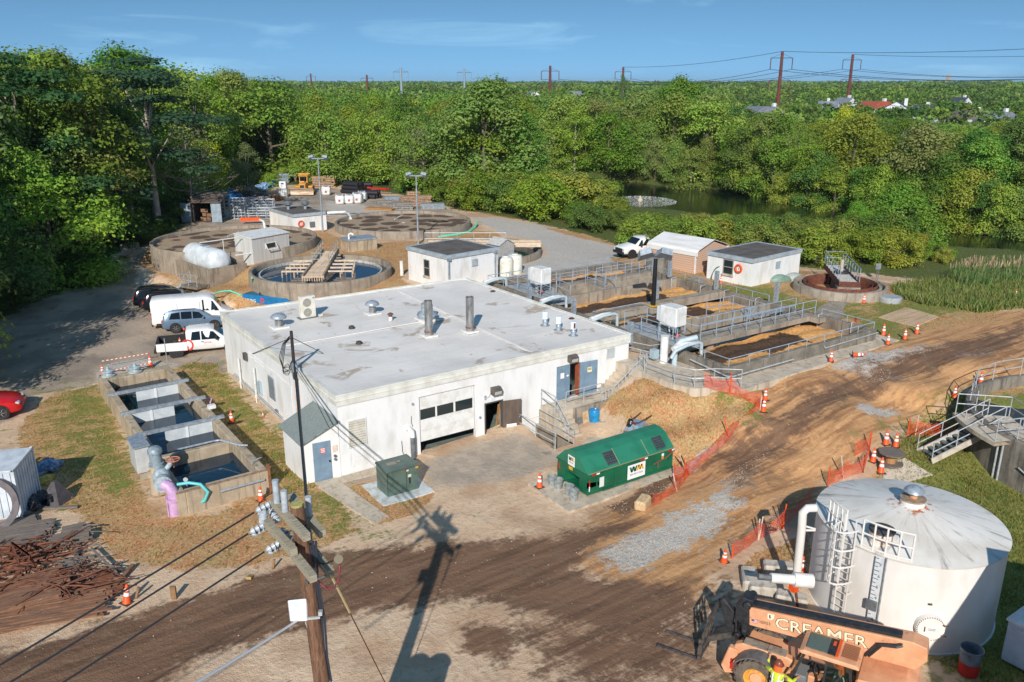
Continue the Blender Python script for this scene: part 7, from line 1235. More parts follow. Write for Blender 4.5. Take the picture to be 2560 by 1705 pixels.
BLU=M('pump_blue',(32,124,180),(28,108,160),2.,.4,c3=(90,150,180),s3=4,l3=.62,h3=.78); a=Vector(G('i',850,490,2.15)); b=Vector(G('i',1335,545,2.15)); e=b-a; L=e.length; pu=thing('pump_unit','blue diesel pump unit behind the white building with a mint hose','pump',(a.x,a.y,.1),math.atan2(e.y,e.x)); m=MB(); m.xz([(0,.3),(L,.3),(L,1.6),(L*.8,2.05),(0,2.05)],0,2.0); m.obj('housing',BLU,pu,bevel=.03); MB().box(.05,.1,2.052,L*.35,1.9,2.075).obj('roof_panel',M('panel_blue',(52,104,130),None),pu); m=MB(); m.cyl((.7,1.2,2.05),(.7,1.2,2.35),.1); m.cyl((.7,1.2,2.35),(1.0,1.2,2.4),.07); m.obj('exhaust',RUST,pu); m=MB()
for x in (.3,.45): m.beam((L*x,.3,2.06),(L*x,.3,2.3),.06)
m.obj('lifting_eye',BLK,pu); text('EJ SUNG',.34,'lettering',REFL,pu,frame((.75,-.005,1.6),(1,0,0),(0,-1,0)),.004); m=MB(); m.lathe([(.12,-.01),(.2,-.01),(.2,.0),(.12,.0)],20,(2.0,-.0,1.7),axis='y'); m.obj('emblem',LOGO,pu)
for x in (.8,L-.8): MB().lathe([(.3,-.1),(.35,-.08),(.35,.08),(.3,.1),(0,.1)],18,(x,.1,.35),axis='y').obj('wheel',TYRE,pu)
MINT=M('hose_mint',(120,214,180),(100,196,166),6.,.4)
def hose(label,pts,r): o=MB().path(pts,r,8).obj('mint_hose',MINT,None,60); return tag(o,label,'hose')
P0=a+Vector((0,0,.0)); pts=[(a.x,a.y+.2,2.0),G('i',740,458,2.35),G('i',640,470,2.2),G('i',560,510,1.5),G('i',515,555,.6),G('i',500,580,.25)]; hose('mint green hose arching from the blue pump unit to the cars',pts,.07)
pts=[G('i',940,345,3.4),G('i',950,385,2.9),T('i',985,405,.1),T('i',1035,430,.1),G('i',1040,445,1.2),G('i',1000,462,2.2)]; hose('mint green hose hanging from the clarifier rim to the blue pump unit',pts,.07)
pts=[T('C5',895,172,.5),T('C5',880,185,.1),T('C5',840,215,.1),T('C5',760,232,.1),T('C5',650,245,.1),T('C5',600,248,.1)]; hose('mint green hoses draped along the grass beside the second filter bed',pts,.14)
# ------------------------------------------------------------------ utility pole, wires, light poles
WOODP=M('pole_wood',(124,90,68),(88,62,48),3.,.85,stretch=(6,6,.6),bump=.03,bscale=20,c3=(146,120,96),s3=8); ARMW=M('arm_wood',(172,162,142),(136,128,112),4.,.85,stretch=(1,8,8),c3=(138,140,84),s3=5); INS=M('insulator_grey',(184,192,198),(158,168,178),6.,.3); WIRE=M('wire_dark',(40,42,46),None,rough=.5)
bp0=Vector((-8.0,-19.3,-.4)); tp0=Vector(G('e',442,196,9.9)); up=thing('utility_pole','weathered wooden utility pole with double crossarms and insulators in the foreground','utility pole',tuple(bp0)); o_=bp0
md=bp0+(tp0-bp0)*.55+Vector((RT[0]*.06,RT[1]*.06,0)); MB().path([tuple(p-o_) for p in (bp0,bp0+(md-bp0)*.5,md,md+(tp0-md)*.5,tp0)],.22,14,r1=.15).obj('pole',WOODP,up,60)
MB().path([tuple(tp0-o_+Vector((0,0,-.02))),tuple(tp0-o_+Vector((0,0,.05)))],.137,12).obj('pole_top',M('pole_moss',(176,172,96),(150,140,104),8.,.9),up)
def E_(x,y,z): return Vector(G('e',x,y,z))-o_
def arm(a,b,n='crossarm'): return MB().beam(a,b,.15,.17).obj(n,ARMW,up)
A1,A2=E_(262,168,9.66),E_(520,445,9.66); A3,A4=E_(395,125,9.3),E_(640,420,9.3); arm(A1,A2); arm(A3,A4)
B1,B2=E_(335,470,8.9),E_(570,765,8.9); B3,B4=E_(530,500,8.35),E_(705,725,8.35); arm(B1,B2); arm(B3,B4)
C1_,C2_=E_(210,330,9.1),E_(420,560,9.1); arm(C1_,C2_)
def pole_at(z): t=(z-bp0.z)/(tp0.z-bp0.z); return bp0+(tp0-bp0)*t-o_
m=MB()
for a,z in ((A1+(A2-A1)*.3,8.8),(B2+(B1-B2)*.25,7.8),(B4,7.9)): m.beam(tuple(a),tuple(pole_at(z)),.05,.03)
m.obj('arm_brace',GALVD,up)
def insul(p,d,L=.42,r=.09,n=4,name='insulator'):
    m=MB(); d=Vector(d).normalized(); p=Vector(p); m.cyl(tuple(p),tuple(p+d*L),r*.45,n=8)
    for i in range(n): q=p+d*(L*(i+.5)/n); m.cyl(tuple(q-d*.03),tuple(q+d*.035),r,r*.6,n=12)
    return m.obj(name,INS,up,50)
def cutout(p,L=.5,r=.075): return MB().path([tuple(p),tuple(Vector(p)+Vector((0,0,L)))],r,10).obj('arrester',INS,up,40)
cutout(A1+(A2-A1)*.12+Vector((0,0,.07)),.55); cutout(A1+(A2-A1)*.38+Vector((.0,0,.07)),.5); cutout(A3+(A4-A3)*.62+Vector((0,0,.05)),.5)
WL=[]
for a in (E_(225,205,9.3),E_(320,335,9.0),E_(450,470,8.75)):
    WL.append(a)
tgt=[('D1',0,1370,8.2),('D1',0,1525,7.9),('D1',290,1568,7.7)]
for i,(a,(c,x,y,z)) in enumerate(zip(((262,168),(215,330),(335,470)),tgt)):
    z0=(9.3,8.9,8.45)[i]; s=E_(a[0],a[1],z0); e=Vector(G(c,x,y,z))-o_; d=(e-s).normalized(); e=s+d*28+Vector((0,0,-.3)); insul(s,d,.45,.085); insul(s+d*.12+Vector((.12,.1,-.12)),d,.4,.08); w0=s+d*.5
    pts=[w0+(e-w0)*(k/8)+Vector((0,0,-.35*4*(k/8)*(1-k/8))) for k in range(9)]; o=MB().path([tuple(p+o_) for p in pts],.022,5).obj('power_line',WIRE,None,60); tag(o,('power line leaving the top crossarm of the foreground pole to the left','middle power line leaving the foreground pole to the left','lowest power line leaving the foreground pole to the left')[i],'power line','three power lines running left from the utility pole')
for p in (E_(180,320,8.95),E_(395,460,8.6),E_(430,480,8.55),E_(360,500,8.5),E_(300,330,8.95)): insul(p,(RD.uniform(-.6,.6),RD.uniform(-.6,.6),.7),.34,.1)
m=MB(); m.path([tuple(E_(x,y,z)) for x,y,z in ((135,255,9.1),(150,180,9.4),(200,130,9.7),(280,80,9.9))],.014,5); m.path([tuple(E_(x,y,z)) for x,y,z in ((220,380,8.8),(240,250,9.2),(330,150,9.9))],.014,5); m.path([tuple(E_(x,y,z)) for x,y,z in ((300,545,8.5),(320,430,8.9),(420,380,9.1),(520,350,9.5))],.016,5); m.path([tuple(E_(x,y,z)) for x,y,z in ((455,560,8.4),(560,640,8.3),(660,650,8.5),(740,620,8.7))],.016,5); m.obj('jumper_wires',WIRE,up)
m=MB(); m.path([tuple(E_(x,y,z)) for x,y,z in ((775,640,8.6),(770,760,8.3),(730,835,8.15),(680,845,8.1),(620,800,8.2),(595,780,8.35))],.022,6); m.obj('red_jumper',M('jumper_red',(140,34,50),(70,24,40),9.),up); MB().cyl(tuple(E_(755,640,8.55)),tuple(E_(765,615,8.75)),.1).obj('pot_head',M('pothead',(126,116,96),None),up)
# guy wire with fibreglass rod, cable bundle down the pole
g0=E_(705,735,8.35); g1=Vector(G('D2',290,1568,2.))-o_; gl=(g1-g0).normalized(); MB().path([tuple(g0),tuple(g0+gl*2.2)],.03,6).obj('guy_rod',M('rod_tan',(206,188,140),None),up); MB().path([tuple(g0+gl*2.2),tuple(g0+gl*11)],.016,5).obj('guy_wire',RUST,up)
m=MB(); mp_=[pole_at(z)+Vector((.16*RT[0]+.03*math.sin(z*3),.16*RT[1],0)) for z in (8.9,8.,7.,6.,5.2)]
for k in range(3): m.path([tuple(p+Vector((RT[0]*.06*k,RT[1]*.06*k,.1*math.sin(k+i)))) for i,p in enumerate(mp_)],.028,6)
m.obj('riser_cables',M('cable_dark',(52,58,70),None,rough=.4),up); m=MB()
for k in range(2): m.path([tuple(pole_at(z)+Vector((RT[0]*(.2+.05*k),RT[1]*(.2+.05*k),0))) for z in (5.2,4.,2.,.3)],.035,6)
m.obj('riser_conduit',M('conduit_grey',(150,150,156),(60,60,66),2.,.4),up)
# pole-mounted transformer (below the frame), panel antenna and bracket
q=pole_at(3.6)+Vector((RT[0]*.62,RT[1]*.62,0)); MB().lathe([(0,-.55),(.36,-.55),(.36,.5),(.4,.52),(.3,.62),(0,.64)],18,tuple(q)).obj('pole_transformer',GALVD,up,40); q2=pole_at(3.6)+Vector((RT[0]*1.3,RT[1]*1.3,0)); MB().lathe([(0,-.55),(.36,-.55),(.36,.5),(.4,.52),(.3,.62),(0,.64)],18,tuple(q2)).obj('pole_transformer',GALVD,up,40); MB().beam(tuple(pole_at(3.3)),tuple(pole_at(3.3)+Vector((RT[0]*1.7,RT[1]*1.7,0))),.12).obj('transformer_bracket',GALVD,up)
dpl=lambda p:(p[0]-CAM[0])*FW[0]+(p[1]-CAM[1])*FW[1]
pz=pole_at(7.)+o_; dd=dpl(pz)-.15; F4=[Vector(at_depth('e',x,y,dd))-o_ for x,y in ((372,930),(392,1092),(528,1088),(520,915))]
m=MB(); m.slab([tuple(p) for p in F4],.05); pan=m.obj('panel_box',M('panel_white',(222,226,232),(204,208,216),3.,.4),up,bevel=.02); m=MB(); m.beam(tuple(Vector(at_depth('e',520,1075,dd-.1))-o_),tuple(Vector(at_depth('e',620,1065,dd))-o_),.05); m.beam(tuple(Vector(at_depth('e',525,1090,dd+.1))-o_),tuple(Vector(at_depth('e',545,1150,dd+.1))-o_),.1); m.beam(tuple(Vector(at_depth('e',610,1030,dd))-o_),tuple(Vector(at_depth('e',640,1030,dd))-o_),.1); m.obj('bracket',RAILW,up)
a=Vector(at_depth('e',440,1095,dd-.05)); b=Vector(at_depth('D1',1215,1568,dd-3.5)); e=a+(b-a)*2.2; o=MB().path([tuple(a+(e-a)*(k/6)+Vector((0,0,-.12*4*(k/6)*(1-k/6)))) for k in range(7)],.03,6).obj('white_cable',M('cable_white',(226,226,226),None),None,60); tag(o,'white cable running from the pole panel to the lower left','cable')
# service mast on the building's left wall
def onleft(c,x,y,off):
    r=ray(c,x,y); n=np.array([LN.x,LN.y,0.]); t=(off-(CAM@n))/(r@n); return CAM+r*t
f0=onleft('i',1332,1245,.22); zt=ZAT('i',1297,825,f0); zb=1.2; sm=thing('service_mast','dark service mast with looping cables on the left wall of the main building','mast',(f0[0],f0[1],zb)); MB().cyl((0,0,f0[2]-.1-zb),(0,0,zt-zb),.09,.08).obj('mast',M('mast_dark',(58,48,46),(40,34,36),5.),sm,40); MB().cyl((0,0,0),(0,0,f0[2]-.1-zb),.07).obj('rusty_conduit',M('conduit_rust',(226,160,120),(220,214,208),2.),sm,40)
m=MB(); h=zt-zb
for k in range(4): m.path([(LN.x*.1,LN.y*.1,h-.25-.05*k),(LN.x*.5+.05*k,LN.y*.5,h-.6),(LN.x*.75+.06*k,LN.y*.75,h-1.3-.1*k),(LN.x*.6,LN.y*.6,h-1.9-.1*k),(LN.x*.3,LN.y*.3,h-2.1),(LN.x*.1,LN.y*.1,h-1.6)],.02,5)
for k in range(3): m.path([(LN.x*.4+.2*math.cos(q),LN.y*.4+.1*math.sin(q*2+k),h-1.95-.07*k+.22*math.sin(q)) for q in [i*.6 for i in range(11)]],.016,5)
m.obj('cable_loops',WIRE,sm); MB().box(-.1,-.14,h-2.2,.12,.1,h-1.7).obj('weather_head',GALV,sm)
tpv=Vector((f0[0],f0[1],zt)); 
for (c,x,y,z,l) in (('i',1585,1025,4.22,'thin stay wire from the service mast to the white roof'),('i',945,1030,3.0,'thin stay wire from the service mast to the left wall')):
    e=Vector(G(c,x,y,z)) if z>4 else Vector(onleft(c,x,y,.06)); s=tpv+Vector((0,0,-.35)); o=MB().path([tuple(s),tuple(e)],.02,5).obj('stay_wire',WIRE); tag(o,l,'wire')
for k in range(3):
    s=Vector((f0[0]+.05*k,f0[1]-.05,f0[2]+.9-.3*k)); e=pole_at(9.0-.25*k)+o_+Vector((RT[0]*.2,RT[1]*.2,0)); o=MB().path([tuple(s+(e-s)*(j/10)+Vector((0,0,-(.5+.12*k)*4*(j/10)*(1-j/10)))) for j in range(11)],(.045,.03,.02)[k],6).obj('service_cable',WIRE,None,60); tag(o,('thick service cable strung from the wall mast to the foreground pole','thinner service cable strung from the wall mast to the foreground pole','thinnest cable strung from the wall mast to the foreground pole')[k],'cable','service cables between mast and pole')
# thin post at the channel tank end
p=G('d',688,110,1.1); o=MB().cyl((0,0,-1),(0,0,1.75),.03).obj('steel_post',GALV,None,loc=p); tag(o,'thin grey steel post at the far right corner of the channel tank','post')
# site light poles with twin floodlights
def light_pole(c,x,y,zb,cx,cy,label):
    b=G(c,x,y,zb); zt=ZAT(cx[0],*cx[1:],b); t=thing('light_pole',label,'light pole',b,0,'galvanised light poles behind the main building'); h=zt-zb; MB().cyl((0,0,0),(0,0,h),.11,.07,n=10).obj('pole',GALV,t,40); MB().beam((-RT[0]*.7,-RT[1]*.7,h),(RT[0]*.7,RT[1]*.7,h),.08).obj('crossarm',GALV,t)
    for s in (-1,1): f=flood(t,s*.75*RT[0],h+.15,1); f.location=(0,s*.75*RT[1],0)
    return t
light_pole('h',1920,868,2.5,('C1',2065,1035),0,'tall galvanised light pole beside the back blockhouse with the life ring')
light_pole('s',1046,612,2.6,('C2',503,1148),0,'tall galvanised light pole left of the centre blockhouse')
p=T('C5',795,505); pz_=ZAT('C5',790,405,p); t=thing('small_post','short brown post with a double crossbar behind the main roof','post',(p[0],p[1],2.6)); h=pz_-2.6; MB().cyl((0,0,0),(0,0,h),.07).obj('post',RUST,t); MB().beam((-.45*RT[0],-.45*RT[1],h-.05),(.45*RT[0],.45*RT[1],h-.05),.09).beam((-.3*RT[0],-.3*RT[1],h-.3),(.4*RT[0],.4*RT[1],h-.35),.08).obj('crossbar',RUST,t)
# white storage drums and small items by the centre blockhouse
for c,x,y,l in (('l',490,525,'left white chemical tank by the centre blockhouse'),('l',625,490,'right white chemical tank by the centre blockhouse')):
    p=G(c,x,y,2.6); t=thing('chemical_tank',l,'tank',p,0,'white plastic chemical tanks'); MB().lathe([(0,0),(.62,0),(.64,.05),(.64,1.5),(.58,1.66),(.25,1.74),(.25,1.8),(0,1.8)],24).obj('body',M('drum_white',(232,230,222),(210,204,186),1.5,.45),t,45); MB().cyl((0,0,1.8),(0,0,1.86),.2).obj('lid',GALV,t)
p=G('l',530,310,2.6); t=thing('tool_shed','small pale grey plastic shed with a pitched roof behind the white chemical tanks','shed',(p[0],p[1]+.3,2.6),rad(6)); MB().xz([(-.9,0),(.9,0),(.9,1.5),(0,2.0),(-.9,1.5)],0,1.8).obj('wall',M('shed_grey',(178,176,172),(160,158,154),3.),t); MB().slab([(-1.0,-.1,1.5),(0,-.1,2.05),(0,1.9,2.05),(-1.0,1.9,1.5)],.05).slab([(0,-.1,2.05),(1.0,-.1,1.5),(1.0,1.9,1.5),(0,1.9,2.05)],.05).obj('roof',M('shed_roof',(200,198,192),(180,178,172),3.),t)
for c,x,y,l in (('i',2300,318,'white standpipe on the grass left of the centre blockhouse'),):
    p=T(c,x,y); o=MB().lathe([(.16,-.1),(.16,1.15),(.17,1.15),(.17,1.25),(0,1.27)],14).obj('standpipe',WHP,None,40,loc=p); tag(o,l,'pipe')
# overturned boats leaning on the right blockhouse
def boat(c0_,c1_,w_,h_,m_,label):
    a=Vector(T(*c0_));b=Vector(T(*c1_)); d=b-a; L=d.length; t=thing('upturned_boat',label,'boat',tuple(a),math.atan2(d.y,d.x)); vs=[];n=16;k=8
    for i in range(n+1):
        u=i/n; w=w_*math.sin(math.pi*min(1,max(0,u)))**.9*.5 if 0<u<1 else .01; hh=h_*(math.sin(math.pi*u)**.8 if 0<u<1 else .03)
        for j in range(k+1): an=math.pi*j/k; vs.append((u*L,w*math.cos(an),hh*math.sin(an)))
    o=raw('hull',vs,[(i*(k+1)+j,(i+1)*(k+1)+j,(i+1)*(k+1)+j+1,i*(k+1)+j+1) for i in range(n) for j in range(k)],m_,t)
    for p in o.data.polygons: p.use_smooth=True
    return t
boat(('k',1200,478),('k',1440,470),1.0,.6,M('boat_green',(120,146,132),(104,126,114),3.,.5),'green upturned boat beside the right blockhouse'); boat(('k',1330,465),('k',1550,462),1.1,.65,M('boat_grey',(160,168,164),(140,148,146),3.,.5),'grey upturned boat beside the green one by the right blockhouse')
p=G('k',800,470,2.6); m=MB()
for k in range(5): m.path([(p[0]+(.5+.05*k)*math.cos(q)*RT[0]*.9,p[1]+(.5+.05*k)*math.cos(q)*RT[1]*.9-.05*k,p[2]+.0+(1.15+.03*k)*max(0,math.sin(q))) for q in [i*math.pi/10 for i in range(11)]],.035,6)
o=m.obj('green_hose',M('hose_green',(40,120,96),(30,100,80),6.,.5)); tag(o,'green hose looped over a post beside the right blockhouse','hose')
p=T('k',2128,470); t=thing('control_post','small grey control box on twin posts beside the bushes','control box',p); MB().box(-.2,-.1,1.0,.2,.12,1.5).obj('box',GALV,t)
for s in (-1,1): MB().cyl((s*.13,0,0),(s*.13,0,1.0),.03).obj('leg',GALVD,t)
p=T('k',300,405); o=MB().lathe([(.95,-.1),(1.0,1.6),(.95,1.75),(.0,1.75)],24).obj('concrete_manhole',CONCD,None,40,loc=(p[0],p[1],2.5)); tag(o,'grey round concrete riser beside the parked pickup','manhole')
p=T('l',2190,350); 
m=MB(); L=PT('C6',[(1400,770),(1580,705),(1795,765),(1640,830)]); m.slab([(a,b,c+.06) for a,b,c in L],.09); o=m.obj('timber_mat',M('mat_timber',(206,176,142),(176,146,112),2.,.85,stretch=(.3,3,1))); tag(o,'broad weathered timber mat lying on the dirt at the right','timber mat')
for i,((x0,y0),(x1,y1)) in enumerate((((1760,610),(2080,640)),((1790,655),(1930,680)))):
    a=T('C6',x0,y0);b=T('C6',x1,y1); m=MB(); 
    for k in range(4): m.beam((a[0]+.1*k,a[1]+.25*k,a[2]+.15),(b[0]+.05*k,b[1]+.25*k,b[2]+.2),.2,.16)
    o=m.obj('plank_stack',M('timber_grey',(1,1,1))); tag(o,('long grey planks lying in the weeds near the reeds','short grey planks lying in the weeds near the timber mat')[i],'planks')
# ------------------------------------------------------------------ left corner: container, ring, timber and steel stacks
cpt=G('f',105,310,2.44); fb=G('f',180,720,0); e=Vector((.37,.93,0)); fx=Vector((-.93,.37,0)); o_=Vector((fb[0],fb[1],0)); CWH=None
def corr():
    t=NT('corrugated_white'); w=t.node('ShaderNodeTexWave'); w.wave_type='BANDS'; w.bands_direction='X'; w.inputs['Scale'].default_value=1.2; t.link(t.coord('Object'),w.inputs['Vector']); t.bump(w.outputs['Fac'],.08,1.); c=t.mix(t.ramp(t.noise(1.5,5,.6),.45,.7),srgb(214,222,230),srgb(190,198,206)); return t.out(c,.45)
CWH=corr()
cn=thing('shipping_container','white corrugated shipping container at the left edge behind the big ring','container',tuple(o_),math.atan2(e.y,e.x)); 
m=MB(); Lc=6.06; n=16; Wc=2.44; Hc=2.44
P=[]
for i in range(n*2+1): P.append((Wc*i/(n*2),-.0 if (i//1)%2 else -.05))
m.box(0,0,.12,Wc,Lc,Hc)
for i in range(8): m.box(.08+i*.29,-.045,.2,.08+i*.29+.15,.0,Hc-.12)
for i in range(20): m.box(-.045,.12+i*.29,.2,.0,.12+i*.29+.15,Hc-.12)
m.obj('shell',M('container_white',(216,222,228),(192,200,208),1.5,.45),cn); m=MB()
for a,b in ((0,0),(Wc,0),(0,Lc),(Wc,Lc)): m.box(a-.06,b-.06,0,a+.06,b+.06,Hc+.04)
m.box(-.06,-.06,Hc-.06,Wc+.06,.02,Hc+.03).box(-.06,-.06,Hc-.06,.02,Lc,Hc+.03).box(-.06,-.06,.02,Wc+.06,.02,.14); m.obj('corner_frame',M('container_white',(1,1,1)),cn)
F_=frame((-.05,1.2,1.95),(0,-1,0),(-1,0,0)); text('00  0',.2,'lettering',M('print_dark',(70,64,50)),cn,F_,.003)
t=thing('road_barricade','orange and white barricade boards lying on the container roof','barricade',tuple(o_+e*1.9-Vector((e.y,-e.x,0))*2.2+Vector((0,0,2.46))),.9)
for k in range(3):
    m=MB(); m.box(-.7,.3*k,0,.7,.3*k+.2,.08); b_=m.obj('board',REFL,t); q=MB()
    for j in range(3): q.box(-.6+.45*j,.3*k-.004,.0,-.38+.45*j,.3*k+.204,.085)
    q.obj('stripe',ORG,b_)
ctr=Vector((-14.6,3.72,1.14)); RR=1.2; ax=Vector((.37,.93,0)).normalized(); u=ax.cross(Vector((0,0,1))); w=Vector((0,0,1))*.97+ax*.25
rg=thing('steel_ring','big grey steel ring standing on edge against the white container','ring',tuple(ctr)); m=MB(); R0,R1=RR-.27,RR; N=48; vs=[]
for i in range(N):
    a=2*math.pi*i/N; d=u*math.cos(a)+w*math.sin(a); vs+=[tuple(d*R0-ax*.06),tuple(d*R1-ax*.06),tuple(d*R1+ax*.06),tuple(d*R0+ax*.06)]
m.add(vs,[(i*4+j,i*4+(j+1)%4,((i+1)%N)*4+(j+1)%4,((i+1)%N)*4+j) for i in range(N) for j in range(4)]); m.obj('ring',M('ring_grey',(112,104,106),(94,88,90),3.,.7),rg)
def heap(name,label,cat,c,pts,size,mat,h=.5,seed=1,z=None,n=5):
    rr=random.Random(seed); m=MB()
    for x,y in pts:
        p=T(c,x,y)
        for k in range(n): m.blob((p[0]+rr.uniform(-.5,.5)*size,p[1]+rr.uniform(-.5,.5)*size,p[2]+rr.uniform(.0,.6)*h),(size*rr.uniform(.3,.6),size*rr.uniform(.3,.6),h*rr.uniform(.35,.7)),9,6,.22,rr)
    o=m.obj(name,mat,None); return tag(o,label,cat)
heap('plastic_tarp','crumpled blue white plastic tarp beside the container','tarp','f',[(350,340),(400,310)],.8,M('tarp_blue',(150,176,204),(90,116,150),4.,.35,lo=.45,hi=.55),.5,3); heap('plastic_tarp','crumpled black plastic sheeting at the foot of the container','tarp','f',[(310,560),(340,590)],.8,M('tarp_black',(30,32,38),(92,98,108),6.,.3,lo=.55,hi=.6),.45,4); heap('yellow_bag','yellow bag on the tarps beside the container','bag','f',[(375,410)],.55,M('bag_yellow',(206,180,84),(176,150,70),4.),.3,5,n=3)
p=T('f',470,560); o=MB().lathe([(.75,0),(.15,.95),(.1,1.0),(0,1.0)],4).obj('steel_hopper',M('hopper_grey',(96,92,96),(80,76,80),4.,.5,.3),None,loc=p); tag(o,'dark grey pyramid shaped hopper beside the black sheeting','hopper')
TIM=M('timber_brown',(142,102,76),(98,72,58),3.,.9,stretch=(.5,6,6),c3=(166,140,116),s3=6); TIMG=M('timber_stack_grey',(124,114,106),(96,88,82),3.,.9,stretch=(.5,6,6),c3=(150,140,128),s3=6); RBR=M('rebar_rust',(128,80,56),(92,60,48),4.,.85)
def stack(label,c,a,b,nw,nh,w,h,mat,jit=.05,cat='timber stack',seed=0,base=0.,gap=1.06):
    A=Vector(T(c,*a)); B=Vector(T(c,*b)); d=B-A; L=d.length; an=math.atan2(d.y,d.x); t=thing('timber_stack' if cat!='steel bars' else 'steel_bars',label,cat,tuple(A),an); m=MB(); rr=random.Random(seed)
    for j in range(nh):
        for i in range(nw):
            s=rr.uniform(-.04,.03)*L*(1+jit); l=L*rr.uniform(.9,1.03); y=(i-nw/2)*w*gap+rr.uniform(-jit,jit)*w; m.beam((s,y+rr.uniform(-jit,jit)*2*w,base+h*(j+.5)*gap),(s+l,y+rr.uniform(-jit,jit)*3*w,base+h*(j+.5)*gap+rr.uniform(-.4,.8)*jit*h),w,h)
    m.obj('boards',mat,t); m=MB()
    for q in (.15,.5,.85): m.beam((L*q,-nw*w*.55,base-.02),(L*q,nw*w*.55,base-.02),.1,.1)
    m.obj('bearer',TIMG,t); return t
stack('long brown timber boards in the front stack by the road','f',(-60,1545),(890,1385),16,4,.1,.05,TIM,.8,seed=1,base=.05)
stack('long brown timber boards in the second stack from the road','f',(-60,1420),(520,1235),14,7,.1,.055,TIM,.7,seed=2,base=.05)
stack('weathered grey boards in the stack nearest the container','f',(-60,900),(430,815),13,4,.12,.05,TIMG,.6,seed=3,base=.05)
stack('short bundle of grey boards on a crossbeam near the grass','f',(430,945),(760,870),6,4,.1,.07,TIMG,.15,seed=4,base=.15)
stack('small bundle of rusty bars lying behind the grey boards','f',(520,850),(700,810),7,4,.06,.06,TIMG,.3,cat='steel bars',seed=5,base=.1)
stack('loose rusty steel bars strewn between the stacks','f',(500,1290),(960,1180),8,2,.05,.05,RBR,2.2,cat='steel bars',seed=6,base=.1)
stack('rusty steel bars lying beside the traffic cone','f',(540,1400),(1000,1290),16,3,.045,.045,RBR,1.6,cat='steel bars',seed=7,base=.05)
stack('brown bars crossing in front of the steel trestle','f',(-60,980),(330,890),16,2,.06,.05,RBR,1.,cat='steel bars',seed=8,base=.05)
stack('grey planks in the stack along the foot of the container','f',(-60,820),(300,690),4,2,.22,.08,TIMG,.3,seed=9,base=.03)
stack('short grey boards fanned out in the middle of the timber yard','f',(500,1130),(690,1120),6,3,.12,.06,TIMG,1.2,seed=10,base=.1)
stack('dark heavy beams lying behind the front timber stack','f',(-60,1480),(560,1310),4,2,.26,.2,TIM,.3,seed=21,base=.05)
tr_=thing('steel_trestle','rusty triangular steel trestle frame standing among the timber stacks','trestle',T('f',190,1150)); m=MB(); g=lambda x,y,z:tuple(Vector(G('f',x,y,z))-Vector(tr_.location))
top=[g(95,905,1.0),g(240,1010,1.0)]; 
for a in top: m.beam(a,top[1],.07)
for (x,y) in ((65,1060),(130,1080)): m.beam(top[0],g(x,y,0),.06)
for (x,y) in ((205,1210),(320,1135)): m.beam(top[1],g(x,y,0),.06)
m.beam(top[0],top[1],.07); m.beam(g(80,980,.5),g(300,1080,.5),.05); m.beam(top[0],g(205,1210,0),.05); m.beam(top[1],g(130,1080,0),.05); m.obj('frame',RUST,tr_)
for i,(c,a,b,h,l) in enumerate((('f',(925,1310),(1090,1110),.15,'dark timber post lying askew beside the boards'),('f',(635,1100),(610,860),.12,'grey timber bearer crossing under the short boards'),('f',(570,1065),(780,1040),.15,'single grey board resting across the bearer'),('f',(755,1000),(960,1200),.3,'thin dark bar propped over the loose steel'),('f',(350,640),(640,625),.1,'long grey plank lying in the grass by the black sheeting'))):
    A=Vector(T(c,*a))+Vector((0,0,h));B=Vector(T(c,*b))+Vector((0,0,h)); o=MB().beam(A,B,.16 if i!=3 else .06,.1).obj('loose_beam',TIMG if i else TIM); tag(o,l,'beam')
SW=M('stake_wood',(150,116,80),(120,90,64),4.)
for i,(c,x,y,h,l) in enumerate((('D1',1130,1030,.55,'short brown timber post at the road edge right of the cone'),('D1',1625,885,.3,'yellow brown channel stub lying at the road edge'),('D1',1770,830,.4,'thin timber stake at the road edge nearest the pole'),('D1',883,1025,.5,'thin timber stake right beside the faded cone'))):
    p=T(c,x,y); o=MB().box(-.1 if i<2 else -.04,-.05,-.1,.1 if i<2 else .04,.05,h).obj('timber_post',SW if i!=1 else M('channel_yel',(196,160,84),(120,90,50),3.),None,loc=p); o.rotation_euler=(0 if i!=1 else 1.2,.1*i,YAW*-1); tag(o,l,'post')
def tangle(label,c,pts,n,L,seed,mat,hh=.5):
    rr=random.Random(seed); P=[T(c,x,y) for x,y in pts]; m=MB()
    for k in range(n):
        p=rr.choice(P); a=rr.gauss(.1-YAW*.2,.6); l=L*rr.uniform(.4,1.1); z=p[2]+rr.uniform(.03,hh); x=p[0]+rr.uniform(-1,1); y=p[1]+rr.uniform(-.8,.8); d=Vector((math.cos(a)*l/2,math.sin(a)*l/2,rr.uniform(-.25,.25)*hh)); b=rr.uniform(-.15,.15); m.path([(x-d.x,y-d.y,max(z-d.z,p[2]+.02)),(x+b,y-b,z+rr.uniform(0,.08)),(x+d.x,y+d.y,max(z+d.z,p[2]+.02))],rr.choice((.018,.025,.04)),5)
    o=m.obj('scrap_heap',mat); return tag(o,label,'scrap heap')
tangle('tangled heap of rusty rods over the front timber stack','f',[(520,1290),(620,1250),(700,1290),(430,1330)],75,2.2,5,RBR,.6); tangle('loose rusty rods strewn around the steel trestle','f',[(300,1080),(380,1050),(140,1000),(420,980)],60,1.9,6,RBR,.5); tangle('grey brown rods scattered near the short boards','f',[(640,1000),(560,900),(720,1180)],34,1.5,7,TIMG,.4); tangle('rusty scrap rods at the left frame edge among the boards','f',[(20,1150),(60,1330),(120,1230)],50,2.0,8,RBR,.5)
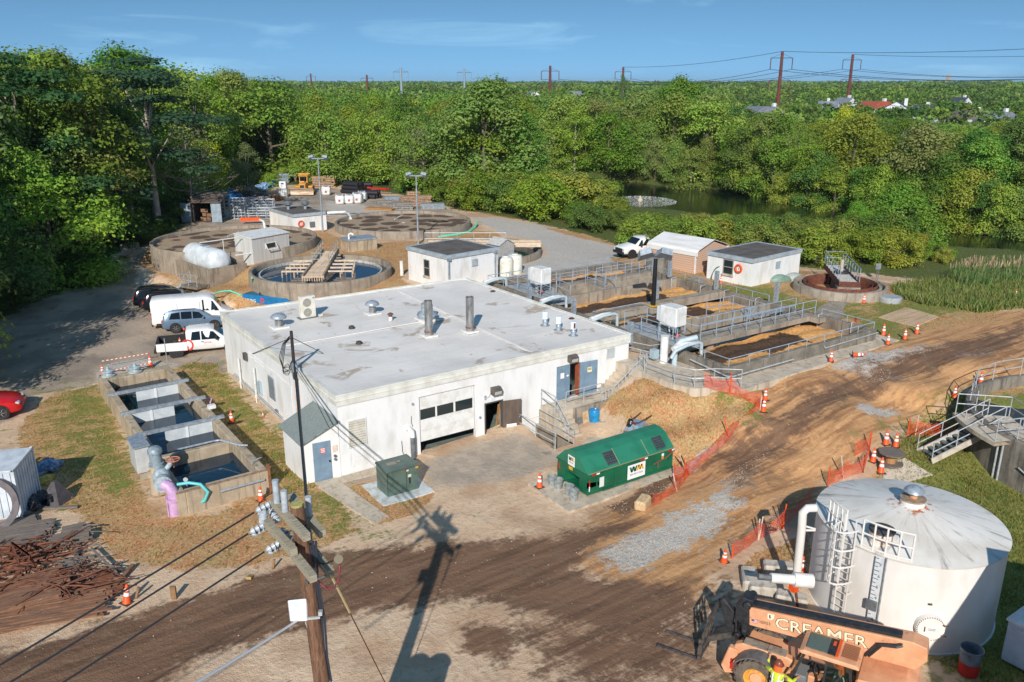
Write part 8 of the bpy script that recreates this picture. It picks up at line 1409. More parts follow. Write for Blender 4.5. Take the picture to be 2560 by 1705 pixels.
# ------------------------------------------------------------------ back lot
def hb(c,x,y): return T(c,x,y,0,2.3)
p=hb('h',500,738); sc_=thing('store_container','open shipping container with grey doors and a brown lean-to roof','container',p,-YAW); m=MB(); W2=1.25
m.box(-W2,0,0,-W2+.06,5,2.4).box(W2-.06,0,0,W2,5,2.4).box(-W2+.06,4.94,0,W2-.06,5,2.4).box(-W2+.06,0,2.34,W2-.06,4.94,2.4).box(-W2+.06,0,0,W2-.06,4.94,.1); m.obj('shell',M('container_dark',(96,90,88),(70,66,64),2.),sc_); m=MB(); m.slab([(-1.2,-.3,2.42),(2.5,-.3,2.42),(2.5,4,3.2),(-1.2,4,3.2)],.08); m.obj('roof',M('leanto_brown',(120,98,84),(84,84,76),2.),sc_)
for s in (-1,1): d=MB().box(0,-.05,.05,1.2,0,2.38).obj('door',M('door_grey',(150,166,178),(130,146,158),2.,.5),sc_); d.location=(-W2-1.2 if s<0 else W2,-.05,0)
m=MB(); rr=random.Random(4)
for k in range(10): x=rr.uniform(-1,.6); z=rr.choice((.1,.6,1.1)); m.box(x,.8+rr.uniform(0,.5),z,x+.45,1.4,z+.4)
m.obj('stored_boxes',M('carton',(140,104,76),(104,80,62),3.),sc_)
SCF=M('scaffold_white',(206,212,216),(170,178,186),4.,.4,.2)
def frames(label,c,x,y,nx,nz,w,h,seed):
    p=hb(c,x,y); t=thing('scaffold_frames',label,'scaffold frames',p,-YAW,'stacked scaffold frames in the back lot'); m=MB(); rr=random.Random(seed)
    for k in range(nx):
        y0=k*.18; t0=rr.uniform(-.08,.08)
        for q in range(nz+1): z=h*q/nz; m.beam((-w/2+t0,y0,z),(w/2+t0,y0+rr.uniform(-.1,.1),z+rr.uniform(-.05,.05)),.05)
        for q in range(5): xx=-w/2+w*q/4; m.beam((xx+t0,y0,0),(xx+t0,y0,h),.05)
    m.obj('frames',SCF,t); return t
frames('tall rack of pale scaffold frames right of the open container','h',775,690,3,5,2.2,2.3,1); frames('rack of pale scaffold frames in the middle of the junk row','h',915,695,4,7,1.8,2.6,2); frames('low heap of white scaffold frames left of the back blockhouse','h',1150,690,7,4,4.4,1.3,3); frames('white scaffold frames stacked behind the low heap','h',1180,600,6,4,3.6,1.5,4); frames('pale scaffold frames lying by the wood heap','h',1230,560,4,3,1.2,1.4,5)
heap('blue_tarp','bright blue tarpaulin heap behind the scaffold frames','tarp','h',[(650,500),(720,470),(780,440)],1.9,M('tarp_bright',(40,140,200),(24,96,160),2.,.45),1.2,7); heap('blue_tarp','blue sheeting heap between the container and scaffold','tarp','h',[(820,520),(870,500)],1.6,M('tarp_bright',(1,1,1)),1.2,8); heap('blue_pipes','tangle of blue fittings below the trees beside the pallets','pipes','h',[(1200,330),(1260,320),(1320,310)],1.5,M('tarp_mid',(60,120,180),(180,196,206),5.,.5,lo=.5,hi=.56),.9,9)
heap('debris_heap','heap of dark rubble and orange plastic behind the scaffold frames','debris','h',[(900,470),(980,450),(1050,470),(1120,480)],1.5,M('debris',(84,76,72),(206,96,60),5.,.8,lo=.6,hi=.64,c3=(190,184,176),s3=9,l3=.6,h3=.64),1.1,10); heap('debris_heap','heap of pale and orange rubble nearest the trees','debris','h',[(950,420),(1030,410),(1090,420)],1.4,M('debris2',(178,150,128),(216,110,70),5.,.8,lo=.56,hi=.6,c3=(80,74,72),s3=9,l3=.58,h3=.64),1.3,11); heap('wood_heap','heap of broken orange brown timber by the lot','wood heap','h',[(1230,500),(1300,480),(1350,470)],1.3,M('woodheap',(176,126,84),(104,76,58),5.,.85),.9,12)
tangle('tangle of pale rods and frames in the back lot debris','h',[(980,560),(1060,540),(900,440),(1120,430)],70,2.6,9,SCF,1.2); tangle('dark pipes tangled in the back lot debris','h',[(820,560),(1000,500),(1150,480)],50,3,10,M('pipe_black',(38,36,40)),1.)
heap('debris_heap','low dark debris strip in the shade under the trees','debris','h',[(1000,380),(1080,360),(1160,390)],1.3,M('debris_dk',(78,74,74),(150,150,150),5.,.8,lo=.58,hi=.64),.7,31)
def pallets(label,c,x,y,n,w,l,mat,h=.16,rz=0,seed=0):
    p=hb(c,x,y); t=thing('board_stack',label,'board stack',p,-YAW+rz); m=MB(); rr=random.Random(seed)
    for k in range(n):
        dx,dy=rr.uniform(-.12,.12),rr.uniform(-.1,.1); m.box(-w/2+dx,dy,k*h,w/2+dx,l+dy,k*h+h*.72)
        for q in (-.4,0,.4): m.box(q*w-.06+dx,dy+.02,k*h-h*.28,q*w+.06+dx,l+dy-.02,k*h)
    m.obj('boards',mat,t); return t
PALW=M('pallet_wood',(182,148,118),(140,116,98),4.,.85); PALG=M('pallet_grey',(150,146,140),(118,114,110),4.,.8)
pallets('stack of pale blue grey boards left of the bulldozer','h',1410,270,7,3.2,1.5,M('board_blue',(150,166,180),(120,132,146),3.),.22,0,1); pallets('stack of brown timber right of the bulldozer','h',1925,325,7,3.6,1.6,PALW,.26,.05,2); pallets('pile of wooden pallets by the pipes at the lot edge','C2',500,1345,6,4.2,1.6,PALW,.22,.25,3); pallets('low pile of wooden pallets in front of the tall pallet pile','C2',410,1370,4,2.8,1.3,PALG,.22,.1,4); pallets('pile of orange brown boards on top of the lot edge','C2',480,1285,3,2.0,1.3,PALW,.25,.2,5); pallets('pile of silver metal sheets at the lot edge','C2',360,1310,4,2.8,1.2,GALV,.14,.2,6); pallets('pile of silver sheets nearest the filter bed','C2',610,1365,5,3.2,1.4,GALV,.14,.15,7); pallets('scattered orange planks in front of the bulk bags','C2',250,1375,2,4.0,1.6,M('plank',(1,1,1)),.14,-.3,8); pallets('small stack of dark planks beside the red pipe','C2',300,1340,3,2.2,1.1,PALG,.2,.3,9)
pallets('dark bundle of boards between bulldozer and trees','h',1530,250,4,2.2,1.2,M('timber_stack_grey',(1,1,1)),.3,.1,10)
PIP=M('pipe_black',(38,36,40),(58,52,52),3.,.5)
def pipes(label,c,a,b,nw,nh,r,mat,z0=0.):
    A=Vector(T(c,*a,0,2.3));B=Vector(T(c,*b,0,2.3)); d=B-A; t=thing('pipe_stack',label,'pipes',tuple(A)); s=Vector((-d.y,d.x,0)).normalized()
    for j in range(nh):
        for i in range(nw-j): m=MB(); o=s*((i+j*.5)*2*r)+Vector((0,0,z0+r+j*1.75*r)); L=1+.06*((i*7+j*3)%5-2)/2; n=Vector(d).normalized(); m.path([tuple(o),tuple(o+d*L)],r,12); m.cyl(tuple(o+d*L-n*.3),tuple(o+d*L+n*.02),r*1.12); k=m.obj('pipe',mat,t,50); m=MB(); m.cyl(tuple(o+d*L+n*.025),tuple(o+d*L+n*.03),r*.85); m.obj('pipe_mouth',DK,k)
pipes('large stack of black plastic pipes at the back of the lot','C2',(10,1260),(110,1268),5,3,.3,PIP); pipes('black plastic pipes lying in front of the large pipe stack','C2',(90,1295),(240,1300),4,2,.3,PIP); pipes('rear black plastic pipes stacked by the bushes','C2',(60,1240),(200,1240),4,2,.3,PIP); pipes('thin red pipes lying on top by the black pipes','C2',(180,1262),(315,1275),2,1,.13,RED,.7)
BAG=M('bulk_bag',(226,226,224),(198,198,200),4.,.7)
bg_=None
for i,(c,x,y,l) in enumerate((('h',2115,525,'left bulk bag in the front row at the back lot'),('h',2228,520,'second bulk bag in the front row at the back lot'),('h',2320,512,'third bulk bag in the front row at the back lot'),('C2',110,1330,'right bulk bag of the front row nearest the pallets'),('h',1955,418,'single bulk bag standing alone beside the brown timber'),('C2',140,1312,'bulk bag behind the right end of the front row'))):
    p=hb(c,x,y)
    if bg_ is None:
        bg_=thing('bulk_bag',l,'bag',p,-YAW,'white bulk bags in the back lot'); MB().box(-.62,0,0,.62,1.15,1.25).obj('bag',BAG,bg_,60,bevel=.17); m=MB()
        for s in (-1,1): m.path([(s*.45,.1,1.2),(s*.5,.3,1.42),(s*.45,.9,1.2)],.04,5)
        m.obj('lifting_loops',BAG,bg_); MB().box(-.12,-.14,.45,.12,-.1,.7).obj('print_mark',M('print_red',(190,80,70),None),bg_); MB().lathe([(.0,1.24),(.5,1.22),(.56,1.28),(.4,1.36),(0,1.34)],12,(0,.55,0)).obj('fill_top',M('bag_top',(120,124,130),(190,190,190),5.),bg_)
    else: dup(bg_,p,-YAW+RD.uniform(-.2,.2),l,scale=RD.uniform(.95,1.1))
p=hb('h',1450,440); t=thing('liquid_tote','caged white liquid tote with a second white box on top','tote',p,-YAW); MB().box(-.55,0,.15,.55,1.1,1.1).obj('bottle',WHP,t,bevel=.05); m=MB()
for z in (.1,.4,.7,1.0,1.2): m.beam((-.6,-.04,z),(.6,-.04,z),.04)
for x in (-.6,-.3,0,.3,.6): m.beam((x,-.04,.05),(x,-.04,1.2),.04)
m.obj('cage',SCF,t); MB().box(-.5,.1,1.25,.5,1.0,2.3).obj('upper_box',WHP,t,bevel=.03); MB().box(-.2,.09,1.9,.2,.099,2.1).obj('mark',M('flag_blue',(1,1,1)),t)
heap('gravel_heap','conical heap of grey gravel at the back of the lot','gravel heap','h',[(1960,205),(2000,200)],2.2,M('gravel_heap_mat',(150,150,150),(112,112,114),6.,.9,bump=.08,bscale=12),1.6,14,n=7)
heap('plastic_sheet','white plastic sheeting heap right of the gravel heap','tarp','h',[(2180,245),(2220,240)],1.6,M('sheet_white',(226,226,224),(186,186,186),4.),.5,15); heap('plastic_sheet','blue grey sheeting lying in front of the gravel heap','tarp','h',[(2060,275)],1.6,M('sheet_blue',(150,170,190),(120,140,160),4.),.3,16)
a=hb('h',950,758);b=hb('h',1190,752); o=MB().beam((a[0],a[1],a[2]+.6),(b[0],b[1],b[2]+.6),.3,.4).obj('orange_barrier',ORG); tag(o,'long bright orange barrier beam behind the left filter bed','barrier')
a=hb('h',1975,650);b=hb('h',2190,648); m=MB(); m.path([(a[0],a[1],a[2]+.3),(b[0],b[1],b[2]+.4),G('h',2225,640,3.6),G('h',2245,690,3.3)],.17,8); o=m.obj('white_pipe',WHP,None,60); tag(o,'white pipe running from the back blockhouse to the second filter bed','pipe')
for i,(x,y,l) in enumerate(((745,400,'pale concrete block nearest along the shaded road edge'),(800,365,'pale concrete block in the middle along the shaded road edge'),(850,330,'grey block farthest along the shaded road edge'))):
    p=T('C4',x,y); o=MB().box(-.9,-.4,0,.9,.4,.75).obj('concrete_block',BLKC,None,bevel=.05,loc=p,rz=rad(60)-YAW); tag(o,l,'concrete block','concrete blocks along the left road edge')
# ------------------------------------------------------------------ trees
def leaf_mat(name,stuff=False):
    t=NT(name); oi=t.node('ShaderNodeObjectInfo'); base=oi.outputs['Color']
    if stuff: q=t.node('ShaderNodeAttribute'); q.attribute_name='tint'; base=q.outputs['Color']
    n=t.noise(.55,3,.6); n2=t.noise(2.6,3,.6); hs=t.node('ShaderNodeHueSaturation'); t.link(base,hs.inputs['Color']); t.link(t.ramp(n2,.3,.7,.74,1.18),hs.inputs['Value']); t.link(t.ramp(n,.3,.7,.492,.53),hs.inputs['Hue']); c=hs.outputs[0]
    tr=t.node('ShaderNodeBsdfTranslucent'); t.link(c,tr.inputs['Color']); mx=t.node('ShaderNodeMixShader'); mx.inputs[0].default_value=.38; t.link(t.b.outputs[0],mx.inputs[1]); t.link(tr.outputs[0],mx.inputs[2]); t.link(mx.outputs[0],t.n['Material Output'].inputs['Surface']); return t.out(c,.6,0,.25)
LEAF=leaf_mat('foliage'); LEAFS=leaf_mat('far_foliage',True); BARK=M('bark',(120,108,92),(86,74,62),3.,.9,stretch=(4,4,.6)); BARKP=M('bark_pale',(176,166,152),(134,122,108),3.,.9,stretch=(4,4,.6))
def cards(C,Nr,S,rs,asp=.62):      # centre, facing direction, size -> quads
    n=len(C); nr=Nr+rs.normal(0,.4,(n,3)); nr/=np.linalg.norm(nr,axis=1)[:,None]; a=np.cross(nr,rs.normal(0,1,(n,3))); a/=np.linalg.norm(a,axis=1)[:,None]; b=np.cross(nr,a); S=S[:,None]
    V=np.stack([C+a*S,C+b*S*asp+nr*S*.12,C-a*S,C-b*S*asp+nr*S*.12],1); return V.reshape(-1,3)
def quads(name,V,mat,tint=None):
    n=len(V)//4; me=bpy.data.meshes.new(name); me.vertices.add(4*n); me.vertices.foreach_set('co',V.astype(np.float32).ravel()); me.loops.add(4*n); me.loops.foreach_set('vertex_index',np.arange(4*n,dtype=np.int32)); me.polygons.add(n); me.polygons.foreach_set('loop_start',np.arange(0,4*n,4,dtype=np.int32)); me.update(calc_edges=True); me.materials.append(mat)
    if tint is not None:
        a=me.attributes.new('tint','FLOAT_COLOR','FACE'); a.data.foreach_set('color',tint.astype(np.float32).ravel())
    return me
def crown(seed,h0,h1,R,K,n,s,flat=.8,cone=0.,gap=0.):
    rs=np.random.RandomState(seed); Cs=[];Ns=[];Ss=[]; cl=[]
    for k in range(K):
        z=rs.uniform(0,1)**.85; ang=k*2.4+rs.uniform(-.4,.4); prof=math.sqrt(max(.03,1-(1.9*z-.8)**2)) if not cone else (1-z)*.95+.08
        r=R*prof*math.sqrt(rs.uniform(.1,1)); c=np.array([r*math.cos(ang),r*math.sin(ang),h0+(h1-h0)*z]); rad_=R*rs.uniform(.2,.42)*(1-.45*z*(1 if cone else .35)); cl.append((c,rad_))
        m=int(n*rad_**2/(R*.35)**2); d=rs.normal(0,1,(m,3)); d/=np.linalg.norm(d,axis=1)[:,None]; d[:,2]=np.where(d[:,2]<-.55,-d[:,2]*.6,d[:,2]); q=rs.uniform(.45,1.18,(m,1)); p=c+d*rad_*q*np.array([1.12,1.12,flat]); Cs.append(p); Ns.append(d+np.array([0,0,.55])); Ss.append(rs.uniform(.6,1.25,m)*s)
    return cards(np.concatenate(Cs),np.concatenate(Ns),np.concatenate(Ss),rs),cl
def trunk_mesh(seed,h1,cl,r,mat,lean=.3,nb=7):
    rr=random.Random(seed); m=MB(); top=(rr.uniform(-lean,lean),rr.uniform(-lean,lean),h1*.82); m.path([(0,0,-.6),(top[0]*.3,top[1]*.3,h1*.3),top],r,8,r1=r*.2)
    for c,q in rr.sample(cl,min(nb,len(cl))):
        z=max(h1*.18,c[2]*rr.uniform(.45,.75)); t=z/top[2]; b=(top[0]*t,top[1]*t,z); mid=((b[0]+c[0])/2+.1,(b[1]+c[1])/2,(z+c[2])/2-.1*q); m.path([b,mid,tuple(c)],r*.45*(1-.5*t),6,r1=r*.08)
    return m.mesh('trunk',mat,60)
PROT={}
def proto(kind,seed,h,R,K,n,s,h0=.22,flat=.8,cone=0.,bark=BARK,r=.28):
    V,cl=crown(seed,h*h0,h*.95,R,K,n,s,flat,cone); PROT.setdefault(kind,[]).append((quads('crown',V,LEAF),trunk_mesh(seed,h,cl,r,bark),h))
for i,sd_ in enumerate((3,8,15,21)): proto('broad',sd_,13,4.6,50,400,.16,.08,.98)
for sd_ in (31,32): proto('tall',sd_,17,3.6,46,360,.165,.15,1.05)
for sd_ in (41,42): proto('pine',sd_,16,4.6,34,380,.16,.2,.42,0,BARKP)
for sd_ in (51,52,53): proto('bush',sd_,4,2.6,20,420,.12,.04,.95,0,BARK,.09)
for sd_ in (61,62): proto('loose',sd_,14,4.2,42,250,.16,.13,.85,0,BARKP,.24)
for sd_ in (71,72): proto('low',sd_,9,4.4,40,400,.15,.01,.95)
rs_=random.Random(77)
GREENS=[(142,166,62),(154,176,66),(122,152,60),(164,182,74),(144,170,74),(168,180,80),(114,144,62),(150,164,88)]
TREEC=[0]
def tree(kind,x,y,h,label,group,col=None,z=None,wid=None,name=None,cat='tree'):
    P=PROT[kind]; cm,tm,hh=P[rs_.randrange(len(P))]; nm=name or {'pine':'pine_tree','bush':'bush'}.get(kind,'broadleaf_tree'); zz=H(x,y) if z is None else z; s=h/hh; w=(wid or rs_.uniform(.85,1.15))*s
    t=thing(nm,label,cat,(x,y,zz-.1),rs_.uniform(0,6.28),group); t.scale=(w,w,s); c=col or rs_.choice(GREENS); c=srgb(*[min(255,max(0,q+rs_.randint(-9,9))) for q in c])
    for n,me in (('crown',cm),('trunk',tm)): o=bpy.data.objects.new(n,me); COL.objects.link(o); o.parent=t; o.color=c
    TREEC[0]+=1; return t
SKYL=[(-400,110),(0,112),(45,118),(90,135),(150,118),(200,135),(235,168),(285,125),(340,118),(400,132),(440,150),(490,182),(540,168),(575,158),(650,178),(740,198),(800,212),(900,235),(1000,232),(1100,235),(1200,200),(1260,196),(1330,230),(1500,240),(1640,215),(1700,186),(1755,205),(1800,250),(1900,275),(2000,290),(2150,285),(2250,290),(2400,320),(2560,285),(3000,300)]
def sky_y(px): 
    xs=[p[0] for p in SKYL]; return float(np.interp(px,xs,[p[1] for p in SKYL]))
def cam_xy(d,l): return (CAM[0]+FW[0]*d+RT[0]*l,CAM[1]+FW[1]*d+RT[1]*l)
def px_of(d,l,z):
    dz=z-CAM[2]; c,s=math.cos(PITCH),math.sin(PITCH); dep=d*c-dz*s; return 1280+FOC*l/dep, 852.5-FOC*(d*s+dz*c)/dep
def zmax(d,y): v=(852.5-y)/FOC; c,s=math.cos(PITCH),math.sin(PITCH); return CAM[2]+d*(v*c-s)/(c+v*s)
SP=np.array([p[:2] for p in SITE]); 
def sd1(poly,x,y): return float(sdist(poly,np.array([x]),np.array([y]))[0])
BK=[]
LAB={'left':('broadleaf tree in the dense wood left of the shaded driveway','trees of the wood left of the driveway'),'mid':('broadleaf tree in the wood behind the back lot','trees of the wood behind the back lot'),'pond':('broadleaf tree in the wood on the far side of the pond','trees on the far side of the pond')}
GRV=PT('o',[(1000,470),(1160,500),(1470,572)])
cand=[]; d=60.
while d<205:
    st=5.8+max(0,d-90)*.036; l=-.70*d-8
    while l<.70*d+8:
        dd=d+rs_.uniform(-.35,.35)*st; ll=l+rs_.uniform(-.35,.35)*st; cand.append((dd,ll)); l+=st
    d+=st
for dd,ll in cand:
    x,y=cam_xy(dd,ll); s=sd1(SITE,x,y); p=max(sd1(POND,x,y),sd1(CREEK,x,y))
    if s>-2.2 or p>-1.2: continue
    px,_=px_of(dd,ll,8); left=px<640
    if 330<px<700 and dd<150 and s>-8: continue 
    yb=px_of(dd,ll,1.)[1]; farb=float(np.interp(px,[1000,1120,1290,1440,1560,1750,1960,2200,2400,2560,2800],[415,425,432,452,452,468,498,538,566,586,600])); bank=px>1280 and yb<farb and yb>farb-45
    if (px>1330 and yb>farb) or (1000<px<=1330 and dd<113): continue      # shrub belt on the near side, planted below
    if px<-180 or px>2740: continue
    zone='left' if left else ('mid' if px<1420 else 'pond'); gz=H(x,y); edge=s>-8
    hh=rs_.uniform(10,14) if edge else rs_.uniform(13,19)
    if left: hh=(rs_.uniform(10,14) if edge else rs_.uniform(15,21))+ (2 if dd>90 else 0)
    if zone=='pond' and dd<170: hh=rs_.uniform(10,15)
    top=zmax(dd,sky_y(px)+rs_.choice((2,8,16,30,50))); hh=min(hh,top-gz)
    if hh<5: continue
    k=rs_.random(); kind='broad' if k<.52 else ('tall' if k<.68 else ('loose' if k<.85 else 'low'))
    if (edge and k<.4) or (bank and k<.7): kind='low'
    tree(kind,x,y,hh,*LAB[zone],wid=rs_.uniform(.95,1.25))
for a,b in zip([1300,1430,1560,1750,1960,2200,2400,2560,2700],[1430,1560,1750,1960,2200,2400,2560,2700,2800]):
    for k in range(max(2,int((b-a)/38))):
        px=a+(b-a)*(k+rs_.random()*.7)/max(2,int((b-a)/38)); yb=float(np.interp(px,[1290,1440,1560,1750,1960,2200,2400,2560,2800],[430,452,452,468,498,538,566,586,600]))-rs_.uniform(8,15); p=G('s',px,yb,1.); tree('low',p[0],p[1],rs_.uniform(6,10.5),*LAB['pond'],wid=rs_.uniform(.75,1.))
# landmark trees
def lm(kind,px,ytop,d,label,col=None,wid=None,name=None):
    l=(px-1280)/FOC*(d*math.cos(PITCH)-0); x,y=cam_xy(d,l); z=H(x,y); h=zmax(d,ytop)-z; return tree(kind,x,y,h,label,None,col,z,wid,name)
lm('pine',350,122,96,'tall dark spreading pine rising above the left wood',(76,104,64),1.5); lm('pine',30,110,82,'tall dark tree at the far left skyline',(78,106,58),1.2); lm('broad',150,120,88,'rounded tree top standing up left of the tall pine',(128,146,60)); lm('loose',175,235,88,'tall pale olive birch like tree in front of the left wood',(150,154,84),1.1); lm('low',480,345,122,'bright yellow green tree at the edge of the left wood',(206,212,50),.8); lm('low',395,315,112,'fresh light green tree left of the yellow green one',(156,190,58),.8); lm('loose',595,352,120,'greyish olive tree right of the yellow green one',(136,142,84),.9); lm('low',0,360,76,'bright green leafy tree at the left frame edge',(146,188,66),.8)
lm('tall',1245,193,190,'dark green tree rising above the middle wood',(72,108,54),1.3); lm('broad',1700,186,178,'tall tree standing highest on the right skyline',(136,160,64),1.0); lm('loose',1558,182,230,'sparse tree top in front of a far rust pylon',(120,140,74),.35); lm('low',2130,270,150,'yellow green tree in the wood beyond the pond',(196,212,58),.7)
lm('broad',2290,455,92,'big spreading tree on the near bank right of the small round tank',(138,166,66),1.25); lm('broad',2180,500,88,'rounded green tree on the near bank behind the small round tank',(144,170,68),1.1); lm('broad',2480,330,118,'large dark green tree beyond the pond at the right edge',(104,142,60),1.3); lm('low',2010,530,90,'round bushy tree directly behind the right blockhouse',(132,160,68),1.0)
# bare grey tree
def bare(px,yb,d,h,label):
    l=(px-1280)/FOC*d*math.cos(PITCH); x,y=cam_xy(d,l); rr=random.Random(int(px)); m=MB(); m.path([(0,0,-.5),(.1,0,h*.5),(0,.1,h)],.16,7,r1=.03)
    for k in range(70):
        z=rr.uniform(.2,.95)*h; a=rr.uniform(0,6.3); L=(h-z)*.55+1.2; e=(math.cos(a)*L,math.sin(a)*L,z+L*rr.uniform(.1,.5)); m.path([(0,0,z),(e[0]*.5,e[1]*.5,z+.25*L*.4),e],.05,4,r1=.015)
        for q in range(3): t=rr.uniform(.4,1); b=(e[0]*t,e[1]*t,z+(e[2]-z)*t); m.cyl(b,(b[0]+rr.uniform(-1,1),b[1]+rr.uniform(-1,1),b[2]+rr.uniform(.1,1)),.025,.01,4)
    o=m.obj('bare_tree',M('bark_grey',(142,128,116),(112,100,92),3.),None,loc=(x,y,H(x,y))); tag(o,label,'tree')
bare(1050,420,128,9.5,'dead grey leafless tree at the edge of the middle wood'); bare(445,330,100,12,'dead grey leafless tree below the tall pine')
# shrub belt between gravel track and pond, and along the wood's foot
BTOP=[(900,430),(1050,440),(1180,430),(1300,425),(1420,420),(1500,450),(1560,528),(1700,532),(1850,530),(1980,536),(2060,545),(2200,520),(2420,640),(2700,660)]
nb=0; d=76.
while d<130 and nb<170:
    l=-.12*d
    while l<.66*d:
        dd=d+rs_.uniform(-1,1); ll=l+rs_.uniform(-1,1); l+=2.9+.012*d; x,y=cam_xy(dd,ll); s=sd1(SITE,x,y); p=max(sd1(POND,x,y),sd1(CREEK,x,y)); px,_=px_of(dd,ll,4)
        if s>-1.4 or p>-.6 or px<960 or px>2640: continue
        gz=H(x,y); top=zmax(dd,float(np.interp(px,[q[0] for q in BTOP],[q[1] for q in BTOP]))+rs_.choice((0,6,14))); hh=min(rs_.uniform(2.6,4.6)+(2.5 if px<1500 and dd>100 else 0),top-gz)
        if hh<1.1: continue
        tree('bush',x,y,hh,'leafy bush in the thicket between the gravel track and pond','bushes between gravel track and pond',rs_.choice([(142,160,62),(124,148,58),(156,166,70),(116,140,60),(168,172,72)]),wid=rs_.uniform(.9,1.3),cat='bush'); nb+=1
    d+=3.1
EDGE=PT('o',[(-40,745),(0,735),(60,706),(120,680),(170,655),(220,628),(270,602),(320,578),(390,545),(420,520),(450,505),(500,488),(540,475)])
for a,b in zip(EDGE[:-1],EDGE[1:]):
    n=max(2,int(math.hypot(b[0]-a[0],b[1]-a[1])/2.1))
    for i in range(n):
        t=(i+rs_.random())/n; x=a[0]+(b[0]-a[0])*t-1.6-rs_.uniform(0,1.6); y=a[1]+(b[1]-a[1])*t+rs_.uniform(-.4,.6); tree('bush',x,y,rs_.uniform(1.6,3.4),'dark leafy bush at the foot of the wood along the shaded driveway','bushes along the shaded driveway',(92,120,52),wid=rs_.uniform(.8,1.2),cat='bush')
ED2=PT('o',[(600,440),(640,420),(700,415),(760,412),(830,420),(900,432),(960,445),(1010,458)])
for a,b in zip(ED2[:-1],ED2[1:]):
    n=max(2,int(math.hypot(b[0]-a[0],b[1]-a[1])/3))
    for i in range(n):
        t=(i+rs_.random())/n; x=a[0]+(b[0]-a[0])*t+FW[0]*3; y=a[1]+(b[1]-a[1])*t+FW[1]*3; tree('bush',x,y,rs_.uniform(2.2,4.),'leafy bush at the back of the lot below the middle wood','bushes at the back of the lot',cat='bush')
# trees behind the viewer on the left: out of frame, they shade the driveway
for i,(d,l,h) in enumerate(((44,-41,15),(50,-44,16),(57,-47,17),(65,-51,18),(40,-37,13),(52,-52,18),(54,-41,17),(62,-46.5,18),(70,-51,18),(76,-55,18),(47,-38,16))):
    x,y=cam_xy(d,l); tree('broad',x,y,h,'broadleaf tree in the dense wood left of the shaded driveway','trees of the wood left of the driveway',z=0)
# far-off wood, reeds and bank weeds: nobody could count these
rs=np.random.RandomState(9); Cs=[];Ss=[];Tn=[]; d=196.; GR=np.array([srgb(*g)[:3] for g in GREENS])
while d<5200:
    sp=max(6.5,d*.013); n=int((1.5*d+40)/sp); l=-.75*d-20+sp*(np.arange(n)+rs.uniform(-.4,.4,n)); dd=d+rs.uniform(-.4,.4,n)*max(6.5,d*.04); x=CAM[0]+FW[0]*dd+RT[0]*l; y=CAM[1]+FW[1]*dd+RT[1]*l; g=2.6+np.clip((np.hypot(x,y)-350)/2500,0,1)**1.2*14
    hh=rs.uniform(7,16,n); u=l/dd; hh=np.where((u>.16)&(dd<520),hh*.62,hh); px=1280+FOC*u*math.cos(0)/math.cos(PITCH)*.955; cap=np.array([zmax(a,sky_y(b)+4) for a,b in zip(dd,px)]) if d<300 else 1e3+hh; hh=np.minimum(hh,np.maximum(cap-g,4)); k=64 if d<420 else (42 if d<1200 else 24)
    dirs=rs.normal(0,1,(n,k,3)); dirs/=np.linalg.norm(dirs,axis=2)[...,None]; dirs[...,2]=np.abs(dirs[...,2])*1.0-.25; R=np.maximum(hh*.4,sp*.52)*rs.uniform(.7,1.5,n)
    c=np.stack([x,y,g+hh*.58],-1)[:,None,:]+dirs*np.stack([R,R,hh*.42],-1)[:,None,:]*rs.uniform(.75,1.05,(n,k,1)); Cs.append(c.reshape(-1,3)); Ss.append(np.repeat(np.maximum(.85,sp*.13),n*k)*rs.uniform(.7,1.3,n*k)); t=GR[rs.randint(0,len(GR),n)]*rs.uniform(.5,1.1,(n,1))*np.array([[.92,1.,1.]]); Tn.append(np.repeat(np.concatenate([t,np.ones((n,1))],1),k,0)); d*=1.036; d+=1.2
C=np.concatenate(Cs);S=np.concatenate(Ss);Tn=np.concatenate(Tn); cc=rs.normal(0,.4,(len(C),3))+np.array([0,0,.8])
HS=[]
def houses(C):
    keep=np.ones(len(C),bool)
    for hx,hy,r in HS: keep&=np.hypot(C[:,0]-hx,C[:,1]-hy)>r
    return keep
